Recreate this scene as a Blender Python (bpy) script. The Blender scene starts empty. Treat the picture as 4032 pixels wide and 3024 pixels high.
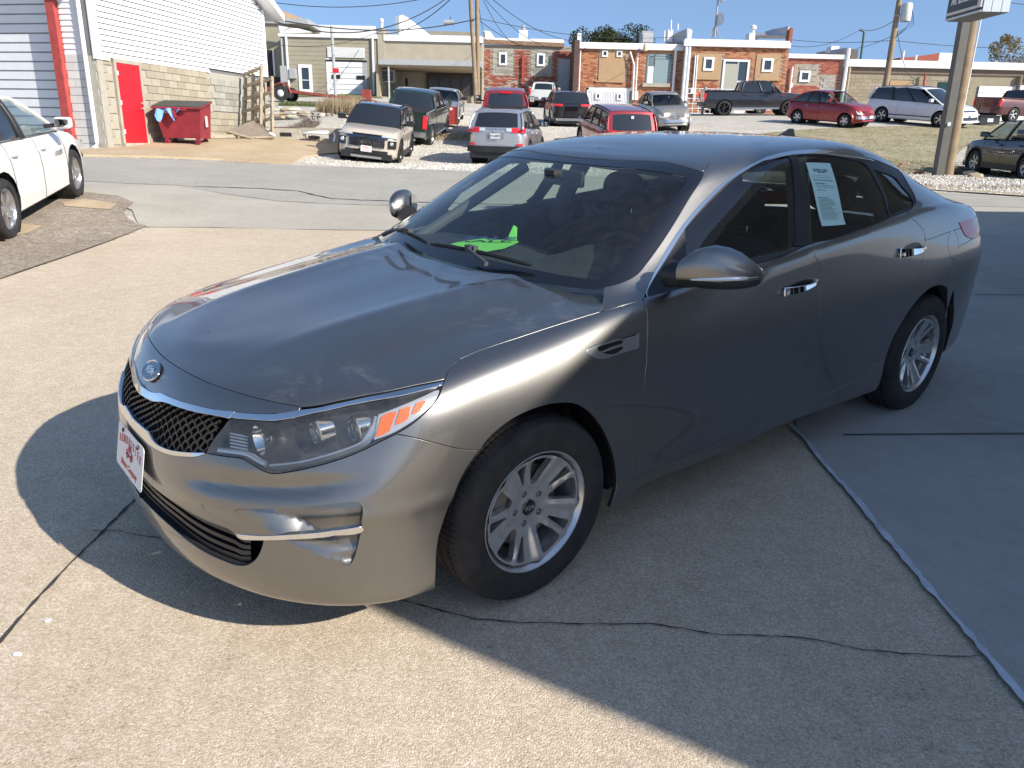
# A grey mid-size sedan parked on a dealer's lot, background lot of cars and brick buildings.
import bpy, bmesh, math, random
import numpy as np
from mathutils import Matrix, Vector
from mathutils.geometry import delaunay_2d_cdt
random.seed(7); np.random.seed(7)
sc = bpy.context.scene
COL = sc.collection
R = math.radians
# ---------------------------------------------------------------- camera
CAMR = np.array([0.9997354188139504, 0.0070137293566494355, 0.02190661930574024])
CAMU = np.array([-0.023002007931808018, 0.3048374592603019, 0.9521265835291172])
CAMF = np.array([0.0, 0.9523785649794073, -0.3049181348620717])
CAMC = np.array([0.0, 0.0, 1.629]); FPX = 3006.5
cd = bpy.data.cameras.new('camera'); cam = bpy.data.objects.new('camera', cd); COL.objects.link(cam)
cam.matrix_world = Matrix([[CAMR[i], CAMU[i], -CAMF[i], CAMC[i]] for i in range(3)] + [[0, 0, 0, 1]])
cd.sensor_width = 36; cd.lens = FPX / 4032 * 36; cd.clip_end = 3000; cd.clip_start = .05
sc.camera = cam
# car frame (x forward, y left, z up) to world
WM = np.array([[-0.7696031683860756, 0.6384633738298772, -0.008688123381029023], [-0.6374349823047805, -0.7690150836557698, -0.04787947831809968], [-0.037250591192862045, -0.03131008444063392, 0.9988153343176618]])
WO = np.array([1.5544389320474412, 2.621481103731244, 0.0])
GN = WM[:, 2]
def c2w(p): return (np.asarray(p, float) - WO) @ WM.T
CARM = Matrix([[*WM[i], float(-(WM @ WO)[i])] for i in range(3)] + [[0, 0, 0, 1]])
# ---------------------------------------------------------------- light
sun_car = np.array([-.46, 1.43, 1.0]); sun_dir = WM @ (sun_car / np.linalg.norm(sun_car))
elev = math.asin(sun_dir[2]); azim = math.atan2(sun_dir[0], sun_dir[1])
w = bpy.data.worlds.new('World'); sc.world = w; w.use_nodes = True
nt = w.node_tree; bg = nt.nodes['Background']
sky = nt.nodes.new('ShaderNodeTexSky'); sky.sky_type = 'NISHITA'; sky.sun_disc = False
sky.sun_elevation = elev; sky.sun_rotation = azim; sky.air_density = 1.0; sky.dust_density = .6; sky.ozone_density = 2.6; sky.altitude = 200
tc = nt.nodes.new('ShaderNodeTexCoord'); sx = nt.nodes.new('ShaderNodeSeparateXYZ'); ma = nt.nodes.new('ShaderNodeMath'); ma.operation = 'MULTIPLY_ADD'; ma.inputs[1].default_value = .78; ma.inputs[2].default_value = .20
cx = nt.nodes.new('ShaderNodeCombineXYZ'); nt.links.new(tc.outputs['Generated'], sx.inputs[0]); nt.links.new(sx.outputs[0], cx.inputs[0]); nt.links.new(sx.outputs[1], cx.inputs[1]); nt.links.new(sx.outputs[2], ma.inputs[0]); nt.links.new(ma.outputs[0], cx.inputs[2]); nt.links.new(cx.outputs[0], sky.inputs[0])
nt.links.new(sky.outputs[0], bg.inputs[0]); bg.inputs[1].default_value = .13
sl = bpy.data.lights.new('sun', 'SUN'); sl.energy = 4.8; sl.angle = R(.53); sl.color = (1, .93, .83)
so = bpy.data.objects.new('sun', sl); COL.objects.link(so)
so.rotation_euler = Vector(sun_dir).to_track_quat('Z', 'Y').to_euler()
sc.view_settings.view_transform = 'Standard'; sc.view_settings.look = 'None'; sc.view_settings.gamma = 1
sc.view_settings.use_curve_mapping = False; sc.view_settings.exposure = 0.62
# ---------------------------------------------------------------- materials
MATS = {}
class NB:
    def __init__(s, m): s.nt = m.node_tree; s.b = s.nt.nodes['Principled BSDF']; s.out = s.nt.nodes['Material Output']
    def n(s, t, **k):
        x = s.nt.nodes.new('ShaderNode' + t)
        for a, v in k.items():
            if a in x.inputs: x.inputs[a].default_value = v
            else: setattr(x, a, v)
        return x
    def l(s, a, b): s.nt.links.new(a, b)
    def coord(s, kind='Object', scale=(1, 1, 1), rot=(0, 0, 0), loc=(0, 0, 0)):
        t = s.n('TexCoord'); m = s.n('Mapping'); m.inputs['Scale'].default_value = scale; m.inputs['Rotation'].default_value = rot; m.inputs['Location'].default_value = loc
        s.l(t.outputs[kind], m.inputs[0]); return m.outputs[0]
    def geo(s, scale=(1, 1, 1), rot=(0, 0, 0)):
        t = s.n('NewGeometry'); m = s.n('Mapping'); m.inputs['Scale'].default_value = scale; m.inputs['Rotation'].default_value = rot
        s.l(t.outputs['Position'], m.inputs[0]); return m.outputs[0]
    def noise(s, co, scale, detail=3, rough=.55, dist=0):
        t = s.n('TexNoise', Scale=scale, Detail=detail, Roughness=rough, Distortion=dist); s.l(co, t.inputs['Vector']); return t.outputs['Fac']
    def vor(s, co, scale, out='Distance', feature='F1', rand=1):
        t = s.n('TexVoronoi', feature=feature); t.inputs['Scale'].default_value = scale; t.inputs['Randomness'].default_value = rand; s.l(co, t.inputs['Vector']); return t.outputs[out]
    def ramp(s, fac, stops):
        r = s.n('ValToRGB'); e = r.color_ramp.elements
        while len(e) < len(stops): e.new(.5)
        for q, (p, c) in zip(e, stops): q.position = p; q.color = (*c, 1) if len(c) == 3 else c
        s.l(fac, r.inputs[0]); return r.outputs[0]
    def mix(s, fac, a, b, mode='MIX'):
        m = s.n('Mix', data_type='RGBA', blend_type=mode)
        for v, i in ((fac, 0), (a, 6), (b, 7)):
            if isinstance(v, (int, float)): m.inputs[i].default_value = v
            elif isinstance(v, tuple): m.inputs[i].default_value = (*v, 1)
            else: s.l(v, m.inputs[i])
        return m.outputs[2]
    def math(s, op, a, b=0.0, clamp=False):
        m = s.n('Math', operation=op); m.use_clamp = clamp
        for v, i in ((a, 0), (b, 1)):
            if isinstance(v, (int, float)): m.inputs[i].default_value = v
            else: s.l(v, m.inputs[i])
        return m.outputs[0]
    def bump(s, h, strength=.3, dist=.01, prev=None):
        b = s.n('Bump', Strength=strength, Distance=dist); s.l(h, b.inputs['Height'])
        if prev is not None: s.l(prev, b.inputs['Normal'])
        return b.outputs[0]
def mat(name, col=(.5, .5, .5), rough=.6, metal=0, coat=0, spec=.5, fn=None, **kw):
    if name in MATS: return MATS[name]
    m = bpy.data.materials.new(name); m.use_nodes = True; n = NB(m); b = n.b
    b.inputs['Base Color'].default_value = (*col, 1); b.inputs['Roughness'].default_value = rough
    b.inputs['Metallic'].default_value = metal; b.inputs['Coat Weight'].default_value = coat; b.inputs['Coat Roughness'].default_value = .03
    b.inputs['Specular IOR Level'].default_value = spec
    for k, v in kw.items(): b.inputs[k.replace('_', ' ')].default_value = v
    if fn: fn(n)
    MATS[name] = m; return m
def soiled(col, amt=.25, sc_=6., bump=0., bs=60.):
    def f(n):
        co = n.geo(); f1 = n.noise(co, sc_, 4); f2 = n.noise(co, sc_ * 9, 3)
        k = n.math('ADD', n.math('MULTIPLY', f1, .7), n.math('MULTIPLY', f2, .3))
        lo = tuple(max(0, c * (1 - amt)) for c in col); hi = tuple(min(1, c * (1 + amt)) for c in col)
        n.l(n.ramp(k, [(.3, lo), (.7, hi)]), n.b.inputs['Base Color'])
        if bump: n.l(n.bump(n.noise(co, bs, 3), bump, .004), n.b.inputs['Normal'])
    return f
def dmat(name, col, rough=.7, amt=.2, sc_=5., bump=.0, bs=60., **k): return mat(name, col, rough, fn=soiled(col, amt, sc_, bump, bs), **k)
def carpaint(name, col, metal=.0, rough=.35, dust=.06, flake=0.):
    def f(n):
        co = n.geo()
        d = n.ramp(n.math('MULTIPLY', n.noise(co, 2.2, 6, .65, 1.2), n.noise(co, 9, 5, .6, .8)), [(.22, (0, 0, 0)), (.46, (1, 1, 1))])
        k = n.math('ADD', n.math('MULTIPLY', d, dust), dust * .25)
        n.l(n.mix(k, col, (.42, .40, .37)), n.b.inputs['Base Color'])
        n.l(n.math('ADD', n.math('MULTIPLY', k, .9), .02), n.b.inputs['Coat Roughness'])
        if flake:
            v = n.n('TexVoronoi'); v.inputs['Scale'].default_value = 900; n.l(co, v.inputs['Vector'])
            r = n.math('ADD', n.math('MULTIPLY', v.outputs['Color'], flake), rough - flake / 2)
            n.l(r, n.b.inputs['Roughness'])
    return mat(name, col, rough, metal, 1.0, fn=f)
def glassmat(name, tint, refl=1.0, haze=None, hz=.0):
    if name in MATS: return MATS[name]
    m = bpy.data.materials.new(name); m.use_nodes = True; n = NB(m); n.nt.nodes.remove(n.b)
    tr = n.n('BsdfTransparent'); tr.inputs[0].default_value = (*tint, 1)
    gl = n.n('BsdfGlossy'); gl.inputs['Roughness'].default_value = .01; gl.inputs[0].default_value = (refl, refl, refl, 1)
    lw = n.n('LayerWeight', Blend=.5); p5_ = n.math('POWER', lw.outputs['Facing'], 5.0); fr_ = n.math('ADD', n.math('MULTIPLY', p5_, .92), .075); mx = n.n('MixShader'); n.l(fr_, mx.inputs[0]); n.l(tr.outputs[0], mx.inputs[1]); n.l(gl.outputs[0], mx.inputs[2])
    o = mx.outputs[0]
    if haze:
        df = n.n('BsdfDiffuse'); df.inputs[0].default_value = (*haze, 1); co = n.geo()
        k = n.ramp(n.noise(co, 11, 6, .7, 1.5), [(.40, (hz * .35,) * 3), (.72, (hz,) * 3)])
        m2 = n.n('MixShader'); n.l(k, m2.inputs[0]); n.l(o, m2.inputs[1]); n.l(df.outputs[0], m2.inputs[2]); o = m2.outputs[0]
    n.l(o, n.out.inputs['Surface']); MATS[name] = m; return m
paint = carpaint('grey metallic paint', (.215, .211, .202), .95, .37, .10, .10)
def hood_fn(n):
    co = n.geo(); sm = n.noise(co, 3.0, 8, .68, 3.5); pt = n.noise(co, 1.7, 3, .5, .6); st = n.noise(n.geo((3, 14, 6), (0, 0, .8)), 3.2, 6, .7, 2.2)
    k = n.math('MULTIPLY', n.math('MULTIPLY', n.ramp(sm, [(.50, (0, 0, 0)), (.60, (1, 1, 1))]), n.ramp(pt, [(.44, (0, 0, 0)), (.62, (1, 1, 1))])), n.ramp(st, [(.40, (.15, .15, .15)), (.62, (1, 1, 1))]))
    k = n.math('ADD', n.math('MULTIPLY', k, .11), .02)
    n.l(n.mix(k, (.215, .211, .202), (.50, .47, .43)), n.b.inputs['Base Color']); n.l(n.math('ADD', n.math('MULTIPLY', k, 1.2), .02), n.b.inputs['Coat Roughness']); n.l(n.math('SUBTRACT', .95, n.math('MULTIPLY', k, 1.5)), n.b.inputs['Metallic'])
paint_hood = mat('grey metallic paint with wiped dust', (.215, .211, .202), .37, .95, 1.0, fn=hood_fn)
chrome = mat('chrome', (.78, .78, .78), .08, 1.0)
satin = mat('satin silver', (.55, .56, .58), .28, .9)
blackp = dmat('black plastic', (.018, .018, .020), .45, .35, 8)
blackm = dmat('matt black', (.010, .010, .012), .75, .3, 8)
gloss_black = mat('gloss black', (.008, .008, .010), .12, 0, 1.0)
glass_ws = glassmat('windshield glass', (.78, .86, .82), 1, (.45, .42, .38), .035)
glass_sd = glassmat('side glass', (.72, .80, .75), 1, (.4, .38, .35), .03)
glass_dk = glassmat('privacy glass', (.10, .12, .12), 1)
glass_bd = mat('building glass', (.03, .04, .05), .06, 0, 0, .8)
interior = dmat('dark interior trim', (.022, .022, .024), .7, .3, 20)
seatm = dmat('black seat fabric', (.016, .016, .018), .85, .3, 20)
def rubber_fn(n):
    co = n.coord('Object'); f = n.noise(co, 14, 4)
    n.l(n.ramp(f, [(.3, (.012, .012, .013)), (.75, (.035, .033, .030))]), n.b.inputs['Base Color'])
    n.l(n.bump(n.noise(co, 160, 2), .12, .002), n.b.inputs['Normal'])
rubber = mat('tyre rubber', (.02, .02, .02), .78, fn=rubber_fn)
alloy = mat('silver alloy', (.50, .49, .47), .30, .85, fn=lambda n: n.l(n.ramp(n.noise(n.coord('Object'), 30, 4), [(.3, (.60, .59, .58)), (.7, (.76, .75, .73))]), n.b.inputs['Base Color']))
disc = mat('cast iron disc', (.22, .20, .18), .45, .8)
red_lens = mat('red lamp lens', (.68, .02, .03), .25, 0, .35)
amber = mat('amber reflector', (.72, .13, .0), .4, 0, .05, fn=lambda n: n.l(n.bump(n.vor(n.coord('Object'), 220), .6, .002), n.b.inputs['Normal']))
white_lens = mat('clear lamp lens', (.75, .76, .76), .1, .3, 1.0)
# ---------------------------------------------------------------- object helpers
def link(o, parent=None):
    COL.objects.link(o)
    if parent is not None: o.parent = parent
    return o
def props(o, label=None, cat=None, group=None, kind=None):
    if label: o['label'] = label
    if cat: o['category'] = cat
    if group: o['group'] = group
    if kind: o['kind'] = kind
    return o
def thing(name, label, cat, loc=(0, 0, 0), rotz=0, group=None, mw=None):
    o = bpy.data.objects.new(name, None); COL.objects.link(o); o.empty_display_size = .3
    if mw is not None: o.matrix_world = mw
    else: o.location = loc; o.rotation_euler = (0, 0, rotz)
    return props(o, label, cat, group)
def mesh(name, V, F, m=None, parent=None, smooth=False, normals=None):
    me = bpy.data.meshes.new(name); me.from_pydata([tuple(map(float, v)) for v in V], [], [tuple(map(int, f)) for f in F]); 
    if m is not None:
        for q in (m if isinstance(m, (list, tuple)) else [m]): me.materials.append(q)
    if smooth or normals is not None: me.polygons.foreach_set('use_smooth', [True] * len(me.polygons))
    me.update()
    if normals is not None: me.normals_split_custom_set_from_vertices([tuple(map(float, q)) for q in normals])
    return link(bpy.data.objects.new(name, me), parent)
class MB:
    "collects simple solids into one mesh"
    def __init__(s): s.V = []; s.F = []; s.M = []; s.mi = 0
    def add(s, V, F):
        k = len(s.V); s.V += [tuple(v) for v in V]; s.F += [tuple(k + i for i in f) for f in F]; s.M += [s.mi] * len(F); return s
    def box(s, a, b, rz=0, piv=None):
        x0, y0, z0 = a; x1, y1, z1 = b
        V = [(x, y, z) for z in (z0, z1) for x, y in ((x0, y0), (x1, y0), (x1, y1), (x0, y1))]
        if rz:
            px, py = piv or ((x0 + x1) / 2, (y0 + y1) / 2); c, d = math.cos(rz), math.sin(rz)
            V = [(px + (x - px) * c - (y - py) * d, py + (x - px) * d + (y - py) * c, z) for x, y, z in V]
        return s.add(V, [(0, 3, 2, 1), (4, 5, 6, 7), (0, 1, 5, 4), (1, 2, 6, 5), (2, 3, 7, 6), (3, 0, 4, 7)])
    def hexa(s, V8): return s.add(V8, [(0, 3, 2, 1), (4, 5, 6, 7), (0, 1, 5, 4), (1, 2, 6, 5), (2, 3, 7, 6), (3, 0, 4, 7)])
    def tube(s, pts, r, n=8, cap=True):
        pts = [np.array(p, float) for p in pts]; rr = r if hasattr(r, '__len__') else [r] * len(pts); V = []; up = np.array([0, 0, 1.])
        for i, p in enumerate(pts):
            t = pts[min(i + 1, len(pts) - 1)] - pts[max(i - 1, 0)]; t /= (np.linalg.norm(t) + 1e-9)
            a = np.cross(t, up if abs(t[2]) < .95 else np.array([1., 0, 0])); a /= np.linalg.norm(a) + 1e-9; b = np.cross(t, a)
            V += [tuple(p + rr[i] * (a * math.cos(2 * math.pi * k / n) + b * math.sin(2 * math.pi * k / n))) for k in range(n)]
        F = [(i * n + k, i * n + (k + 1) % n, (i + 1) * n + (k + 1) % n, (i + 1) * n + k) for i in range(len(pts) - 1) for k in range(n)]
        if cap: F += [tuple(range(n))[::-1], tuple((len(pts) - 1) * n + k for k in range(n))]
        return s.add(V, F)
    def lathe(s, prof, n=32, axis='z', c=(0, 0, 0)):
        "prof: (radius, height)"
        V = []
        for r, h in prof:
            for k in range(n):
                a = 2 * math.pi * k / n; x, y = r * math.cos(a), r * math.sin(a)
                V.append({'z': (c[0] + x, c[1] + y, c[2] + h), 'y': (c[0] + x, c[1] + h, c[2] + y), 'x': (c[0] + h, c[1] + x, c[2] + y)}[axis])
        F = [(i * n + k, i * n + (k + 1) % n, (i + 1) * n + (k + 1) % n, (i + 1) * n + k) for i in range(len(prof) - 1) for k in range(n)]
        return s.add(V, F)
    def prism(s, poly, h0, h1, axis='z', o=(0, 0, 0)):
        n = len(poly)
        def P(a, b, h): return {'z': (o[0] + a, o[1] + b, o[2] + h), 'y': (o[0] + a, o[1] + h, o[2] + b), 'x': (o[0] + h, o[1] + a, o[2] + b)}[axis]
        V = [P(a, b, h0) for a, b in poly] + [P(a, b, h1) for a, b in poly]
        return s.add(V, [tuple(range(n))[::-1], tuple(range(n, 2 * n))] + [(i, (i + 1) % n, n + (i + 1) % n, n + i) for i in range(n)])
    def build(s, name, m=None, parent=None, smooth=False, fix=True):
        o = mesh(name, s.V, s.F, m, parent, smooth)
        if isinstance(m, (list, tuple)): o.data.polygons.foreach_set('material_index', s.M)
        if fix:
            bm = bmesh.new(); bm.from_mesh(o.data); bmesh.ops.recalc_face_normals(bm, faces=bm.faces); bm.to_mesh(o.data); bm.free()
        if smooth:
            o.data.set_sharp_from_angle(angle=R(38))
        return o
def text_obj(s, size, m, parent=None, name='lettering', depth=.002, align='CENTER', sx=1., shear=0, bold=0.):
    cu = bpy.data.curves.new('t', 'FONT'); cu.body = s; cu.size = size; cu.extrude = depth; cu.align_x = align; cu.align_y = 'CENTER'; cu.shear = shear; cu.offset = bold; cu.resolution_u = 3
    o = bpy.data.objects.new('t', cu); COL.objects.link(o); bpy.context.view_layer.update()
    me = bpy.data.meshes.new_from_object(o.evaluated_get(bpy.context.evaluated_depsgraph_get())); bpy.data.objects.remove(o)
    me.name = name; me.materials.clear(); me.materials.append(m)
    if sx != 1: me.transform(Matrix.Diagonal((sx, 1, 1, 1)))
    return link(bpy.data.objects.new(name, me), parent)
def frame_mat(o, x, z):
    "matrix with local x axis, local z (normal) axis, at point o"
    x = Vector(x).normalized(); z = Vector(z).normalized(); y = z.cross(x).normalized(); x = y.cross(z)
    return Matrix([[x[i], y[i], z[i], o[i]] for i in range(3)] + [[0, 0, 0, 1]])

# ================================================================ TERRAIN
TC = [(x, y, 0.) for x in (-3, 0, 3, 8, 14) for y in (-6, 1, 7, 12, 16)] + [(-6, -2, .05), (-8, 3, .15), (-6.4, 11, .22), (-6.9, 8.4, .12), (-3.6, 10, .0), (-2.5, 18, 0), (2, 20, 0), (6, 19, 0),
 (-8.7, 16.8, .12), (-5.7, 19, -.03), (-11.0, 21.4, .20), (-11.2, 22.9, .22), (-9.5, 30.5, .35), (-9.8, 24.4, .32), (-9.3, 26.9, .26), (-7.6, 26.5, .19), (-6.2, 27, .15), (-8.2, 33, .70), (-10, 34, .68), (-12.5, 45, 1.25), (-8.3, 19.5, .05), (-7, 21, -.06),
 (-4.5, 25.6, -.25), (-4.5, 24.0, -.20), (-.3, 27, -.38), (-.2, 25.2, -.30), (-4.2, 33.1, .01), (-3.7, 39.4, .62), (-.5, 33.8, .12), (2.5, 42.5, .36), (3.7, 31.8, -.30), (6.85, 38.4, .42), (13.9, 48.2, .90), (15.5, 40.3, .62), (20.5, 41.3, .68),
 (15.4, 24, -.44), (15.3, 26, -.42), (12, 22, -.22), (9, 17, -.08), (15, 19, -.2), (31.4, 50.7, .64), (-2.5, 64, 1.1), (5, 64, 1.0), (13, 62, .78), (24, 60, .83), (-12.5, 60, 1.79),
 (-16, 58, 1.56), (-13.7, 48, 1.3), (1.8, 58, 1.1), (40, 62, .4), (-14, 33, .4), (-20, 30, .6), (-20, 15, .5), (-15, 20, .3), (20, 27, -.3), (-30, 60, 1.8), (60, 60, 0), (-25, 0, .4), (30, 5, -.3), (0, -25, 0), (30, -25, -.2), (-30, -25, .5), (0, 90, 1.2), (-40, 90, 1.5), (60, 90, .5)]
_P = np.array([q[:2] for q in TC], float); _r = np.array([q[2] for q in TC])
def _U(d): return np.where(d > 1e-9, d * d * np.log(d + 1e-12), 0)
_K = _U(np.hypot(_P[:, None, 0] - _P[None, :, 0], _P[:, None, 1] - _P[None, :, 1])) + np.eye(len(_P)) * 1.
_A = np.block([[_K, np.c_[np.ones(len(_P)), _P]], [np.c_[np.ones(len(_P)), _P].T, np.zeros((3, 3))]])
_w = np.linalg.solve(_A, np.r_[_r, 0, 0, 0])
def ground_z(x, y):
    x = np.asarray(x, float); y = np.asarray(y, float); sh = x.shape; x = x.ravel(); y = y.ravel(); out = np.zeros(len(x))
    for i in range(0, len(x), 4000):
        X, Y = x[i:i + 4000], y[i:i + 4000]
        res = _U(np.hypot(X[:, None] - _P[:, 0], Y[:, None] - _P[:, 1])) @ _w[:len(_P)] + _w[len(_P)] + _w[len(_P) + 1] * X + _w[len(_P) + 2] * Y
        near = np.clip((np.hypot(np.maximum(0, np.abs(X - 2) - 4), np.maximum(0, np.abs(Y - 3) - 6))) / 4, 0, 1); near = near * near * (3 - 2 * near)
        out[i:i + 4000] = res * near
    return ((0.00868812 * x + 0.04787948 * y) / 0.99881533 + out).reshape(sh)
def gz(x, y): return float(ground_z(np.array([x]), np.array([y]))[0])

# ================================================================ GROUND
def ground_mat(name, stops, scale=1., bump=.5, peb=90., dark=None, rough=.9, big=.35, pebamt=.5, bdist=.006):
    def f(n):
        co = n.geo(); p = n.vor(co, peb * scale, 'Color'); sp = n.math('MULTIPLY', n.n('SeparateColor').outputs[0], 1)
        s_ = n.n('SeparateColor'); n.l(p, s_.inputs[0]); b_ = n.noise(co, .9, 5, .6, .4); m_ = n.noise(co, 11, 4, .6); fine = n.noise(co, 150 * scale, 2)
        k = n.math('ADD', n.math('ADD', n.math('MULTIPLY', b_, big), n.math('MULTIPLY', m_, .30)), n.math('ADD', n.math('MULTIPLY', s_.outputs[0], pebamt * .5), n.math('MULTIPLY', fine, .35 - big * .3)))
        n.l(n.ramp(k, stops), n.b.inputs['Base Color'])
        d = n.vor(co, peb * scale); h = n.math('ADD', n.math('MULTIPLY', d, -1.0), n.math('MULTIPLY', fine, .5)); n.l(n.bump(h, bump, bdist), n.b.inputs['Normal'])
    return mat(name, stops[0][1], rough, fn=f, spec=.25)
M_aggr = ground_mat('exposed aggregate concrete', [(.28, (.17, .13, .09)), (.42, (.42, .34, .245)), (.62, (.51, .42, .31)), (.82, (.66, .57, .45))], peb=170, bump=.38, pebamt=.75, bdist=.006, big=.30)
M_slab = ground_mat('smooth concrete slab', [(.30, (.26, .25, .225)), (.55, (.37, .355, .325)), (.8, (.46, .445, .41))], peb=200, bump=.2, pebamt=.22, big=.6)
M_apron = ground_mat('worn street concrete', [(.30, (.31, .285, .235)), (.55, (.40, .37, .31)), (.8, (.48, .45, .38))], peb=110, bump=.25, pebamt=.2, big=.55)
M_road = ground_mat('grey asphalt street', [(.30, (.24, .23, .195)), (.52, (.34, .325, .28)), (.8, (.45, .43, .375))], peb=60, bump=.4, pebamt=.45)
M_gravel = ground_mat('white limestone gravel', [(.28, (.16, .135, .10)), (.42, (.33, .30, .24)), (.60, (.48, .445, .38)), (.82, (.68, .65, .58))], peb=22, bump=1., pebamt=.65, bdist=.02)
M_patch = ground_mat('brown gravel strip', [(.30, (.11, .085, .062)), (.48, (.235, .19, .145)), (.62, (.30, .25, .195)), (.84, (.48, .43, .36))], peb=45, bump=.9, pebamt=.6, bdist=.012)
M_pad = ground_mat('sandy concrete driveway', [(.30, (.29, .22, .14)), (.55, (.41, .32, .205)), (.8, (.50, .41, .29))], peb=60, bump=.25, pebamt=.25, big=.55)
M_grass = ground_mat('dry thin grass', [(.30, (.09, .085, .035)), (.45, (.20, .18, .085)), (.60, (.36, .31, .19)), (.82, (.50, .46, .35))], peb=14, bump=1., pebamt=.5, bdist=.03)
M_green = ground_mat('green verge grass', [(.30, (.05, .06, .02)), (.5, (.13, .14, .05)), (.65, (.24, .22, .10)), (.85, (.40, .36, .24))], peb=14, bump=1., pebamt=.5, bdist=.03)
def structure(o): o['kind'] = 'structure'; return o
def sheet_(name, poly, m, lift=.004, step=.5, thick=0.):
    P = np.array(poly, float); L = []
    for i in range(len(P)):
        a, b = P[i], P[(i + 1) % len(P)]; k = max(1, int(np.hypot(*(b - a)) / step)); L += [a + (b - a) * t for t in np.arange(k) / k]
    L = np.array(L); x0, y0 = P.min(0); x1, y1 = P.max(0)
    gx, gy = np.meshgrid(np.arange(x0 + step / 2, x1, step), np.arange(y0 + step / 2, y1, step)); g = np.stack([gx.ravel(), gy.ravel()], 1); g = g[inside(L, g)]
    if len(g):
        keep = np.ones(len(g), bool)
        for i in range(0, len(g), 500): keep[i:i + 500] = np.hypot(g[i:i + 500, None, 0] - L[None, :, 0], g[i:i + 500, None, 1] - L[None, :, 1]).min(1) > step * .4
        g = g[keep]
    pts = np.vstack([L, g]); n = len(L); r = delaunay_2d_cdt([Vector(q) for q in pts], [(i, (i + 1) % n) for i in range(n)], [], 1, 1e-5)
    V = [(q[0], q[1]) for q in r[0]]; A = np.array(V); Z = ground_z(A[:, 0], A[:, 1]) + lift
    V = [(a, b, z) for (a, b), z in zip(V, Z)]; F = []
    for t in r[2]:
        a, b, c = [np.array(V[i]) for i in t[:3]]
        F.append(tuple(t) if np.cross(b - a, c - a)[2] > 0 else tuple(t)[::-1])
    if thick:
        k = len(V); V += [(a[0], a[1], gz(a[0], a[1]) + lift) for a in L] + [(a[0], a[1], gz(a[0], a[1]) + lift - thick) for a in L]; F += [(k + i, k + (i + 1) % n, k + n + (i + 1) % n, k + n + i) for i in range(n)]
    return structure(mesh(name, V, F, m, None, True if not thick else False))
def inside(poly, pts):
    x, y = pts[:, 0], pts[:, 1]; r = np.zeros(len(pts), bool); n = len(poly)
    for i in range(n):
        x0, y0 = poly[i]; x1, y1 = poly[(i + 1) % n]
        if y0 == y1: continue
        r ^= ((y0 > y) != (y1 > y)) & (x < (x1 - x0) * (y - y0) / (y1 - y0) + x0)
    return r
# terrain: one sheet out to the horizon
xs = np.concatenate([-np.geomspace(1500, 60, 9), np.arange(-56, 66, 1.0), np.geomspace(70, 1500, 9)]); ys = np.concatenate([-np.geomspace(1500, 45, 9), np.arange(-40, 92, 1.0), np.geomspace(95, 1500, 9)])
XX, YY = np.meshgrid(xs, ys); cx_, cy_ = np.clip(XX, -55, 65), np.clip(YY, -40, 90); ZZ = ground_z(cx_, cy_); far = np.hypot(XX - cx_, YY - cy_); ZZ = ZZ - np.clip(far / 400, 0, 1) * 1.0
nx = len(xs); V = np.stack([XX.ravel(), YY.ravel(), ZZ.ravel()], 1); F = [(j * nx + i, j * nx + i + 1, (j + 1) * nx + i + 1, (j + 1) * nx + i) for j in range(len(ys) - 1) for i in range(nx - 1)]
structure(mesh('ground', V, F, M_gravel, None, True))
A_ = [(-4.67, 6.85), (-4.66, 7.25), (-4.64, 7.86), (-4.64, 8.72), (-4.59, 9.78)]
lot_far = [(-3.90, 9.97), (-2.48, 10.00), (-0.68, 10.07)]
near_poly = [(-30, -25), (26, -25), (26, 9.5)] + [(9.5, 11.3), (4.0, 11.4)] + lot_far[::-1] + A_[::-1] + [(-9, 3.5), (-30, -2)]
sheet_('parking_lot', near_poly, M_aggr, .006, 1.)
rf = [(-11.99, 18.39), (-10.45, 19.11), (-9.06, 19.72), (-7.58, 20.38), (-5.87, 20.65), (-4.29, 20.56), (-0.94, 18.51), (3.80, 16.91), (7.82, 15.79), (9.48, 14.71)]
rm = [(-6.66, 13.37), (-5.82, 13.60), (-4.82, 12.82), (-3.79, 12.43), (-1.58, 12.44), (0.62, 12.32)]
sheet_('street', [(-40, 17.3)] + rf + [(40, 12.6), (40, 9.0), (9.5, 11.25)] + lot_far[::-1] + [(-4.72, 9.69), (-5.26, 10.66), (-6.21, 11.46), (-7.28, 11.01)] + [(-40, 14.0)], M_apron, .012, .7)
sheet_('asphalt_street', [(-40, 17.3)] + rf + [(40, 12.6), (40, 11.2), (9, 13.2), (3, 13.6)] + rm[::-1] + [(-40, 15.1)], M_road, .017, .7)
sheet_('gravel_strip', [(-4.65, 6.82), (-4.66, 7.25), (-4.64, 7.86), (-4.63, 8.75), (-4.66, 9.78), (-4.80, 9.81), (-5.13, 10.20), (-5.31, 10.52), (-5.47, 11.16), (-5.93, 11.65), (-6.44, 11.76), (-7.4, 11.6), (-13, 11), (-13, 4)], M_patch, .020, .5)
for k, q in enumerate(([(-6.24, 10.72), (-6.12, 11.08), (-5.58, 10.91), (-5.48, 10.49), (-6.06, 10.45)], [(-6.23, 9.07), (-5.99, 9.31), (-5.67, 9.26), (-5.60, 8.84), (-5.70, 8.49), (-5.94, 8.55)])):
    sheet_('concrete_patch', q, M_pad, .026, .4)
sheet_('driveway', [(-11.36, 20.65), (-11.36, 22.15), (-11.20, 23.61), (-9.74, 24.09), (-8.90, 25.71), (-8.17, 27.25), (-6.83, 27.59), (-6.05, 26.93), (-5.54, 25.61), (-6.00, 24.12), (-6.22, 23.10), (-6.01, 21.15), (-7.75, 20.86), (-9.26, 20.17), (-10.63, 19.45)], M_pad, .05, .5, .07)
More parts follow.
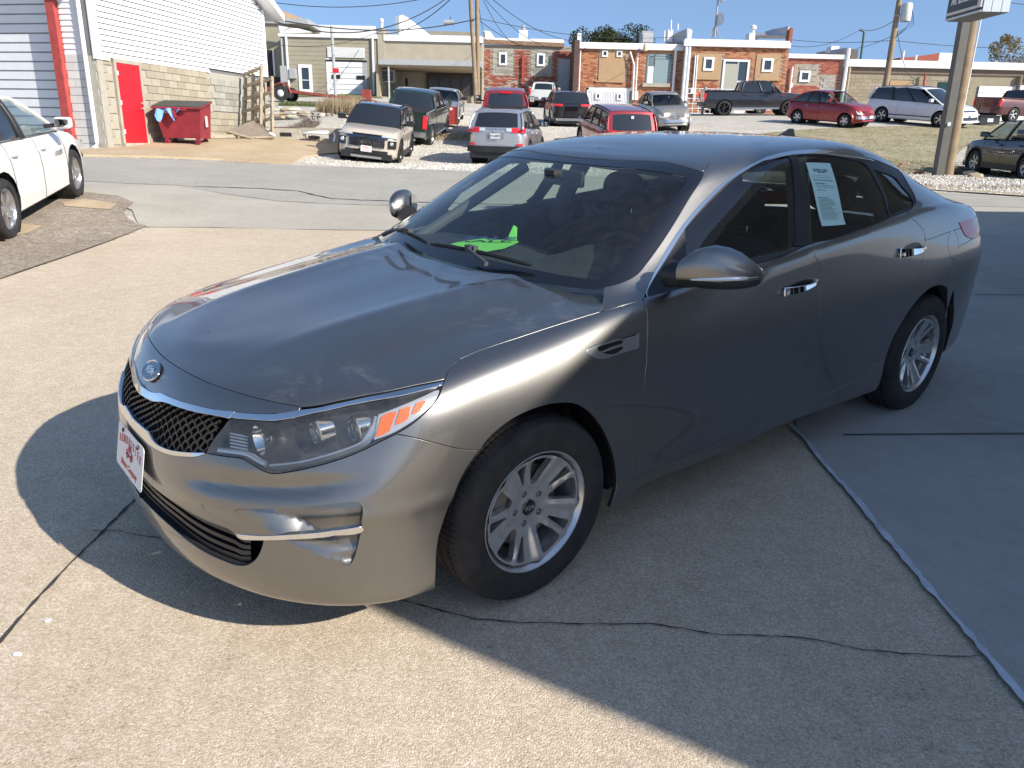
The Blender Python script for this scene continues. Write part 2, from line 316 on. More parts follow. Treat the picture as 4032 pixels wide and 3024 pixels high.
sheet_('service_slab', [(1.50, 3.77), (1.49, 3.35), (1.50, 2.77), (1.50, 2.24), (1.49, 1.81)] + [(6, -6), (20, -8), (26, 2), (26, 9.4), (9.3, 11.2), (4.4, 11.3), (2.6, 6.6)], M_slab, .014, .8)
def ribbon(name, pts, w_, m, lift, jitter=0., seg=.06, kind='structure'):
    P = [np.array(p[:2], float) for p in pts]; Q = []
    for a, b in zip(P[:-1], P[1:]):
        k = max(1, int(np.hypot(*(b - a)) / seg)); Q += [a + (b - a) * t for t in np.arange(k) / k]
    Q.append(P[-1]); rnd = random.Random(len(pts) * 7 + int(w_ * 1e4)); V = []; off = 0
    for i, q in enumerate(Q):
        t = Q[min(i + 1, len(Q) - 1)] - Q[max(0, i - 1)]; t = t / (np.hypot(*t) + 1e-9); nrm = np.array([-t[1], t[0]]); off = off * .8 + rnd.uniform(-1, 1) * jitter; ww = w_ * (1 + (rnd.uniform(-.5, .6) if jitter else 0))
        for s_ in (-1, 1):
            x, y = q + nrm * (off + s_ * ww / 2); V.append((x, y, gz(x, y) + lift))
    o = mesh(name, V, [(2 * i, 2 * i + 1, 2 * i + 3, 2 * i + 2)[::-1] for i in range(len(Q) - 1)], m); o['kind'] = kind; return o
M_tar = dmat('dark crack filler', (.045, .042, .040), .9, .3, 20)
M_caulk = dmat('pale joint sealant', (.50, .53, .58), .6, .25, 12)
ribbon('joint_sealant', [(1.49, 3.82), (1.50, 3.58), (1.49, 3.35), (1.51, 3.02), (1.50, 2.77), (1.50, 2.47), (1.50, 2.24), (1.50, 2.01), (1.50, 1.80)], .022, M_caulk, .022, .0025, .035)
for q in ([(1.72, 3.70), (2.69, 3.75), (3.93, 3.81)], [(4.18, 6.87), (4.63, 6.88), (6.81, 7.03)]): ribbon('slab_joint', q, .012, M_tar, .020)
ribbon('pavement_joint', [(-1.60, 3.11), (-1.59, 2.91), (-1.60, 2.55), (-1.60, 2.26), (-1.59, 2.02), (-1.59, 1.64)], .010, M_tar, .011, .002, .03)
for q in ([(-1.64, 2.68), (-1.53, 2.68), (-1.44, 2.65), (-1.35, 2.63)], [(-0.47, 2.28), (-0.37, 2.27), (-0.23, 2.21), (-0.10, 2.17), (0.05, 2.15), (0.24, 2.16), (0.47, 2.16), (0.58, 2.14), (0.70, 2.11), (0.91, 2.10), (1.02, 2.08), (1.12, 2.05), (1.24, 2.03), (1.48, 2.03)]):
    ribbon('pavement_crack', q, .0045, M_tar, .012, .004, .03)
ribbon('kerb_line', [(-10.51, 19.06), (-9.14, 19.89), (-7.65, 20.57), (-5.92, 20.82)], .05, M_tar, .024, .01, .1)
ribbon('kerb', [(4.41, 16.96), (6.31, 16.72), (8.44, 16.56), (9.86, 15.30), (10.88, 14.40)], .42, M_pad, .045, .0, .3)
ribbon('street_crack', [(-9.10, 132.61), (-9.02, 132.61)] if 0 else [(-5.55, 13.52), (-4.54, 13.86), (-3.86, 13.76), (-3.04, 12.98), (-1.02, 12.82), (1.37, 12.51)], .05, M_tar, .023, .03, .15)
# grass slope on the right, verge in front of the left building
sheet_('grass_slope', [(8.86, 34.81), (12.52, 37.52), (15.90, 39.02), (20.28, 40.22), (29.62, 46.66), (22.59, 35.37), (20.02, 35.12), (17.08, 31.03), (13.15, 24.44), (10.33, 21.00), (11.13, 28.06)], M_grass, .006, .8)
sheet_('grass_verge', [(-39.15, 128.03), (-31.46, 128.06), (-26.88, 128.06), (-10.23, 59.61), (-9.33, 56.00), (-10.81, 54.77), (-13.27, 56.31), (-15.37, 56.05), (-17.53, 57.24)], M_green, .02, 1.)
# ================================================================ sky stays the world; canopy behind the camera that shades the lot
M_soffit = dmat('white canopy soffit', (.55, .55, .52), .6, .1, 2); M_fascia = dmat('cream fascia', (.50, .47, .40), .6, .1, 2)
can = thing('canopy', 'flat service canopy roof standing behind the camera, shading the car side', 'canopy', mw=CARM)
hC = 4.3; sx_, sy_ = -.46 * hC, 1.43 * hC
gpoly = [(.62, .16), (-6.1, -7.36), (-13.5, -1.4), (-20, 3.9), (-8, 18), (-2.4, 8.3)]
cp = [(x + sx_, y + sy_) for x, y in gpoly]
mb = MB(); mb.prism(cp[::-1], hC - .35, hC); mb.build('roof_slab', M_soffit, can)
mb = MB()
for (a, b), (c_, d) in zip(cp, cp[1:] + cp[:1]):
    t = np.array([c_ - a, d - b]); L_ = np.hypot(*t); t = t / L_; nn = np.array([t[1], -t[0]]) * (-.012); P = [np.array([a, b]) - nn, np.array([c_, d]) - nn, np.array([c_, d]) + nn, np.array([a, b]) + nn]
    mb.hexa([(*p, hC - .55) for p in P] + [(*p, hC - .0) for p in P])
mb.build('fascia', M_fascia, can)
for q in ((-9.5, 7.5), (-3.0, 11.5)):
    mb = MB(); mb.tube([(q[0], q[1], -.3), (q[0], q[1], hC - .36)], .11, 12); mb.build('post', dmat('white painted steel', (.6, .6, .58), .5, .1), can)
gar = thing('garage_building', 'service garage behind the camera with dark open bays', 'building', mw=CARM)
mb = MB()
bays = [(-14.5, -11.2), (-10.2, -6.9), (-5.9, -2.6)]; x = -17.
for a, b in bays + [(2., 2.)]:
    mb.box((x, 12.6, -.3), (a, 12.9, 3.9)); x = b
mb.box((-17, 12.6, 3.2), (2, 12.9, 3.9)); mb.build('wall', dmat('painted block wall', (.42, .41, .38), .8, .1), gar)
mb = MB(); mb.box((-17, 12.9, -.3), (2, 18, -.25)); mb.box((-17, 18, -.3), (2, 18.2, 4)); mb.box((-17, 12.9, 3.9), (2, 18.2, 4.0)); mb.box((-17.2, 12.6, -.3), (-17, 18.2, 4)); mb.box((2, 12.6, -.3), (2.2, 18.2, 4)); mb.build('interior', dmat('dark garage interior', (.06, .06, .06), .8), gar)

# ================================================================ BUILDINGS
def brick_fn(cols):
    def f(n):
        oi = n.n('ObjectInfo'); g = n.n('NewGeometry'); s_ = n.math('FRACT', n.math('ADD', n.math('MULTIPLY', oi.outputs['Random'], 3.7), g.outputs['Random Per Island']))
        c1 = n.ramp(s_, cols); co = n.geo(); n.l(n.mix(n.math('MULTIPLY', n.noise(co, 3, 4), .35), c1, tuple(x * .55 for x in cols[0][1])), n.b.inputs['Base Color'])
    return f
M_brA = mat('orange brick', (.4, .16, .08), .85, fn=brick_fn([(0, (.26, .085, .045)), (.35, (.38, .145, .070)), (.65, (.46, .20, .10)), (1, (.50, .27, .15))]))
M_brB = mat('old red brick', (.4, .12, .08), .88, fn=brick_fn([(0, (.20, .06, .045)), (.5, (.36, .10, .065)), (.85, (.42, .15, .10)), (1, (.44, .36, .30))]))
M_brC = mat('red brick', (.4, .12, .08), .88, fn=brick_fn([(0, (.30, .08, .055)), (.5, (.38, .11, .075)), (1, (.42, .16, .11))]))
M_blk = mat('grey concrete block', (.34, .33, .29), .9, fn=brick_fn([(0, (.27, .26, .225)), (.5, (.34, .325, .28)), (1, (.40, .385, .34))]))
M_blkt = mat('tan concrete block', (.36, .31, .23), .9, fn=brick_fn([(0, (.33, .29, .215)), (.5, (.38, .335, .25)), (1, (.42, .375, .29))]))
M_blkw = mat('white painted block', (.66, .66, .63), .7, fn=brick_fn([(0, (.60, .60, .57)), (1, (.70, .70, .67))]))
M_mort = dmat('mortar', (.34, .28, .22), .95, .15, 8); M_mortg = dmat('grey mortar', (.36, .34, .29), .95, .12, 8)
M_tan = dmat('tan painted masonry', (.30, .27, .20), .85, .10, 1.5, .2, 20); M_tan2 = dmat('buff painted masonry', (.36, .32, .24), .85, .1, 1.5)
M_brown = dmat('brown split block', (.28, .24, .17), .9, .12, 2)
M_white = dmat('white painted metal', (.74, .75, .76), .45, .05, 3); M_wtrim = dmat('white trim', (.76, .76, .75), .5, .05, 5)
M_siding = dmat('white vinyl siding', (.77, .77, .77), .5, .03, 2); M_shadow = blackm
M_ply = dmat('tan painted plywood', (.38, .255, .14), .8, .08, 4); M_red = dmat('red painted steel', (.52, .015, .025), .45, .08, 4); M_redwood = dmat('weathered red post', (.36, .055, .05), .8, .3, 6)
M_gut = dmat('white gutter', (.72, .73, .74), .4, .06, 6); M_grey = dmat('grey metal', (.35, .36, .37), .5, .15, 6); M_teal = dmat('blue grey painted door', (.20, .28, .30), .6, .08, 6)
M_gdoor = dmat('ribbed white door', (.66, .68, .70), .45, .04, 3); M_wood = dmat('weathered wood', (.34, .28, .20), .85, .3, 5, .3, 40); M_pole = dmat('wood utility pole', (.26, .19, .12), .85, .3, 3, .3, 30)
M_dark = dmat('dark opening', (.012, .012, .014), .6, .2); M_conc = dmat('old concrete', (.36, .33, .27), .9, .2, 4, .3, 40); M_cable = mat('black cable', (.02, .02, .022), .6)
BRICKMESH = {}
def bricks(parent, x0, x1, z0, z1, y, bw, bh, m, excl=(), jit=.004, depth=.03, limit=300, name='brick', skip=None, gap=.012, both=True):
    """rows of separate bricks on a wall plane facing -y; excl: list of (x0,x1,z0,z1)"""
    key = (name, round(bw, 3), round(bh, 3), m.name)
    if key not in BRICKMESH:
        mb = MB(); mb.box((-bw / 2 + gap / 2, -depth / 2, -bh / 2 + gap / 2), (bw / 2 - gap / 2, depth / 2, bh / 2 - gap / 2)); o = mb.build(name, m); BRICKMESH[key] = o.data; bpy.data.objects.remove(o)
    me = BRICKMESH[key]; pos = []; r_ = 0; z = z0 + bh / 2; rnd = random.Random(int(x0 * 100) + 5)
    while z < z1 - bh * .3:
        x = x0 + (bw / 2 if r_ % 2 else 0) + bw / 2 - (bw / 2 if r_ % 2 else 0)
        x = x0 + bw / 2 + (bw / 2 if r_ % 2 else 0)
        while x < x1 - bw * .3:
            if not any(a < x + bw * .4 and x - bw * .4 < b and c_ < z + bh * .4 and z - bh * .4 < d for a, b, c_, d in excl) and not (skip and skip(x, z, rnd)): pos.append((x, y - rnd.uniform(0, jit) , z))
            x += bw
        z += bh; r_ += 1
    rnd.shuffle(pos) if len(pos) <= limit else pos.sort(key=lambda p: -p[2])
    for p in pos[:limit]:
        o = bpy.data.objects.new(name, me); COL.objects.link(o); o.parent = parent; o.location = p
    if len(pos) > limit:
        mb = MB()
        for x, yy, z in pos[limit:]: mb.box((x - bw / 2 + gap / 2, yy - depth / 2, z - bh / 2 + gap / 2), (x + bw / 2 - gap / 2, yy + depth / 2, z + bh / 2 - gap / 2))
        o = mb.build(name + '_courses', m, parent, fix=False); o['kind'] = 'stuff'
def box(name, a, b, m, parent, rz=0, bev=0):
    a, b = [min(p, q) for p, q in zip(a, b)], [max(p, q) for p, q in zip(a, b)]
    o = MB().box(a, b, rz).build(name, m, parent, fix=False)
    return o
def window(parent, x0, x1, z0, z1, y, fw=.12, m=None, name='window', bars=(), glass=None):
    f_ = MB(); m = m or M_wtrim
    f_.box((x0, y - .07, z0), (x0 + fw, y + .02, z1)); f_.box((x1 - fw, y - .07, z0), (x1, y + .02, z1)); f_.box((x0 + fw, y - .07, z0), (x1 - fw, y + .02, z0 + fw)); f_.box((x0 + fw, y - .07, z1 - fw), (x1 - fw, y + .02, z1))
    for k in bars: f_.box((x0 + fw, y - .05, k - .025), (x1 - fw, y - .01, k + .025))
    o = f_.build(name, m, parent, fix=False); box('pane', (x0 + fw, y - .02, z0 + fw), (x1 - fw, y - .01, z1 - fw), glass or glass_bd, o); return o
def pipe(parent, pts, r, m, name='downpipe'): return MB().tube(pts, r, 8).build(name, m, parent, True)
def ridges(parent, x0, x1, z0, z1, y, n, m, name='garage_door', sg=1):
    g = thing(name, None, None); g.parent = parent; h = (z1 - z0) / n
    for k in range(n): box('door_panel', (x0, y, z0 + k * h + .02), (x1, y + .04 * sg, z0 + (k + 1) * h - .02), m, g)
    box('door_core', (x0, y + .03 * sg, z0), (x1, y + .06 * sg, z1), dmat('door joint', (.30, .31, .33), .7), g)
    return g
# ---------------------------------------------------------------- white sided building on the left
U_ = np.array([.2, .98]); U_ = U_ / np.linalg.norm(U_); wb = thing('workshop_building', 'white sided workshop on concrete block base with red door, left of the lot', 'building', (-11.01, 21.4, 0), math.atan2(U_[1], U_[0]) - 0)
# local frame: x along the long side wall (away from the camera), y to the left (into the building), wall faces -y
def wl(px_x, Yref=None): pass
g0 = gz(-11.0, 21.3); ZS_ = (-10.99, 3.49)[1]
Lw = 8.85
box('wall', (0, .05, g0 - .6), (Lw, .3, ZS_), M_mortg, wb); ez = (-9.19, 5.78)[1]; gab = lambda x: ez + .10 + (2.3 - abs(x - Lw / 2) * .62 * .84)
MB().prism([(0, ZS_ - .02), (Lw, ZS_ - .02), (Lw, gab(Lw)), (Lw / 2, gab(Lw / 2)), (0, gab(0))], .06, .30, 'y').build('wall', dmat('grey sheathing', (.16, .16, .17), .9), wb)  # gable wall, coloured dark so the siding gaps read as lap shadows
door_x = (.72, 1.66); dz0 = (-10.92, 1.30)[1]; dz1 = (-10.80, 3.37)[1]
bricks(wb, 0, Lw, dz0 - .25, ZS_ - .03, .04, .40, .203, M_blkt, excl=[(door_x[0] - .10, door_x[1] + .10, dz0 - .1, dz1 + .12), (5.2, 7.1, dz0 + 1.0, ZS_)], depth=.04, gap=.014, name='block')
bricks(wb, 5.2, 7.1, dz0 + 1.0, ZS_ - .03, .035, .40, .203, M_blk, depth=.04, gap=.014, name='block')
dr = thing('door', None, None); dr.parent = wb
box('door_leaf', (door_x[0], -.02, dz0), (door_x[1], .03, dz1), M_red, dr)
for a, b in (((door_x[0] - .09, -.03, dz0), (door_x[0], .05, dz1 + .08)), ((door_x[1], -.03, dz0), (door_x[1] + .09, .05, dz1 + .08)), ((door_x[0] - .09, -.035, dz1), (door_x[1] + .09, .05, dz1 + .10)), ((door_x[0] - .09, -.08, dz0 - .1), (door_x[1] + .09, .05, dz0))): box('door_frame', a, b, M_conc, dr)
for z in (.25, 1.0, 1.75): box('hinge', (door_x[0] - .01, -.04, dz0 + z), (door_x[0] + .035, -.02, dz0 + z + .11), M_gut, dr)
for z in (.93, 1.07): MB().lathe([(.03, 0), (.03, -.05), (.001, -.06)], 12, 'y', (door_x[1] - .07, -.02, dz0 + z)).build('door_knob', M_grey, dr)
nb = 46; bh_ = .139; bottoms = []
for k in range(nb):
    z = ZS_ - .02 + k * bh_; lo = 0; 
    if k < 3: lo = 0
    x1 = Lw + .02
    if k == 0: x1 = 5.2
    zz = z; tp = zz + bh_; bh2 = bh_ - .014  # gap above each board exposes the dark wall as a painted shadow line
    if tp > gab(0): lo = Lw / 2 - (gab(Lw / 2) - tp) / .52; x1 = Lw / 2 + (gab(Lw / 2) - tp) / .52
    if x1 - lo < .3: break
    mb = MB()
    mb.hexa([(lo, .0, zz), (x1, .0, zz), (x1, .059, zz), (lo, .059, zz), (lo, .045, zz + bh2), (x1, .045, zz + bh2), (x1, .059, zz + bh2), (lo, .059, zz + bh2)]); mb.build('siding_board', M_siding, wb, fix=False)
box('corner_board', (-.03, -.015, ZS_ - .02), (.09, .05, gab(0)), M_wtrim, wb); box('corner_board', (Lw - .04, -.015, ZS_ + .12), (Lw + .05, .05, gab(Lw)), M_wtrim, wb); box('base_trim', (-.03, -.03, ZS_ - .10), (.5, .05, ZS_ - .021), M_wtrim, wb)
# roof eave at the far top corner
rf_ = MB(); hx = gab(Lw / 2) + .02
for sg in (1, -1):
    xa, xb, za = Lw / 2, Lw / 2 + sg * (Lw / 2 + .65), hx; zb_e = hx - (Lw / 2 + .65) * .52
    rf_.hexa([(xa, -.5, za), (xb, -.5, zb_e), (xb, 9, zb_e), (xa, 9, za), (xa, -.5, za + .22), (xb, -.5, zb_e + .22), (xb, 9, zb_e + .22), (xa, 9, za + .22)])
rf_.build('roof', M_wtrim, wb)
box('meter_box', (1.1, -.12, ZS_ + 1.62), (1.3, 0, ZS_ + 1.8), M_grey, wb)
# front face with the roller door
fr = thing('workshop_front', 'white roller door front with red timber jamb and downpipe beside the parked white sedan', 'building', (-11.01, 21.4, 0), math.atan2(U_[1], U_[0]) + math.pi / 2)
# local x runs to the left along the front (away from the corner), +y faces the camera -> wall plane y=0, outside is +y
bricks_parent = fr
box('wall', (0, -.25, g0 - .6), (1.12, -.03, ZS_), M_mortg, fr); box('wall', (0, -.25, ZS_), (1.12, -.04, 5.6), M_siding, fr); box('wall', (6.2, -.25, g0 - .6), (9, -.02, 5.6), M_siding, fr)
rb = bpy.data.objects.new('block_pier', None); link(rb, fr); rb.rotation_euler = (0, 0, math.pi); rb.location = (1.12, 0, 0)
bricks(rb, 0.0, 1.12, g0 - .05, ZS_ - .02, .03, .40, .203, M_blkw, depth=.05, gap=.012, name='block')
for k in range(17):
    z = ZS_ + k * bh_; mb = MB(); mb.hexa([(.0, -.05, z), (.92, -.05, z), (.92, .0, z), (.0, .0, z), (.0, -.05, z + bh_), (.92, -.05, z + bh_), (.92, -.028, z + bh_), (.0, -.028, z + bh_)]); mb.build('siding_board', M_siding, fr, fix=False)
pst = MB(); pst.hexa([(.93, -.05, g0 - .2), (1.17, -.05, g0 - .2), (1.17, .14, g0 - .2), (.93, .14, g0 - .2), (.93, -.05, 5.6), (1.17, -.05, 5.6), (1.17, .14, 5.6), (.93, .14, 5.6)]); pst.build('timber_jamb', M_redwood, fr)
box('jamb_foot', (.93, -.052, g0 - .2), (1.175, .145, g0 + .32), M_wood, fr)
rd = ridges(fr, 1.2, 6.2, g0 - .1, 5.2, -.28, 18, M_gdoor, sg=-1); box('header', (1.17, -.3, 5.2), (6.2, 0, 5.6), M_siding, fr)
pipe(fr, [(.26, .06, 5.5), (.26, .06, g0 + .2), (.24, .12, g0 + .08), (.22, .28, g0 + .04)], .06, M_gut)
bpy.context.view_layer.update()
for ch in [o for o in bpy.data.objects if o.parent is fr]:
    mw_ = ch.matrix_world.copy(); ch.parent = wb; ch.matrix_world = mw_
bpy.data.objects.remove(fr)
# ---------------------------------------------------------------- far row of buildings; all face the camera
YT = 60.0
def fx(t): return t[0]
def fz(t): return t[1]
tb = thing('garage_building', 'tan block garage with white roll-up door behind the trailer', 'building')
a0 = (-17.30, 8.51); a1 = (-10.32, 8.45); zb = 4.0
box('wall', (a0[0], YT, zb - .5), (a1[0], YT + 12, a0[1]), M_tan, tb)
# masonry courses as shallow grooves
for k in range(16):
    z = 4.7 + k * .3
    if z < a0[1] - .3: box('block_course', (a0[0] + .01, YT - .015, z), (a1[0] - .01, YT, z + .28), M_tan, tb)
box('gutter', (a0[0] - .1, YT - .16, a0[1] - .18), (a1[0] + .05, YT, a0[1] + .02), M_gut, tb)
for q in ((-16.86, 8.42), (-10.63, 8.41)): pipe(tb, [(q[0], YT - .12, q[1]), (q[0], YT - .12, 4.3)], .085, M_gut)
d0 = (-13.85, 6.75); d1 = (-11.45, 4.56); gd = ridges(tb, d0[0], d1[0], 4.45, d0[1], YT - .06, 6, M_white)
box('door_frame', (d0[0] - .22, YT - .05, 4.3), (d0[0], YT, d0[1] + .2), M_wtrim, tb); box('door_reveal', (d1[0], YT - .05, 4.3), (d1[0] + .35, YT, d0[1] + .2), M_grey, tb); box('door_lintel', (d0[0] - .2, YT - .08, d0[1]), (d1[0] + .35, YT, d0[1] + .12), blackm, tb)
h0 = (-13.93, 7.69); h1 = (-11.22, 7.01)
for k in range(9): hh = (h0[1] - h1[1]) / 9; box('siding_board', (h0[0], YT - .09, h1[1] + k * hh + .02), (h1[0], YT - .02, h1[1] + (k + 1) * hh), M_siding, tb)
for q in ((-13.38, 5.72), (-11.56, 5.70)): box('door_window', (q[0] - .31, YT - .10, q[1] - .13), (q[0] + .31, YT - .06, q[1] + .13), M_dark, tb)
w0 = (-16.12, 6.50); w1 = (-15.14, 4.59); window(tb, w0[0], w1[0], w1[1], w0[1], YT, .22, M_wtrim, bars=((-15.61, 5.44)[1],))
for q, s_ in (((-17.17, 5.80), (.21, .56)), ((-16.50, 5.86), (.23, .34))): box('meter_box', (q[0] - s_[0], YT - .3, q[1] - s_[1]), (q[0] + s_[0], YT, q[1] + s_[1]), M_grey, tb)
pipe(tb, [((-17.21, 8.21)[0], YT - .1, (-17.21, 8.21)[1]), ((-17.21, 8.21)[0], YT - .1, 5.)], .07, M_grey, 'conduit')
box('parapet', ((-16.74, 10.19)[0], YT + 6, a0[1] - .3), ((-11.42, 9.85)[0], YT + 6.4, (-13.63, 9.92)[1]), M_wtrim, tb)
V = [(-17.66, 61.00, 9.18), (-17.58, 61.00, 8.70), (-15.46, 62.00, 8.90), (-16.46, 62.00, 9.13), (-16.95, 61.00, 9.08)]; o = mesh('parapet_wing', V, [(0, 1, 2, 3, 4)], M_wtrim, tb); q_ = o.modifiers.new('s', 'SOLIDIFY'); q_.thickness = .3
pipe(tb, [(-10.94, 66.00, 9.71), (-10.94, 66.00, 10.20)], .12, M_gut, 'flue'); MB().lathe([(.17, 0), (.17, .2), (.05, .3)], 12, 'z', (-10.94, 66.00, 10.20)).build('flue_cap', M_gut, tb)
# left recess piece with dark doorway
lb = thing('shed_building', 'low tan shed end with a dark open doorway, far left behind the white workshop', 'building')
l0 = (-19.03, 9.43); l1 = (-17.81, 7.49); box('wall', (l0[0] - 6, 62, 3.5), (l1[0] + .6, 70, l0[1]), M_tan, lb); box('roof_edge', (l0[0] - 6, 61.8, l0[1]), ((-15.71, 9.39)[0], 70, l0[1] + .35), M_grey, lb); box('wall', (l1[0], 64, l1[1]), ((-16.21, 9.64)[0], 70, l0[1] - .1), M_tan, lb)
q0 = (-18.91, 7.61); q1 = (-18.52, 5.81); box('doorway', (q0[0], 61.93, q1[1]), (q1[0], 62, q0[1]), M_dark, lb); box('door_frame', (q1[0], 61.9, q1[1]), (q1[0] + .12, 62, q0[1]), M_wtrim, lb); q2 = (-18.88, 5.73); box('loading_bay', (q2[0] - 1, 61.9, 3.6), ((-17.98, 5.01)[0], 62, q2[1]), M_dark, lb)
# tan brick upper storey further back
bb = thing('brick_tower', 'peach brick upper storey rising behind the white eave, top left', 'building')
V = [(-27.55, 90.00, 14.63), (-26.77, 90.00, 14.64), (-23.71, 90.00, 13.64), (-23.77, 90.00, 12.67), (-27.70, 90.00, 12.59)]; mb = MB(); mb.add(V + [(x, y + 8, z) for x, y, z in V], [(0, 1, 2, 3, 4), (5, 6, 7, 8, 9), (0, 1, 6, 5), (1, 2, 7, 6), (2, 3, 8, 7), (3, 4, 9, 8)]); mb.build('wall', dmat('peach brick', (.50, .33, .20), .85, .1, 2), bb)
for q in ((225, 130), (320, 170), (385, 185)): w_ = (-27.55, 14.63); 
# covered shopfront building
cb = thing('shopfront_building', 'buff building with flat porch roof and dark shopfront, left of the timber poles', 'building')
c0 = (-9.77, 8.26); c1 = (-2.74, 8.13); pz = (-9.71, 6.73)[1]; zt = c0[1]
box('wall', (c0[0], YT, pz - .1), (c1[0], YT + 12, zt), M_tan2, cb); box('fascia', (c0[0] - .05, YT - .15, zt - .05), (c1[0] + .1, YT, zt + .35), M_gut, cb)
box('wing_wall', ((-10.27, 9.00)[0], YT - .1, 3.8), (c0[0], YT + .4, (-10.04, 9.01)[1]), M_tan2, cb)
box('porch_roof', ((-9.75, 6.63)[0], YT - 3, pz - .35), (c1[0] + .1, YT, pz), M_grey, cb); box('porch_back_wall', (c0[0] - .1, YT + 2.5, 3.6), (c1[0], YT + 2.8, pz), dmat('cream wall', (.42, .38, .29), .8, .08), cb); box('porch_ceiling', (c0[0] - .1, YT - 2.9, pz - .40), (c1[0], YT + 2.6, pz - .352), M_wood, cb)
box('porch_side_wall', (c0[0] - .25, YT - 2.5, 3.6), (c0[0] - .1, YT + 2.6, pz - .3), M_tan2, cb); pipe(cb, [(-9.10, 57.20, 6.40), ((-9.09, 57.20, 4.30)[0], 57.2, 3.9)], .07, M_grey, 'porch_post')
g0_ = (-6.97, 6.78); g1_ = (-3.45, 4.75); sf = bpy.data.objects.new('shopfront', None); link(sf, cb); box('glass_wall', (g0_[0], 62.35, g1_[1]), (g1_[0], 62.45, g0_[1]), mat('dusty dark glass', (.045, .04, .035), .25), sf)
for xx in (1665, 1778, 1888, 1990, 2105): pass
for q in ((-6.97, 6.30), (-6.07, 6.32), (-5.21, 6.34), (-4.40, 6.35), (-3.53, 6.37)): box('mullion', (q[0] - .06, 62.25, g1_[1]), (q[0] + .06, 62.35, g0_[1]), mat('bronze frame', (.05, .035, .03), .5), sf)
box('transom', (g0_[0], 62.24, (-5.90, 6.16)[1] - .06), (g1_[0], 62.34, (-5.90, 6.16)[1] + .06), mat('bronze frame', (.05, .035, .03), .5), sf)
q0 = (-8.98, 6.19); q1 = (-8.18, 5.32); window(cb, q0[0], q1[0], 3.9, q0[1], YT + 2.5, .3, dmat('cream wall', (.42, .38, .29), .8, .08), 'door', glass=M_dark)
q0 = (-9.94, 6.23); q1 = (-9.03, 5.37); ac = bpy.data.objects.new('air_conditioner', None); link(ac, cb); box('case', (q0[0], 59.2, q1[1]), (q1[0], 60.2, q0[1]), M_grey, ac)
for k in range(7): box('louvre', (q0[0] + .05, 59.15, q1[1] + .1 + k * (q0[1] - q1[1] - .2) / 7), (q1[0] - .05, 59.2, q1[1] + .1 + (k + .5) * (q0[1] - q1[1] - .2) / 7), blackm, ac)
V = [(-9.40, 63.00, 10.26), (-9.13, 63.00, 10.30), (-8.90, 64.00, 10.27), (-7.12, 68.00, 9.20), (-9.15, 63.00, 8.59), (-9.42, 63.00, 8.93)]; o = mesh('gable_parapet', V, [(0, 1, 2, 3, 4, 5)], M_wtrim, cb); q_ = o.modifiers.new('s', 'SOLIDIFY'); q_.thickness = .35
V = [(-10.18, 62.00, 9.26), (-10.09, 62.00, 8.48), (-9.00, 62.00, 8.50), (-9.34, 62.00, 8.89)]; o = mesh('roof_step', V, [(0, 1, 2, 3)], M_grey, cb); q_ = o.modifiers.new('s', 'SOLIDIFY'); q_.thickness = .3
box('rear_block', ((-9.45, 11.42)[0], 80, zt), ((-4.56, 11.52)[0], 86, (-9.45, 11.37)[1]), M_tan, cb); box('rear_trim', ((-7.97, 10.00)[0], 71.8, zt), ((-4.10, 10.08)[0], 74, (-7.97, 10.00)[1]), M_tan2, cb); box('rear_trim', ((-7.97, 10.00)[0], 71.7, (-7.97, 9.98)[1] - .05), ((-3.29, 10.09)[0], 72, (-7.97, 10.04)[1]), M_gut, cb)
# brick building A : patched old wall in half shadow
A = thing('brick_building', 'old patched red brick building with two grey block panels and broken cornice', 'building')
b0 = (-2.66, 8.32); b1 = (4.29, 8.34); YA = 62.
box('wall', (b0[0], YA, 3.3), (b1[0], YA + 10, b0[1]), M_mort, A)
pn = [((-2.01, 8.13), (-0.48, 6.20)), ((0.87, 8.16), (2.44, 6.22))]; exA = [(a[0], b[0], b[1], a[1]) for a, b in pn]; dA = ((2.96, 7.46), (3.80, 5.45)); exA.append((dA[0][0], dA[1][0], 3, dA[0][1]))
zlow = (-1.55, 6.10)[1]
bricks(A, b0[0], b1[0], 3.6, b0[1] - .25, YA - .005, .30, .10, M_brB, excl=exA, jit=.02, skip=lambda x, z, r: (z < zlow and r.random() < .38))
for (a, b) in pn:
    box('block_backing', (a[0], YA - .012, b[1]), (b[0], YA, a[1]), M_mortg, A); wn = (-4.68, 11.30)
wa = [((-1.55, 7.81), (-0.93, 6.92)), ((1.30, 7.81), (1.91, 6.92))]
for (a, b), (c_, d) in zip(pn, wa):
    bricks(A, a[0], b[0], b[1], a[1], YA - .02, .44, .20, M_blk, excl=[(c_[0], d[0], d[1], c_[1])], name='block', depth=.03); window(A, c_[0], d[0], d[1], c_[1], YA - .03, .14)
box('door', (dA[0][0], YA - .05, 3.6), (dA[1][0], YA - .002, dA[0][1]), M_grey, A)
mb = MB(); mb.hexa([(b0[0], YA - .25, b0[1] + .05), (b1[0] - 1, YA - .2, b0[1] - .05), (b1[0] - 1, YA + .1, b0[1] - .05), (b0[0], YA + .1, b0[1] + .05), (b0[0], YA - .25, b0[1] + .35), (b1[0] - 1, YA - .2, b0[1] + .22), (b1[0] - 1, YA + .1, b0[1] + .22), (b0[0], YA + .1, b0[1] + .35)]); mb.build('cornice', dmat('rotten cornice board', (.24, .15, .09), .9, .4, 4), A)
box('coping', (b0[0], YA + .1, b0[1] + .25), (b1[0] - 1., YA + .8, b0[1] + .5), M_wtrim, A)
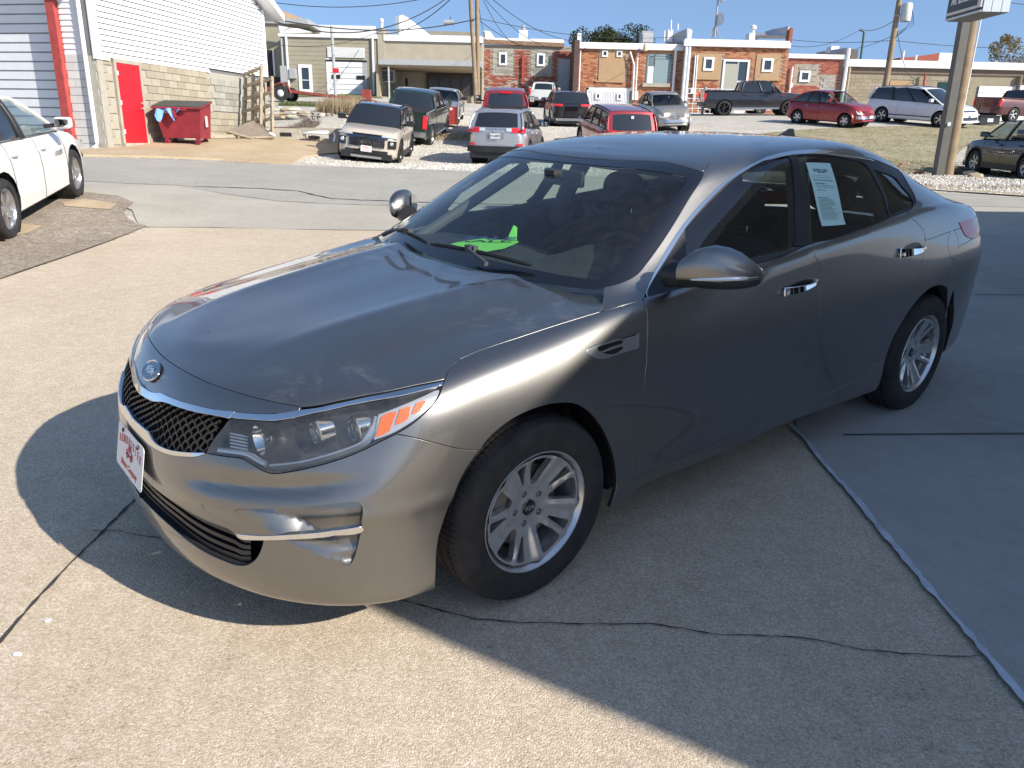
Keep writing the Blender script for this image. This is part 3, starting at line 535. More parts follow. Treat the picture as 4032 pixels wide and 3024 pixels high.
box('chimney', ((-0.08, 9.06)[0], 66, b0[1]), ((0.61, 9.07)[0], 67.2, (0.25, 9.89)[1]), M_wtrim, A); MB().lathe([(.2, 0), (.12, .2), (.12, .3)], 10, 'z', (0.25, 66.60, 9.98)).build('chimney_pot', M_grey, A)
box('chimney', ((-1.25, 9.03)[0], 66, b0[1]), ((-1.04, 9.04)[0], 66.6, (-1.17, 9.32)[1]), M_brC, A)
pipe(A, [(0.23, 61.85, 7.57), ((0.25, 61.85, 5.29)[0], 61.85, 3.9)], .06, M_redwood, 'conduit'); pipe(A, [((-2.65, 61.90, 8.26)[0] - .12, 61.8, b0[1]), ((-2.65, 61.90, 8.26)[0] - .12, 61.8, 3.8)], .10, M_tan2)
V = [(-2.97, 64.00, 9.51), (-2.57, 64.00, 9.52), (-2.09, 66.00, 9.07), (-2.74, 64.00, 8.77), (-2.96, 64.00, 8.68)]; o = mesh('parapet_wing', V, [(0, 1, 2, 3, 4)], M_wtrim, A); q_ = o.modifiers.new('s', 'SOLIDIFY'); q_.thickness = .35
# porch arm that throws the long diagonal shadow onto building A is the return wall of building B
B_ = thing('brick_building', 'orange brick building with big tan panel, white ribbed doors and blue grey door', 'building')
b2 = (4.19, 8.49); b3 = (12.02, 8.42); YB = 60.5
box('wall', (b2[0], YB, 3.3), (b3[0], YB + 11, b2[1] - .3), M_mort, B_)
pB = ((5.83, 8.04), (7.72, 5.89)); dB = ((9.40, 7.77), (11.11, 5.80)); gB = ((5.05, 5.40), (8.44, 4.09))
bricks(B_, b2[0], b3[0], 3.5, b2[1] - .35, YB - .005, .33, .125, M_brA, excl=[(pB[0][0], pB[1][0], pB[1][1], pB[0][1]), (dB[0][0], dB[1][0], dB[1][1], dB[0][1]), (gB[0][0], gB[1][0], 3, gB[0][1])], jit=.012)
box('plywood_panel', (pB[0][0], YB - .06, pB[1][1]), (pB[1][0], YB - .002, pB[0][1]), M_ply, B_); box('panel_sill', (pB[0][0] - .2, YB - .12, pB[1][1] - .1), (pB[1][0], YB, pB[1][1]), M_ply, B_)
for a, b in (((6.01, 7.97), (6.43, 7.52)), ((7.07, 7.97), (7.48, 7.53))): window(B_, a[0], b[0], b[1], a[1], YB - .06, .10)
dd = bpy.data.objects.new('door', None); link(dd, B_); x0, x1, z0, z1 = dB[0][0], dB[1][0], dB[1][1], dB[0][1]; xm = (9.96, 7.26)[0]
box('door_leaf', (xm, YB - .03, z0), (x1 - .12, YB, z1 - .12), M_teal, dd); box('side_panel', (x0 + .05, YB - .02, z0 + 1.2), (xm - .05, YB, z1 - .1), dmat('slate panel', (.13, .17, .19), .5), dd); box('white_panel', (x0 + .05, YB - .02, z0), (xm - .05, YB, z0 + 1.15), M_wtrim, dd)
for a, b in (((x0 - .05, z0), (x0 + .05, z1)), ((xm - .05, z0), (xm, z1)), ((x1 - .12, z0), (x1, z1)), ((x0, z1 - .1), (x1, z1)), ((xm, (z0 + z1) / 2 + .7), (x1, (z0 + z1) / 2 + .78))): box('door_frame', (a[0], YB - .06, a[1]), (b[0], YB - .01, b[1]), M_teal, dd)
box('sill', (x0 - .3, YB - .25, z0 - .25), (x1, YB, z0), M_conc, B_)
gd = bpy.data.objects.new('garage_door', None); link(gd, B_); nr = 26; xa, xb = gB[0][0] + .12, gB[1][0] - .25
for k in range(nr): box('door_rib', (xa + k * (xb - xa) / nr + .03, YB - .10, 3.4), (xa + (k + .7) * (xb - xa) / nr, YB - .04, gB[0][1] - .2), M_white, gd)
box('door_sheet', (xa, YB - .06, 3.4), (xb, YB - .01, gB[0][1] - .15), M_white, gd); box('door_frame', (gB[0][0], YB - .08, 3.4), (gB[0][0] + .12, YB, gB[0][1]), M_wtrim, gd); box('door_frame', (gB[0][0], YB - .08, gB[0][1] - .15), (gB[1][0], YB, gB[0][1]), M_wtrim, gd)
for a, b in (((5.69, 5.05), (6.06, 4.60)), ((7.28, 5.07), (7.64, 4.59))): window(gd, a[0], b[0], b[1], a[1], YB - .12, .10)
box('gutter', (b2[0], YB - .25, b2[1] - .45), (b3[0], YB, b2[1] - .18), M_gut, B_); box('coping', (b2[0], YB, b2[1] - .3), (b3[0], YB + .5, b2[1]), M_wtrim, B_)
pipe(B_, [((11.36, 8.35)[0], YB - .12, b2[1] - .3), ((11.36, 8.35)[0], YB - .12, 3.8)], .10, M_gut)
box('end_pier', (b2[0] - .35, YB - 2.4, 3.4), (b2[0], YB + 1.0, (4.13, 8.95)[1] - .6), dmat('dark brick pier', (.10, .06, .05), .9), B_); box('end_post', ((4.18, 9.02)[0], YB + .1, b2[1] - .4), ((4.46, 9.02)[0], YB + .5, (4.31, 9.09)[1]), M_wtrim, B_)
pipe(B_, [(4.42, 60.30, 7.89), ((4.44, 60.30, 5.29)[0], 60.3, 3.9)], .05, M_gut, 'conduit'); pipe(B_, [(8.02, 60.20, 7.89), (8.37, 60.20, 6.99), ((8.42, 60.20, 4.94)[0], 60.2, 4.6)], .06, M_gut, 'conduit'); pipe(B_, [(8.95, 60.20, 8.04), (8.59, 60.20, 7.83), ((8.61, 60.20, 4.88)[0], 60.2, 4.6)], .05, M_gut, 'conduit'); q = (8.59, 4.92); box('meter_box', (q[0] - .2, 60.25, q[1] - .3), (q[0] + .22, 60.5, q[1] + .3), M_gut, B_)
MB().lathe([(.12, .2), (.17, 0), (.15, -.25), (.03, -.3)], 14, 'z', (9.06, 59.90, 8.19)).build('wall_lamp', dmat('yellowed lamp', (.6, .52, .28), .5), B_)
q = (10.49, 10.03); hv = bpy.data.objects.new('roof_unit', None); link(hv, B_); x0, x1 = (9.65, 9.26)[0], (10.55, 9.28)[0]; z0, z1 = (9.77, 9.23)[1], (9.71, 10.04)[1]; box('case', (x0, 66, z0 - .5), (x1, 67.5, z1), M_grey, hv)
for k in range(9): box('fin', (x0 + .08, 65.95, z0 + k * (z1 - z0 - .2) / 9), (x1 - .08, 66, z0 + (k + .55) * (z1 - z0 - .2) / 9), M_gut, hv)
V = [(11.14, 64.00, 9.01), (12.29, 62.00, 8.81), (12.25, 62.00, 9.50), (11.98, 64.00, 9.45), (11.52, 64.00, 9.22)]; o = mesh('parapet_wing', V, [(0, 1, 2, 3, 4)], dmat('grey parapet', (.45, .47, .50), .7, .1), B_); q_ = o.modifiers.new('s', 'SOLIDIFY'); q_.thickness = .3
for a, b in (((10.91, 63.00, 8.95), (10.89, 63.00, 9.70)), ((11.36, 63.00, 9.68), (11.32, 63.00, 10.44)), ((12.06, 64.00, 9.89), (12.04, 64.00, 10.32))): pipe(B_, [a, b], .05, M_gut, 'vent_pipe')
box('chimney', ((11.15, 9.10)[0], 63, (11.16, 8.88)[1]), ((11.54, 9.11)[0], 63.8, (11.29, 9.76)[1]), M_wtrim, B_)
# brick building C
Cb = thing('brick_building', 'orange brick building with tan plywood squares either side of a white framed door', 'building')
YC = 60.; c0 = (11.90, 8.76); c1 = (19.45, 8.88)
box('wall', (c0[0], YC, 3.2), (c1[0], YC + 12, c0[1] - .25), M_mort, Cb)
pC = [((12.87, 7.87), (14.61, 6.18)), ((17.16, 7.90), (18.93, 6.21))]; dC = ((14.80, 7.50), (16.71, 4.70)); wC = [((13.35, 7.61), (14.10, 6.70)), ((17.60, 7.62), (18.39, 6.71))]
bricks(Cb, c0[0] + .5, c1[0], 3.4, c0[1] - .35, YC - .005, .33, .125, M_brA, excl=[(a[0], b[0], b[1], a[1]) for a, b in pC] + [(dC[0][0], dC[1][0], 3, dC[0][1])], jit=.012)
for (a, b), (c_, d) in zip(pC, wC): box('plywood_panel', (a[0], YC - .07, b[1]), (b[0], YC - .002, a[1]), M_ply, Cb); box('panel_sill', (a[0], YC - .13, b[1] - .08), (b[0] + .03, YC, b[1]), M_ply, Cb); window(Cb, c_[0], d[0], d[1], c_[1], YC - .07, .15)
do_ = window(Cb, dC[0][0], dC[1][0], 3.4, dC[0][1], YC, .14, name='door'); xm = (15.84, 6.57)[0]; box('door_leaf', (dC[0][0] + .14, YC - .06, 3.5), (xm, YC - .022, dC[0][1] - .3), dmat('khaki door', (.34, .34, .28), .6, .05), do_); box('mullion', (xm, YC - .06, 3.5), (xm + .1, YC - .02, dC[0][1] - .15), M_grey, do_); box('kick_panel', (xm + .1, YC - .05, 3.5), (dC[1][0] - .14, YC - .02, (15.89, 6.07)[1]), M_wtrim, do_)
box('gutter', (c0[0] - .1, YC - .3, c0[1] - .45), (c1[0], YC, c0[1] - .1), M_gut, Cb); box('coping', (c0[0], YC, c0[1] - .2), (c1[0], YC + .6, c0[1] + .05), M_wtrim, Cb)
for q in ((12.01, 8.51), (12.24, 8.52)): pipe(Cb, [(q[0], YC - .15, q[1]), (q[0], YC - .15, 3.4)], .11, M_gut)
for q, b in (((12.71, 7.73), (12.73, 5.44)), ((12.85, 7.74), (12.91, 4.62))): pipe(Cb, [(q[0], YC - .15, q[1]), (b[0], YC - .15, b[1])], .05, M_gut, 'conduit')
q = (12.70, 5.31); box('meter_box', (q[0] - .12, YC - .25, q[1] - .2), (q[0] + .14, YC, q[1] + .2), M_gut, Cb)
V = [(19.79, 70.00, 10.15), (20.30, 70.00, 10.40), (20.42, 69.00, 10.31), (20.50, 67.00, 10.27), (20.48, 66.00, 10.16), (20.07, 62.00, 9.83), (20.06, 62.00, 9.19)]; o = mesh('parapet_wing', V, [tuple(range(7))], dmat('grey parapet', (.45, .47, .50), .7, .1), Cb); q_ = o.modifiers.new('s', 'SOLIDIFY'); q_.thickness = .35
pipe(Cb, [(19.79, 70.00, 10.17), (20.30, 70.00, 10.41), (20.42, 69.00, 10.33), (20.50, 67.00, 10.28), (20.48, 66.00, 10.17), (20.05, 61.90, 9.83)], .12, M_brC, 'coping_tiles'); box('pier', ((19.75, 9.09)[0], 61.3, c0[1] - .2), ((19.99, 9.10)[0], 62, (19.81, 9.76)[1]), M_brA, Cb)
box('vent_base', ((17.57, 9.53)[0], 64, c0[1] - .1), ((18.02, 9.54)[0], 65, (17.76, 9.80)[1]), M_gut, Cb); pipe(Cb, [(17.98, 64.50, 9.85), (17.95, 64.50, 10.16)], .13, M_gut, 'flue'); MB().lathe([(.14, -.1), (.24, .0), (.24, .2), (.05, .3)], 12, 'z', (17.96, 64.50, 10.14)).build('flue_cap', M_gut, Cb)
V = [(11.04, 63.00, 8.90), (12.34, 61.50, 8.74), (12.44, 61.50, 9.69), (12.25, 61.50, 9.68), (11.96, 62.50, 9.55), (11.55, 63.00, 9.44), (11.21, 64.00, 9.13)]
o = mesh('parapet_wing', V, [tuple(range(7))], dmat('grey parapet', (.45, .47, .50), .7, .1), Cb); q_ = o.modifiers.new('s', 'SOLIDIFY'); q_.thickness = .35
# brick building D
D = thing('brick_building', 'low dark red brick building with one small window, behind the red wagon', 'building')
YD = 61.; e0 = (19.69, 8.07); e1 = (23.90, 8.13)
box('wall', (e0[0], YD, 3.2), (e1[0], YD + 12, e0[1] - .2), M_mort, D)
pD = [((20.45, 7.34), (22.05, 6.01)), ((22.36, 6.67), (23.50, 5.21))]; exD = [(a[0], b[0], b[1], a[1]) for a, b in pD]
bricks(D, e0[0], e1[0], 3.4, e0[1] - .3, YD - .005, .33, .115, M_brC, excl=exD, jit=.02)
wd = ((20.77, 6.95), (21.55, 6.17))
for a, b in pD: bricks(D, a[0], b[0], b[1], a[1], YD - .02, .44, .2, M_blk, excl=[(wd[0][0], wd[1][0], wd[1][1], wd[0][1])], name='block')
window(D, wd[0][0], wd[1][0], wd[1][1], wd[0][1], YD - .03, .15); box('gutter', (e0[0], YD - .2, e0[1] - .3), (e1[0], YD, e0[1]), M_gut, D)
pipe(D, [((24.05, 8.51)[0], YD - .2, (24.05, 8.51)[1]), ((24.05, 8.51)[0], YD - .2, 4.)], .14, M_wtrim, 'corner_pipe'); pipe(D, [(20.12, 60.80, 7.16), ((20.12, 60.80, 5.90)[0], 60.8, 5.)], .07, M_gut, 'conduit'); q = (20.18, 5.91); box('meter_box', (q[0] - .12, YD - .2, q[1] - .15), (q[0] + .12, YD, q[1] + .15), M_gut, D)
V = [(24.22, 68.00, 8.97), (24.52, 62.00, 8.36), (24.42, 62.00, 8.70), (24.60, 64.00, 8.83), (24.65, 66.00, 8.94)]; o = mesh('parapet_wing', V, [(0, 1, 2, 3, 4)], dmat('grey parapet', (.45, .47, .50), .7, .1), D); q_ = o.modifiers.new('s', 'SOLIDIFY'); q_.thickness = .3
box('chimney', ((24.72, 8.98)[0], 66, e0[1] - .3), ((25.34, 8.99)[0], 67, (24.97, 9.25)[1]), M_wtrim, D); box('roof_unit', ((26.20, 8.60)[0], 66, e0[1] - 1.2), ((26.89, 8.62)[0], 67.5, (26.46, 9.05)[1]), dmat('dark unit', (.12, .10, .09), .7), D)
# long brown block building on the right
E_ = thing('block_building', 'long tan block building with a white roller door, right edge behind the sign pole', 'building')
YE = 62.; f0 = (24.53, 7.88); f1 = (37.88, 7.83)
box('wall', (f0[0], YE, 2.2), (f1[0], YE + 14, f0[1] - .3), M_brown, E_)
gE = ((34.72, 6.26), (37.36, 4.14)); oE = [(gE[0][0] - .4, gE[1][0] + 1.4, 2, gE[0][1] + .4), ((31.63, 6.46)[0], (32.82, 6.48)[0], (31.78, 5.68)[1], (31.63, 6.46)[1]), ((27.98, 6.48)[0], (29.54, 6.51)[0], (28.13, 5.60)[1], (27.98, 6.48)[1])]
bricks(E_, f0[0], f1[0] - .3, 3.3, f0[1] - .9, YE - .005, .52, .25, mat('brown split block units', (.3, .25, .18), .9, fn=brick_fn([(0, (.27, .225, .155)), (.5, (.31, .262, .185)), (1, (.35, .30, .22))])), excl=oE, name='block', jit=.02)
box('coping', (f0[0] - .1, YE - .35, f0[1] - .5), (f1[0] + .4, YE + .3, f0[1]), M_wtrim, E_); box('frieze', (f0[0], YE - .1, f0[1] - .9), (f1[0], YE, f0[1] - .5), dmat('brown band', (.16, .12, .09), .8), E_)
rdo = ridges(E_, gE[0][0], gE[1][0], 2.3, gE[0][1], YE - .1, 8, M_white); box('door_reveal', (gE[1][0], YE - .08, 2.3), (gE[1][0] + 1.2, YE, gE[0][1] + .1), M_gut, E_)
box('window', (oE[1][0], YE - .05, oE[1][2]), (oE[1][1], YE, oE[1][3]), mat('dark green glass', (.01, .04, .03), .08), E_); box('plywood_panel', (oE[2][0], YE - .05, oE[2][2]), (oE[2][1], YE, oE[2][3]), M_ply, E_)
pipe(E_, [(f0[0] + .2, YE - .2, f0[1] - .5), (f0[0] + .2, YE - .2, 3.)], .10, M_tan2); pipe(E_, [(f1[0] - .3, YE - .2, f0[1] - .9), (f1[0] - .3, YE - .2, 2.5)], .14, dmat('brown band', (.16, .12, .09), .8)); pipe(E_, [(30.38, 61.70, 7.01), (30.43, 61.70, 5.64)], .08, M_redwood, 'conduit')
V = [(35.92, 75.00, 9.26), (34.43, 75.00, 9.23), (34.39, 75.00, 9.45), (35.54, 75.00, 9.53), (37.92, 75.00, 9.91), (37.91, 75.00, 9.28)]; mb = MB(); mb.add(V[::-1] + [(x, y + 6, z) for x, y, z in V[::-1]], [tuple(range(6)), tuple(range(6, 12))] + [(i, (i + 1) % 6, 6 + (i + 1) % 6, 6 + i) for i in range(6)]); mb.build('rear_gable', M_brC, E_)
box('rear_parapet', ((38.40, 9.94)[0], 76, f0[1] - .2), ((40.04, 9.97)[0], 82, (39.19, 10.04)[1]), M_wtrim, E_)
for q in ((33.24, 9.68), (34.38, 9.36)): pipe(E_, [(q[0], 72, f0[1] - .3), (q[0], 72, q[1])], .12, M_gut, 'flue')
V = [(43.91, 80.00, 9.60), (48.62, 80.00, 10.22), (48.74, 80.00, 9.68)]; MB().add(V + [(x, y + 8, z) for x, y, z in V], [(0, 1, 2), (3, 4, 5), (0, 1, 4, 3), (1, 2, 5, 4)]).build('metal_roof', M_grey, E_)
# far hills / town mass behind the row so that no bare horizon shows
mb = MB(); mb.box((-120, 110, 0), (-22, 118, 8.5)); o = mb.build('town_block', M_tan, None); props(o, 'plain tan building mass far behind the white workshop', 'building')

# ================================================================ THE GREY SEDAN
# ---------- smooth tensor surfaces ----------
def bs(t):
    return np.stack([(1-t)**3,3*t**3-6*t**2+4,-3*t**3+3*t**2+3*t+1,t**3],-1)/6.
def dbs(t):
    return np.stack([-(1-t)**2,3*t**2-4*t,-3*t**2+2*t+1,t**2],-1)/2.
class Surf:
    """half-body tensor B-spline, net[i][j]; mirrored ghosts where the net meets y=0"""
    def __init__(s,net,mu0=True,mu1=True,mv1=True,fit=2):
        D=np.array(net,float);P=D.copy();s.m=(mu0,mu1,mv1)
        for _ in range(fit):
            s.setP(P);uu,vv=np.meshgrid(np.arange(D.shape[0]),np.arange(D.shape[1]),indexing='ij')
            E=D-s(uu.ravel(),vv.ravel()).reshape(D.shape);P=P+E*.8
        s.setP(P);s.n=D.shape[:2]
    def setP(s,P):
        mu0,mu1,mv1=s.m;Q=np.zeros((P.shape[0]+2,P.shape[1]+2,3));Q[1:-1,1:-1]=P
        Y=np.array([1,-1,1])
        Q[0,1:-1]=P[1]*Y if mu0 else 2*P[0]-P[1]
        Q[-1,1:-1]=P[-2]*Y if mu1 else 2*P[-1]-P[-2]
        Q[:,0]=2*Q[:,1]-Q[:,2]
        Q[:,-1]=Q[:,-3]*Y if mv1 else 2*Q[:,-2]-Q[:,-3]
        s.Q=Q
    def __call__(s,u,v,d=None):
        u=np.asarray(u,float);v=np.asarray(v,float)
        nu,nv=s.Q.shape[0]-2,s.Q.shape[1]-2
        i=np.clip(np.floor(u).astype(int),0,nu-2);j=np.clip(np.floor(v).astype(int),0,nv-2)
        bu=(dbs if d=='u' else bs)(u-i);bv=(dbs if d=='v' else bs)(v-j)
        o=0
        for a in range(4):
            for b in range(4): o=o+(bu[...,a]*bv[...,b])[...,None]*s.Q[i+a,j+b]
        return o
    def normal(s,u,v):
        n=np.cross(s(u,v,'u'),s(u,v,'v'));l=np.linalg.norm(n,axis=-1,keepdims=True);return n/np.maximum(l,1e-9)
# ---------- main car nets (car frame: x forward, y left, z up, origin under front axle) ----------
# lower rows r0..r7: (z, dy inward from half width W) for the sides
SX=[.42,.20,-.10,-.45,-.90,-1.50,-2.10,-2.60,-3.00,-3.35]
SW=[.895,.918,.930,.930,.928,.928,.932,.935,.925,.895]
ZS=[.845,.885,.928,.975,1.015,1.055,1.100,1.125,1.115,1.075]     # shoulder (row 8) height
YS=[.800,.812,.825,.845,.862,.872,.865,.845,.815,.765]          # shoulder half width
def side_rows(k):
    W=SW[k];zs=ZS[k];h=zs-.20
    rows=[(.19,.10),(.205,.045),(.29,.030),(.40,.038),(.53,.022),(.66,.006),(.78,0.0)]
    if k in (0,1): rows=[(.18,.07),(.20,.012),(.27,.010),(.38,.012),(.50,.006),(.62,.0),(.72,.008)]
    if k in (2,): rows=[(.18,.10),(.20,.05),(.28,.028),(.39,.028),(.52,.016),(.65,.003),(.77,.003)]
    if k in (8,9): rows=[(.20,.12),(.225,.07),(.30,.045),(.42,.03),(.56,.014),(.70,.004),(.84,.0)]
    out=[[SX[k],W-d,z] for z,d in rows]
    z6=rows[-1][0];out.append([SX[k],W-(W-YS[k])*.34,z6+(zs-z6)*.60])
    out.append([SX[k],YS[k],zs]);return out
def net_main():
    # front columns rows 0..8
    F0=[(.86,.19),(.965,.205),(1.0,.26),(1.01,.34),(1.0,.44),(.995,.56),(.965,.665),(.925,.747),(.872,.803)]
    cols=[]
    yf=[0,.25,.48,.67,.80]
    top=[(.872,.803),(.855,.806),(.772,.815),(.658,.826),(.53,.838)]
    mid=[0,-.015,-.075,-.20,-.385]       # plan sweep at bumper level
    for i,y in enumerate(yf):
        c=[]
        for r,(x,z) in enumerate(F0):
            f=r/8.
            sw=mid[i]
            yy=y
            if r<=5: xx=x+sw
            else:
                a=(r-5)/3.;xx=x+sw*(1-a)+(top[i][0]-F0[8][0])*a if r<8 else top[i][0]
            if i==3: yy=y+(.035 if r<=5 else .035*(1-(r-5)/3.)) 
            if i==4: yy=y+(.055 if r<=5 else .045*(1-(r-5)/3.)-.05*(r-5)/3.)
            if r==0: yy*=.93
            zz=z if r<8 else top[i][1]
            c.append([xx,yy,zz])
        cols.append(c)
    for k in range(10): cols.append(side_rows(k))
    # rear columns
    R0=[(-3.72,.24),(-3.80,.26),(-3.86,.33),(-3.88,.43),(-3.885,.55),(-3.86,.70),(-3.85,.84),(-3.85,.96),(-3.82,1.055)]
    yr=[.72,.50,.25,0]; sw=[.25,.07,.015,0]
    for i,y in enumerate(yr):
        c=[]
        for r,(x,z) in enumerate(R0):
            yy=y if i else y+(.06 if r<7 else 0)
            if r==0: yy*=.93
            c.append([x+sw[i],yy,z+(0.012*(i) if r==8 else 0)])
        cols.append(c)
    # top rows 9..12  (hood ... centre ... trunk)
    N=len(cols)
    # x along rows, y, z tables
    r12=[.70,.64,.56,.46,.34,.22,.06,-.16,-.48,-.92,-1.5,-2.1,-2.65,-3.06,-3.32,-3.52,-3.64,-3.69,-3.70]
    def hoodz(x,y):   # hood / deck top
        if x>-.9:
            s=np.clip((.872-x)/1.29,0,1.2);zc=.818+.205*s**.66- .0*s
            yy=abs(y);z=zc-.018*(yy/.80)**2-.035*max(0,(yy-.50)/.30)**2
            z+= .010*np.exp(-((yy-.44)/.10)**2)*min(1,s*3)
            return z
        zc=1.125-.03*max(0,(-x-3.1)/.7);return zc-.05*(abs(y)/.75)**2
    out=[]
    for i in range(N):
        c=cols[i];x8,y8,z8=c[8];xt=r12[i]
        for q,(a,b) in enumerate([(.10,.22),(.32,.50),(.64,.75),(1,1)]):
            # a: fraction in x toward r12 , y fraction toward 0
            x=x8+(xt-x8)*b;y=y8*(1-b) if b<1 else 0.
            if i==0 or i==N-1: y=0.
            z=hoodz(x,y)
            if q==0: z=z8*.35+z*.65
            c.append([x,y,z])
        out.append(c)
    return np.array(out)
def net_upper():
    M=net_main();cols=[]
    ws=[ # y,(x,z) rows g3..g8
     (0,  [(-.235,0,1.005),(-.49,0,1.155),(-.745,0,1.285),(-.985,0,1.388),(-1.06,0,1.408),(-1.14,0,1.425)]),
     (.28,[(-.25,.29,1.005),(-.50,.275,1.153),(-.755,.26,1.284),(-.993,.245,1.387),(-1.07,.15,1.408),(-1.15,0,1.427)]),
     (.53,[(-.305,.54,1.003),(-.55,.51,1.149),(-.80,.475,1.28),(-1.02,.44,1.383),(-1.09,.28,1.410),(-1.17,0,1.429)]),
     (.74,[(-.39,.735,1.003),(-.635,.69,1.140),(-.865,.645,1.270),(-1.066,.60,1.372),(-1.13,.40,1.413),(-1.22,0,1.436)])]
    for i,(y,rows) in enumerate(ws):
        x3,y3,z3=rows[0]
        if i<3: low=[(x3+.30,y3,z3-.17),(x3+.2,y3,z3-.11),(x3+.10,y3,z3-.055)]
        else: low=[(-.30,.905,.80),(-.32,.875,.89),(-.355,.795,.962)]
        cols.append([list(q) for q in low]+[list(q) for q in rows])
    side={3:[(-.545,.800,1.000),(-.79,.733,1.150),(-1.03,.672,1.300),(-1.21,.615,1.392),(-1.25,.41,1.430),(-1.30,0,1.449)],
     4:[(-.93,.838,1.045),(-1.13,.775,1.205),(-1.33,.705,1.350),(-1.46,.630,1.423),(-1.48,.42,1.452),(-1.48,0,1.466)],
     5:[(-1.51,.853,1.088),(-1.60,.79,1.245),(-1.69,.705,1.388),(-1.76,.628,1.443),(-1.78,.42,1.464),(-1.78,0,1.475)],
     6:[(-2.10,.845,1.128),(-2.12,.785,1.265),(-2.15,.695,1.387),(-2.19,.612,1.437),(-2.2,.40,1.460),(-2.2,0,1.470)],
     7:[(-2.60,.820,1.150),(-2.57,.750,1.248),(-2.54,.660,1.332),(-2.52,.585,1.380),(-2.52,.38,1.415),(-2.5,0,1.432)],
     8:[(-2.99,.780,1.137),(-2.93,.702,1.193),(-2.87,.625,1.255),(-2.80,.560,1.310),(-2.73,.37,1.365),(-2.69,0,1.392)],
     9:[(-3.32,.722,1.104),(-3.24,.650,1.132),(-3.12,.590,1.180),(-2.98,.545,1.243),(-2.85,.36,1.325),(-2.78,0,1.370)]}
    for k in range(3,10):
        c=M[5+k];cols.append([list(c[6]),list(c[7]),list(c[8])]+[list(q) for q in side[k]])
    rear=[[(-3.44,.60,1.090),(-3.32,.560,1.110),(-3.19,.525,1.160),(-3.04,.48,1.235),(-2.89,.32,1.320),(-2.82,0,1.363)],
      [(-3.49,.40,1.098),(-3.36,.385,1.120),(-3.215,.365,1.175),(-3.06,.34,1.252),(-2.91,.22,1.322),(-2.84,0,1.360)],
      [(-3.51,.20,1.102),(-3.375,.195,1.125),(-3.23,.185,1.182),(-3.07,.17,1.260),(-2.925,.11,1.323),(-2.855,0,1.357)],
      [(-3.515,0,1.103),(-3.38,0,1.126),(-3.235,0,1.184),(-3.075,0,1.262),(-2.93,0,1.323),(-2.86,0,1.355)]]
    for q,rows in enumerate(rear):
        x3,y3,z3=rows[0]
        low=[(x3-.3,y3,z3-.06),(x3-.2,y3,z3-.035),(x3-.1,y3,z3-.014)]
        if q==0: low=[(-3.60,.80,.84),(-3.58,.745,1.0),(-3.53,.67,1.095)]
        cols.append([list(q_) for q_ in low]+[list(q_) for q_ in rows])
    A=np.array(cols);A[8:,4:8,2]+=.010;A[7,4:8,2]+=.004
    return A
UP_KW=dict()
def couple(SM,SG):
    for k in range(3,10):
        SG.Q[1+4+(k-3),1:4]=SM.Q[1+5+k,7:10]
        SM.Q[1+5+k,10]=SG.Q[1+4+(k-3),4]


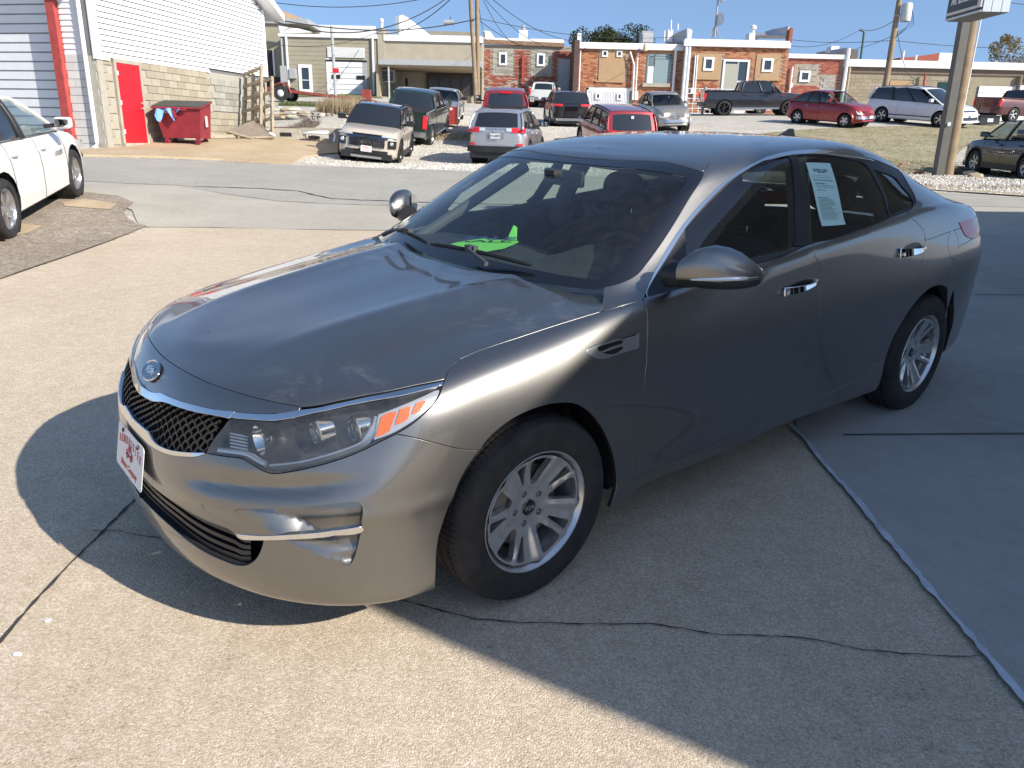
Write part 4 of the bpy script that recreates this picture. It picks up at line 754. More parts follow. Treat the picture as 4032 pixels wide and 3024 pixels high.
BK = {"hoodF":[[0.342,8.288],[0.708,8.274],[1.063,8.183],[1.392,8.08],[1.724,7.992],[2.041,7.91],[2.336,7.85],[2.622,7.803],[2.882,7.749]],"hoodHL":[[2.893,7.736],[3.144,7.812],[3.53,7.931],[4.255,8.018],[5.009,8.004],[5.545,7.807]],"hoodFen":[[5.545,7.807],[5.646,8.003],[5.757,8.127],[5.89,8.225],[5.86,8.215],[6.11,8.236],[6.335,8.217],[6.761,8.175],[7.177,8.172],[7.641,8.184]],"hoodCorner":[[7.641,8.184],[7.835,8.844],[8.022,9.194]],"hoodRear":[[8.017,9.189],[7.879,9.394],[7.721,9.662],[7.568,10.065],[7.528,10.57],[7.534,11.67]],"fenHL":[[5.545,7.807],[5.492,7.702],[5.427,7.535],[5.334,7.295],[5.207,7.08],[4.989,6.808],[4.79,6.626],[4.564,6.514]],"fenBump":[[4.563,6.511],[4.739,6.291],[5.068,5.854],[5.408,5.473],[5.58,5.326],[5.801,5.174]],"archF":[[5.801,5.174],[5.929,5.477],[6.188,5.75],[6.433,5.819],[6.67,5.767],[6.909,5.61],[7.109,5.375],[7.304,4.97],[7.496,4.407],[7.647,3.839],[7.75,3.344],[7.813,2.799],[7.832,2.255],[7.819,1.947]],"fenSill":[[7.819,1.947],[7.976,2.115],[8.149,2.152]],"doorF":[[8.149,2.152],[8.117,3.877],[8.029,5.383],[8.03,5.872],[8.042,6.312],[8.067,6.738],[8.1,7.264],[8.106,7.446],[8.106,7.691],[8.112,7.925],[8.129,8.159]],"fenTop":[[8.129,8.159],[7.891,8.16],[7.628,8.151]],"door1Bot":[[8.149,2.152],[8.715,2.196],[9.388,2.229],[9.771,2.267],[10.172,2.286]],"split":[[10.172,2.286],[10.142,2.714],[10.141,3.121],[10.136,3.813],[10.15,4.537],[10.151,5.392],[10.144,6.189],[10.127,6.71],[10.087,7.289],[10.035,7.714],[10.064,8.575]],"door2Bot":[[10.172,2.286],[10.878,2.396],[11.046,2.446],[11.151,2.527],[11.237,2.674],[11.303,2.864]],"door2Rear":[[11.303,2.864],[11.404,3.241],[11.484,3.773],[11.563,4.505],[11.627,5.17],[11.702,5.763],[11.779,6.106],[11.825,6.398],[11.87,6.652],[11.9,6.952],[11.89,7.207],[11.845,7.345],[11.732,7.562],[11.599,7.885],[11.596,8.439]],"belt1":[[8.129,8.159],[8.147,8.27],[8.21,8.242],[8.355,8.208],[8.599,8.103],[8.965,8.026],[9.398,8.184],[9.674,8.168],[10.064,8.575]],"belt2":[[10.064,8.575],[10.286,8.25],[10.579,8.213],[10.83,8.24],[11.123,8.33],[11.351,8.406],[11.596,8.439]],"chrUp":[[0.019,6.706],[0.273,6.746],[0.465,6.86],[0.583,6.953],[0.79,6.994],[1.119,7.058],[1.394,7.115],[1.718,7.168],[2.014,7.269]],"chrUpLo":[[0.007,6.445],[0.303,6.487],[0.456,6.541],[0.743,6.754],[1.085,6.834],[1.457,6.912],[1.77,6.994],[1.994,7.015]],"chrLo":[[0.164,5.332],[0.499,5.279],[0.808,5.287],[1.185,5.373],[1.489,5.499],[1.741,5.647],[1.863,5.809]],"chrLoUp":[[0.077,5.581],[0.388,5.559],[0.555,5.571],[0.699,5.454],[0.876,5.417],[1.17,5.482],[1.471,5.607],[1.694,5.721],[1.854,5.812]],"hlIn":[[1.994,7.015],[1.971,6.704],[1.926,6.369],[1.89,6.085],[1.863,5.809]],"hlBot":[[1.867,5.81],[2.018,5.842],[2.192,5.883],[2.356,5.93],[2.458,5.911],[2.6,5.81],[2.735,5.72],[2.828,5.691],[2.929,5.713],[3.138,5.834],[3.424,6.005],[3.729,6.172],[4.061,6.33],[4.327,6.445],[4.564,6.514]],"hlTop":[[2.027,7.266],[2.25,7.324],[2.454,7.39],[2.604,7.461],[2.887,7.636],[3.156,7.725],[3.534,7.84],[4.241,7.932],[4.985,7.922],[5.506,7.743]],"hlStripLo":[[2.013,7.038],[2.306,7.128],[2.525,7.191],[2.618,7.218],[2.947,7.446],[3.181,7.587],[3.754,7.747],[4.477,7.788],[5.139,7.713],[5.466,7.627]],"archFf":[[5.793,5.186],[5.629,4.828],[5.474,4.38],[5.335,3.87],[5.228,3.338],[5.171,3.037],[5.128,2.616],[5.102,2.064],[5.073,1.386]],"intakeUp":[[0.094,4.026],[0.555,4.009],[0.898,4.03],[1.281,4.051],[1.646,4.006],[1.912,3.983],[2.199,3.965],[2.338,3.931],[2.434,3.765],[2.594,3.822],[2.775,3.897]],"intakeLo":[[2.775,3.897],[2.736,3.58],[2.667,3.236],[2.551,2.948],[2.397,2.803],[2.169,2.811],[1.875,2.859],[1.533,2.981],[1.121,3.23],[0.598,3.453],[0.05,3.596]],"fog":[[2.431,4.589],[2.71,4.727],[3.062,4.863],[3.466,4.996],[3.741,5.039],[3.87,5.035],[3.942,4.986],[3.979,4.883],[3.977,4.62],[3.959,4.372],[3.951,4.203],[3.922,3.924],[3.89,3.592],[3.856,3.386],[3.813,3.268],[3.455,3.032],[3.171,2.718]],"fogStrip":[[2.42,3.902],[2.763,4.025],[3.185,4.227],[3.59,4.362],[3.617,4.369],[3.959,4.372],[3.951,4.219],[3.616,4.244],[3.589,4.222],[3.183,4.099],[2.76,3.907],[2.486,3.789]],"archR":[[11.55,2.809],[11.57,3.24],[11.595,3.86],[11.67,4.39],[11.761,4.888],[11.888,5.256],[12.048,5.489],[12.251,5.534],[12.509,5.364],[12.769,5.04],[13.018,4.608],[13.246,4.118],[13.439,3.612],[13.608,3.007],[13.663,2.332],[13.855,0.825]],"sillBot":[[7.819,1.947],[7.799,1.605],[7.803,0.964],[8.011,1.33],[8.24,1.721],[9.19,1.574],[9.551,1.61],[10.042,1.714],[11.309,1.358],[11.469,1.467]],"fuel":[[12.713,7.024],[12.616,6.967],[12.556,6.776],[12.574,6.535],[12.653,6.287],[12.789,6.112],[12.874,6.177],[12.9,6.396],[12.9,6.621],[12.854,6.862],[12.786,6.98]],"tail":[[12.992,7.21],[13.396,7.28],[14.177,7.424],[14.508,7.389],[14.467,7.022],[14.037,6.75],[13.678,6.542],[13.445,6.568],[13.194,6.707],[13.069,6.944]],"vent":[[7.277,6.841],[7.289,6.902],[7.324,6.931],[7.484,6.935],[7.722,6.906],[7.949,6.866],[7.955,6.785],[7.933,6.456],[7.915,6.423],[7.689,6.43],[7.526,6.423],[7.447,6.463],[7.373,6.557],[7.305,6.724]],"wsEdge":[[3.348,5.867],[3.49,5.401],[3.71,4.607],[3.78,4.026],[3.768,3.582],[3.714,3.351],[3.5,3.2],[3.147,3.072]],"wsIn":[[3.114,5.982],[3.052,5.593],[3.125,5.208],[3.252,4.574],[3.302,4.053],[3.341,3.719],[3.401,3.483],[3.342,3.303],[3.146,3.11]],"header":[[0.061,6.007],[1.131,6.101],[1.983,6.252],[2.442,6.25],[3.114,5.982]],"dlo":[[4.034,2.181],[4.087,3.137],[4.041,3.586],[4.024,4.0],[4.06,4.357],[4.193,4.764],[4.357,5.108],[4.593,5.404],[4.962,5.622],[5.139,5.697],[5.712,5.725],[6.241,5.532],[6.695,5.171],[7.043,5.058],[7.453,5.008],[7.817,4.902],[8.212,4.826],[8.262,4.6],[8.117,4.061],[8.091,3.68],[8.04,3.341],[7.974,3.122],[7.826,2.881],[7.571,2.438]],"dloIn":[[4.101,2.137],[4.136,3.525],[4.137,4.128],[4.204,4.45],[4.335,4.811],[4.514,5.139],[4.935,5.507],[5.142,5.526],[5.666,5.503],[6.219,5.317],[6.681,5.062],[7.022,4.964],[7.41,4.894]],"ditch":[[3.344,5.882],[3.65,6.22],[4.32,6.413],[4.92,6.563],[5.683,6.651],[5.286,6.727],[5.978,6.773],[6.228,5.738],[6.73,5.404],[7.399,5.248],[8.056,5.34],[8.622,5.548]],"cpil":[[8.622,5.548],[8.883,5.008],[9.175,4.425],[9.422,3.979],[9.45,3.413]],"deck":[[15.654,8.643],[13.189,8.242],[13.619,7.736],[14.325,7.532]],"g1":[[4.508,3.469],[4.352,3.788],[4.166,4.098],[4.172,4.15],[4.271,4.443],[4.415,4.776],[4.613,5.145],[4.953,5.401],[5.156,5.399],[5.62,5.48],[5.874,3.434],[5.858,2.816],[5.992,2.483],[5.6,2.624]],"g2":[[5.794,5.41],[6.329,5.215],[6.78,4.951],[7.137,4.707],[7.243,4.065],[7.287,3.419],[7.183,2.501],[6.667,2.423],[6.115,2.505],[6.045,3.77],[5.921,4.522]],"g3":[[7.281,4.512],[7.76,4.257],[7.856,3.858],[7.936,3.529],[7.933,3.198],[7.798,2.935],[7.496,2.896],[7.288,2.806],[7.339,3.468],[7.318,3.988]],"hoodCornerG":[[3.031,1.819],[3.199,2.632],[3.128,3.071]],"fenTopG":[[4.02,2.136],[3.563,2.062],[3.016,1.782]],"door2RearG":[[7.77,0.165],[7.822,0.416],[7.87,0.655],[7.9,0.952],[7.89,1.207],[7.845,1.345],[7.732,1.562],[7.599,1.885],[7.571,2.438]],"belt1G":[[4.02,2.136],[4.04,2.253],[4.132,2.231],[4.318,2.204],[4.592,2.102],[4.965,2.026],[5.397,2.185],[5.673,2.169],[6.028,2.598]],"belt2G":[[6.028,2.598],[6.283,2.252],[6.577,2.214],[6.826,2.242],[7.114,2.331],[7.333,2.407],[7.571,2.438]],"qSeam":[[13.453,6.548],[13.18,6.474],[12.918,6.444],[12.792,6.083],[12.684,5.842],[12.697,5.481],[12.769,5.04]],"hlBezel":[[4.275,7.348],[4.666,7.45],[5.103,7.556],[5.404,7.592],[5.303,7.276],[5.185,7.053],[4.994,6.849],[4.796,6.706],[4.531,6.587],[4.239,6.565],[4.222,6.623]],"amb1":[[4.327,7.268],[4.44,7.331],[4.609,7.307],[4.608,7.232],[4.505,6.847],[4.462,6.678],[4.24,6.617],[4.258,6.809]],"amb2":[[4.687,7.345],[4.875,7.359],[4.829,7.074],[4.771,6.856],[4.57,6.817],[4.615,7.102]],"amb3":[[4.982,7.394],[5.155,7.38],[5.069,7.153],[4.974,7.001],[4.858,6.983],[4.917,7.234]],"rib":[[2.776,5.876],[3.118,6.05],[3.409,6.232],[3.72,6.409],[4.024,6.577],[4.127,6.802],[4.192,7.1],[4.213,7.324]],"sil":[[2.004,5.969],[2.335,6.055],[2.468,6.049],[2.578,5.963],[2.713,5.886]],"lampA":[[3.2,6.948]],"lampB":[[3.824,6.977]],"bowl":[[2.501,6.676]],"hand1":[[9.649,6.664],[9.648,6.773],[9.679,6.875],[9.726,6.937],[9.831,6.796],[9.931,6.731],[9.923,6.881],[9.949,6.95],[10.018,6.904],[10.072,6.797],[10.069,6.693],[9.989,6.648],[9.822,6.634]],"hand2":[[11.317,6.771],[11.306,6.89],[11.363,6.948],[11.415,6.982],[11.589,6.871],[11.605,6.943],[11.608,7.008],[11.68,7.019],[11.835,6.894],[11.833,6.804],[11.641,6.765],[11.457,6.762]],"sheet":[[5.983,5.015],[6.428,4.851],[6.56,3.037],[6.23,3.228]],"plate":[[0.667,5.159],[0.464,3.695]],"bumpBot":[[2.455,1.395],[2.596,1.452],[2.926,1.62],[3.226,1.756],[3.61,1.827],[4.051,1.726],[4.394,1.601],[4.793,1.48],[5.213,0.241]],"vs1":[[7.415,6.834],[7.435,6.872],[7.581,6.848],[7.735,6.826],[7.733,6.722],[7.587,6.725],[7.441,6.706]],"vs2":[[7.468,6.644],[7.589,6.637],[7.726,6.634],[7.729,6.562],[7.661,6.506],[7.596,6.497],[7.534,6.545]],"vs3":[[7.712,6.888],[7.823,6.88],[7.932,6.854],[7.924,6.824],[7.82,6.838],[7.718,6.856]]}
BK = {k: [tuple(q) for q in v] for k, v in BK.items()}
SM = Surf(net_main()); SG = Surf(net_upper())
couple(SM, SG)
def crv(pts, S, step=.012, smooth=True):
    P = np.array(pts, float)
    if len(P) < 2: return P
    if smooth and len(P) > 2:
        Q = np.vstack([2 * P[0] - P[1], P, 2 * P[-1] - P[-2]]); out = []
        for i in range(1, len(Q) - 2):
            for t in np.linspace(0, 1, 7)[:-1]:
                a, b, c_, d = Q[i - 1:i + 3]
                out.append(.5 * ((2 * b) + (c_ - a) * t + (2 * a - 5 * b + 4 * c_ - d) * t * t + (-a + 3 * b - 3 * c_ + d) * t ** 3))
        out.append(P[-1]); P = np.array(out)
    X = S(P[:, 0], P[:, 1]); L = np.concatenate([[0], np.cumsum(np.linalg.norm(np.diff(X, axis=0), axis=1))])
    n = max(2, int(L[-1] / step) + 1); s = np.linspace(0, L[-1], n)
    return np.stack([np.interp(s, L, P[:, 0]), np.interp(s, L, P[:, 1])], 1)
class Loop:
    "closed outline on a surface made of edges; edges flagged 0 lie on the centre line"
    def __init__(s, S, edges, step=.012):
        pts = []; fl = []
        for e in edges:
            e, flag, sm = (e + (True,))[:3] if isinstance(e, tuple) else (e, 1, True)
            c = crv(e, S, step if flag else .03, sm)
            if len(pts): c = c[1:] if np.hypot(*(np.array(pts[-1]) - c[0])) < .02 else c
            for q in c:
                pts.append(tuple(q)); fl.append(flag)
        if np.hypot(*(np.array(pts[0]) - np.array(pts[-1]))) < .02: pts.pop(); fl.pop()
        s.p = np.array(pts); s.f = np.array(fl)
        A = s.p; s.area = .5 * np.sum(A[:, 0] * np.roll(A[:, 1], -1) - np.roll(A[:, 0], -1) * A[:, 1])
def inside(poly, pts):
    x, y = pts[:, 0], pts[:, 1]; r = np.zeros(len(pts), bool); n = len(poly)
    for i in range(n):
        x0, y0 = poly[i]; x1, y1 = poly[(i + 1) % n]
        if y0 == y1: continue
        m = ((y0 > y) != (y1 > y)) & (x < (x1 - x0) * (y - y0) / (y1 - y0) + x0); r ^= m
    return r
def panel(S, edges, name, m, parent, off=0., disp=None, holes=(), step=.03, bstep=.012, inset=.0017, flange=.018, both='split', centre=False, round_=.004, hflange=None, label=None, flip=False):
    """cut a panel out of surface S. both: 'split' = left and right objects, 'join' = one symmetric object, 'left' = left only"""
    lo = edges if isinstance(edges, Loop) else Loop(S, edges, bstep)
    hs = [h if isinstance(h, Loop) else Loop(S, h, bstep) for h in holes]
    def f(u, v):
        d = off + (disp(u, v) if disp is not None else 0.)
        return S(u, v) + S.normal(u, v) * (np.asarray(d).reshape(-1, 1) if np.ndim(d) else d)
    # inset in metric space
    def inset_loop(l, d, out=False):
        p = l.p.copy(); X = S(p[:, 0], p[:, 1]); t = np.roll(p, -1, 0) - np.roll(p, 1, 0)
        Su = S(p[:, 0], p[:, 1], 'u'); Sv = S(p[:, 0], p[:, 1], 'v'); T = Su * t[:, :1] + Sv * t[:, 1:]; T /= np.linalg.norm(T, axis=1, keepdims=True) + 1e-9
        N = S.normal(p[:, 0], p[:, 1]); I = np.cross(N, T) * (1 if (l.area > 0) else -1)
        I = I * (-1 if out else 1)
        E = (Su * Su).sum(1); G_ = (Sv * Sv).sum(1); Fm = (Su * Sv).sum(1); a = (I * Su).sum(1); b = (I * Sv).sum(1); D = E * G_ - Fm * Fm + 1e-12
        du = (G_ * a - Fm * b) / D; dv = (E * b - Fm * a) / D
        k = (l.f > 0)[:, None]; q = p + np.stack([du, dv], 1) * d * k
        return q, -I   # outward from material
    B, OB = inset_loop(lo, inset); polys = [(B, OB, lo.f)]
    for h in hs:
        q, o_ = inset_loop(h, inset, True); polys.append((q, o_, h.f))
    # interior points on an even metric grid
    um, uM = B[:, 0].min(), B[:, 0].max(); vm, vM = B[:, 1].min(), B[:, 1].max()
    def even(a, b, fn):
        t = np.linspace(a, b, 160); X = fn(t); L = np.concatenate([[0], np.cumsum(np.linalg.norm(np.diff(X, axis=0), axis=1))]); n = max(2, int(L[-1] / step)); return np.interp(np.linspace(0, L[-1], n + 1), L, t)
    us = even(um, uM, lambda t: S(t, 0 * t + (vm + vM) / 2)); vs = even(vm, vM, lambda t: S(0 * t + (um + uM) / 2, t))
    uu, vv = np.meshgrid(us[1:-1], vs[1:-1], indexing='ij'); g = np.stack([uu.ravel(), vv.ravel()], 1)
    if len(g):
        k = inside(B, g)
        for q, _, _ in polys[1:]: k &= ~inside(q, g)
        g = g[k]
    if len(g):
        bp = np.vstack([q for q, _, _ in polys]); su = np.linalg.norm(S(g[:, 0], g[:, 1], 'u'), axis=1); sv = np.linalg.norm(S(g[:, 0], g[:, 1], 'v'), axis=1)
        keep = np.ones(len(g), bool)
        for i in range(0, len(g), 400):
            d = np.hypot((g[i:i + 400, None, 0] - bp[None, :, 0]) * su[i:i + 400, None], (g[i:i + 400, None, 1] - bp[None, :, 1]) * sv[i:i + 400, None]).min(1); keep[i:i + 400] = d > min(step, bstep * 1.2) * .55
        g = g[keep]
    pts = np.vstack([q for q, _, _ in polys] + [g]) if len(g) else np.vstack([q for q, _, _ in polys])
    cons = []; k0 = 0
    for q, _, _ in polys:
        n = len(q); cons += [(k0 + i, k0 + (i + 1) % n) for i in range(n)]; k0 += n
    SC = np.array([.35, .16])     # make the parameter plane roughly metric for the triangulation
    r = delaunay_2d_cdt([Vector((a * SC[0], b * SC[1])) for a, b in pts], cons, [], 0, 1e-6)
    uv = np.array([(q[0] / SC[0], q[1] / SC[1]) for q in r[0]]); T = np.array([t for t in r[2] if len(t) == 3])
    cen = uv[T].mean(1); k = inside(B, cen)
    for q, _, _ in polys[1:]: k &= ~inside(q, cen)
    T = T[k]
    P = f(uv[:, 0], uv[:, 1]); e = 2e-3
    N = np.cross(f(np.clip(uv[:, 0] + e, 0, 99), uv[:, 1]) - f(uv[:, 0] - e, uv[:, 1]), f(uv[:, 0], uv[:, 1] + e) - f(uv[:, 0], uv[:, 1] - e)); N /= np.linalg.norm(N, axis=1, keepdims=True) + 1e-12
    # orient faces
    fn = np.cross(P[T[:, 1]] - P[T[:, 0]], P[T[:, 2]] - P[T[:, 0]]); sg = (fn * N[T[:, 0]]).sum(1) < 0; T[sg] = T[sg][:, ::-1]
    V = [P]; NN = [N]; F = [tuple(t) for t in T]; base = len(P)
    for hi, (q, o_, fl) in enumerate(polys):
        n = len(q); depth = flange if (hi == 0 or hflange is None) else hflange
        if not depth: continue
        X = f(q[:, 0], q[:, 1]); Nn = S.normal(q[:, 0], q[:, 1])
        V += [X, X + o_ * .0006 - Nn * round_, X - Nn * depth]; NN += [(Nn * .9 + o_ * .25), o_, o_]
        for i in range(n):
            j = (i + 1) % n
            if not (fl[i] and fl[j]) : continue
            for a in (0, 1):
                A, B_, C_, D_ = base + a * n + i, base + a * n + j, base + (a + 1) * n + j, base + (a + 1) * n + i
                F.append((A, B_, C_, D_))
        base += 3 * n
    V = np.vstack(V); NN = np.vstack(NN); NN /= np.linalg.norm(NN, axis=1, keepdims=True) + 1e-12
    F2 = []
    for t in F:
        if len(t) == 4:
            a = np.cross(V[t[1]] - V[t[0]], V[t[2]] - V[t[0]])
            if (a * NN[t[2]]).sum() < 0: t = t[::-1]
        F2.append(t)
    if flip: pass
    out = []
    Vm = V * [1, -1, 1]; Nm = NN * [1, -1, 1]; Fm = [t[::-1] for t in F2]
    if both == 'join':
        n = len(V); o = mesh(name, np.vstack([V, Vm]), F2 + [tuple(i + n for i in t) for t in Fm], m, parent, normals=np.vstack([NN, Nm])); out = [o]
    else:
        out = [mesh(name, V, F2, m, parent, normals=NN)]
        if both == 'split': out.append(mesh(name, Vm, Fm, m, parent, normals=Nm))
    if label:
        for o in out: o['label'] = label
    return out
def at(S, u, v, off=0.):
    u = np.array([u], float); v = np.array([v], float); return (S(u, v) + S.normal(u, v) * off)[0], S.normal(u, v)[0]
car = thing('sedan', 'large dusty grey sedan in the foreground, green SALE sign on its dashboard', 'car', mw=CARM)
def rv(k): return (BK[k] if isinstance(k, str) else k)[::-1]
NF = 18
hoodF = [(0, 8.28)] + BK['hoodF']
rear_ = [q for q in BK['hoodRear'] if q[1] < 11.9] + [(7.46, 12)]
# ---- bonnet
def hood_disp(u, v):
    X = SM(u, v); x, y = X[:, 0], np.abs(X[:, 1])
    a = np.clip((.80 - x) / .5, 0, 1)
    r1 = np.exp(-((y - (.30 + .12 * np.clip((.85 - x) / 1.2, 0, 1))) / .045) ** 2)
    r2 = 1 / (1 + np.exp(-(y - (.56 + .10 * np.clip((.75 - x) / 1.2, 0, 1))) / .022))
    return a * (.0045 * r1) - a * .010 * r2 * np.clip((.80 - y) / .2, 0, 1)
hood = panel(SM, [hoodF, BK['hoodHL'], BK['hoodFen'], BK['hoodCorner'], rear_, ([(7.46, 12), (0.0, 12)], 0, False), ([(0.0, 12), (0, 8.28)], 0, False)], 'hood', paint_hood, car, both='join', disp=hood_disp, step=.022)
# ---- wings, doors, sill
fen = panel(SM, [BK['fenHL'], BK['fenBump'], BK['archF'], BK['fenSill'], BK['doorF'], BK['fenTop'], rv('hoodFen')], 'fender', paint, car, holes=[[BK['vent']]], hflange=.02, step=.025)
d1 = panel(SM, [BK['doorF'], BK['belt1'], rv('split'), rv('door1Bot')], 'front_door', paint, car, holes=[], step=.03)
d2 = panel(SM, [BK['split'], BK['belt2'], rv('door2Rear'), rv('door2Bot')], 'rear_door', paint, car, step=.03)
sill = panel(SM, [BK['sillBot'] + [BK['archR'][0]], [BK['archR'][0], BK['door2Bot'][-1]], rv('door2Bot'), rv('door1Bot'), rv('fenSill')], 'side_skirt', paint, car, step=.03)
# quarter panel: lower half on the main surface, pillar and roof rail on the upper one
d2r = BK['door2Rear']; cut = next(i for i, q in enumerate(d2r) if q[1] > 7.0)
d2low = d2r[:cut] + [(11.90, 7.0)]
seamtop = BK['qSeam'][0]
quart = panel(SM, [[BK['archR'][0], d2r[0]], d2low, ([(11.90, 7.0), (14.0, 7.0)], 1, False), ([(14.0, 7.0), (14.0, 8.35), (14.8, 8.3), (15.2, 7.6), (14.2, 7.45)], 1, False), [(14.2, 7.45)] + BK['tail'][:2][::-1] + BK['tail'][::-1][:3] + [seamtop], BK['qSeam'], [q for q in BK['archR'][::-1] if q[0] <= BK['qSeam'][-1][0] + .1]], 'quarter_panel', paint, car, holes=[[BK['fuel']]], hflange=.008, step=.03)
gq = [(q[0] - 4, q[1] - 6) for q in d2r[cut:]]
gq = [q for q in BK['door2RearG'] if q[1] > 1.05]
body = panel(SG, [rv('hoodCornerG'), [BK['hoodCornerG'][0]] + [q for q in BK['fenTopG'][::-1] if q[0] > 3.2], BK['dlo'][1:], [BK['dlo'][-1]] + gq[::-1] + [(7.915, 1.0)], ([(7.915, 1.0), (10.0, 1.0)], 1, False), ([(10.0, 1.0), (10.0, 2.35)], 1, False), [(10.0, 2.35), (9.9, 3.1)] + rv('cpil'), rv('ditch'), BK['wsEdge']], 'roof_side_frame', paint, car, step=.028, inset=.0012)
roof = panel(SG, [[(0, 6.02)] + BK['header'][1:], BK['ditch'], [BK['ditch'][-1], (9.6, 5.55), (11.5, 5.62), (14, 5.62)], ([(14, 5.62), (14, 8)], 0, False), ([(14, 8), (0, 8)], 0, False), ([(0, 8), (0, 6.02)], 0, False)], 'roof', paint, car, both='join', step=.04)
ws_in = [(0, 5.97)] + [(q[0], q[1] - .04) for q in BK['header'][1:]]
wse = BK['wsEdge']
ws = panel(SG, [[(0, 5.985)] + [(q[0], q[1] - .03) for q in BK['header'][1:]] + [wse[0]], wse, [wse[-1], (3.1, 2.85), (2, 2.85), (0, 2.85)], ([(0, 2.85), (0, 5.985)], 0, False)], 'windshield', glass_ws, car, both='join', off=-.004, flange=0, step=.035)[0]
def ring(o_, i_): return o_ + [(q[0], q[1]) for q in i_]
frit = panel(SG, [[(0, 5.985)] + [(q[0], q[1] - .03) for q in BK['header'][1:]] + [wse[0]], wse, [wse[-1], (2.9, 3.0), (2, 3.0), (0, 3.0)], ([(0, 3.0), (0, 3.28)], 0, False), [(0, 3.28), (1.5, 3.26), (2.4, 3.24), (2.90, 3.26), (3.04, 3.45)], [(3.04, 3.45), (3.10, 4.2), (3.05, 5.0), (2.95, 5.55), (2.75, 5.75)], [(2.75, 5.75), (2, 5.77), (1, 5.75), (0, 5.74)], ([(0, 5.74), (0, 5.985)], 0, False)], 'black_edge_band', mat('black ceramic band', (.008, .009, .012), .18, 0, .6), ws, both='join', off=-.0025, flange=0, inset=0, step=.03)
rw = panel(SG, [[BK['cpil'][-1]] + rv('cpil')[1:], [BK['ditch'][-1], (9.6, 5.55), (11.5, 5.62), (14, 5.62)], ([(14, 5.62), (14, 3.2)], 0, False), [(14, 3.2), (12, 3.2), (10.5, 3.2), BK['cpil'][-1]]], 'rear_window', glass_dk, car, both='join', off=-.004, flange=0, step=.04)
# ---- door glass with black frames and chrome surround
dlo_bot = [q for q in BK['belt1G']] + BK['belt2G'][1:]
gl = []
frame = panel(SG, [BK['dlo'][1:], [BK['dlo'][-1]] + dlo_bot[::-1][1:-1] + [BK['dlo'][1]]], 'window_frame', blackp, car, off=-.004, holes=[[BK['g1'] + [BK['g1'][0]]], [BK['g2'] + [BK['g2'][0]]], [BK['g3'] + [BK['g3'][0]]]], step=.03, hflange=.012)
for g_, par, nm in (('g1', d1, 'door_glass'), ('g2', d2, 'door_glass'), ('g3', quart, 'quarter_glass')):
    o2 = panel(SG, [BK[g_] + [BK[g_][0]]], nm, glass_sd if g_ != 'g3' else glass_dk, None, off=-.009, inset=-.004, flange=0, step=.04)
    for q, pp in zip(o2, par): q.parent = pp
def band(S, A, B_, name, m, parent, off=.002, **k): return panel(S, [A, [A[-1], B_[-1]], B_[::-1], [B_[0], A[0]]], name, m, parent, off=off, step=.02, inset=.0, **k)
band(SG, BK['dlo'][1:13], BK['dloIn'], 'window_trim', chrome, car, off=.0025, flange=.006)
# ---- rear end
tailp = BK['tail'] + [BK['tail'][0]]
tl = panel(SM, [tailp], 'tail_light', red_lens, car, off=.003, step=.03)
panel(SM, [[(14.6, 6.62), (16.2, 6.7)], [(16.2, 6.7), (16.2, 7.5)], [(16.2, 7.5), (15.3, 7.6), (14.7, 7.4)], [(14.7, 7.4), (14.6, 6.62)]], 'tail_light', red_lens, car, off=.004, step=.03)
ar = BK['archR'][::-1]; ar2 = [q for q in ar if q[0] > BK['qSeam'][-1][0]]
panel(SM, [BK['qSeam'][::-1], [seamtop, (14.0, 6.58), (15.0, 6.55), (18, 6.5)], ([(18, 6.5), (18, .9)], 0, False), ([(18, .9), (14.2, .9), (13.2, .9)], 1, False), [(13.2, .9)] + ar2[::-1] + [BK['qSeam'][-1]]][0:5], 'rear_bumper', paint, car, both='join', step=.04)
panel(SM, [[(14.85, 8.32), (15.3, 7.62), (16.3, 7.45), (18, 7.45)], ([(18, 7.45), (18, 12)], 0, False), ([(18, 12), (13.2, 12)], 0, False), [(13.2, 12), (13.4, 10), (13.9, 8.7), (14.3, 8.36), (14.85, 8.32)]], 'trunk_lid', paint, car, both='join', step=.04)
panel(SM, [[(16.3, 6.6), (18, 6.6)], ([(18, 6.6), (18, 7.4)], 0, False), [(18, 7.4), (16.3, 7.4)], [(16.3, 7.4), (16.3, 6.6)]], 'trunk_trim', paint, car, both='join', off=-.004, step=.04)
fd = panel(SM, [BK['fuel'] + [BK['fuel'][0]]], 'fuel_door', paint, None, both='left', step=.02); fd[0].parent = quart[0]
# ---- shark fin
b = MB(); b.hexa([(-2.50, -.012, 1.425), (-2.72, -.03, 1.39), (-2.72, .03, 1.39), (-2.50, .012, 1.425), (-2.66, -.003, 1.486), (-2.70, -.004, 1.485), (-2.70, .004, 1.485), (-2.66, .003, 1.486)]); b.build('antenna_fin', paint, car)
# ---- nose panel, badge, grille
chu = [(0, 6.70)] + [q for q in BK['chrUp'] if q[0] > .1]; chul = [(0, 6.44)] + [q for q in BK['chrUpLo'] if q[0] > .1]
chl = [(0, 5.34)] + [q for q in BK['chrLo'] if q[0] > .2]; chlu = [(0, 5.57)] + [q for q in BK['chrLoUp'] if q[0] > .2]
hlt = BK['hlTop']
nose = panel(SM, [hoodF, [BK['hoodF'][-1]] + [(2.88, 7.33)], [(2.88, 7.33)] + [q for q in hlt if q[0] < 2.86][::-1] + [chu[-1]], chu[::-1], ([(0, 6.70), (0, 8.28)], 0, False)], 'nose_panel', paint, car, both='join', step=.02)[0]
grl = thing('g', None, None); bpy.data.objects.remove(grl)
grille = panel(SM, [chul, BK['hlIn'], rv(chlu), ([(0, 5.57), (0, 6.44)], 0, False)], 'grille', blackm, car, off=-.055, flange=0, both='join', step=.05)[0]
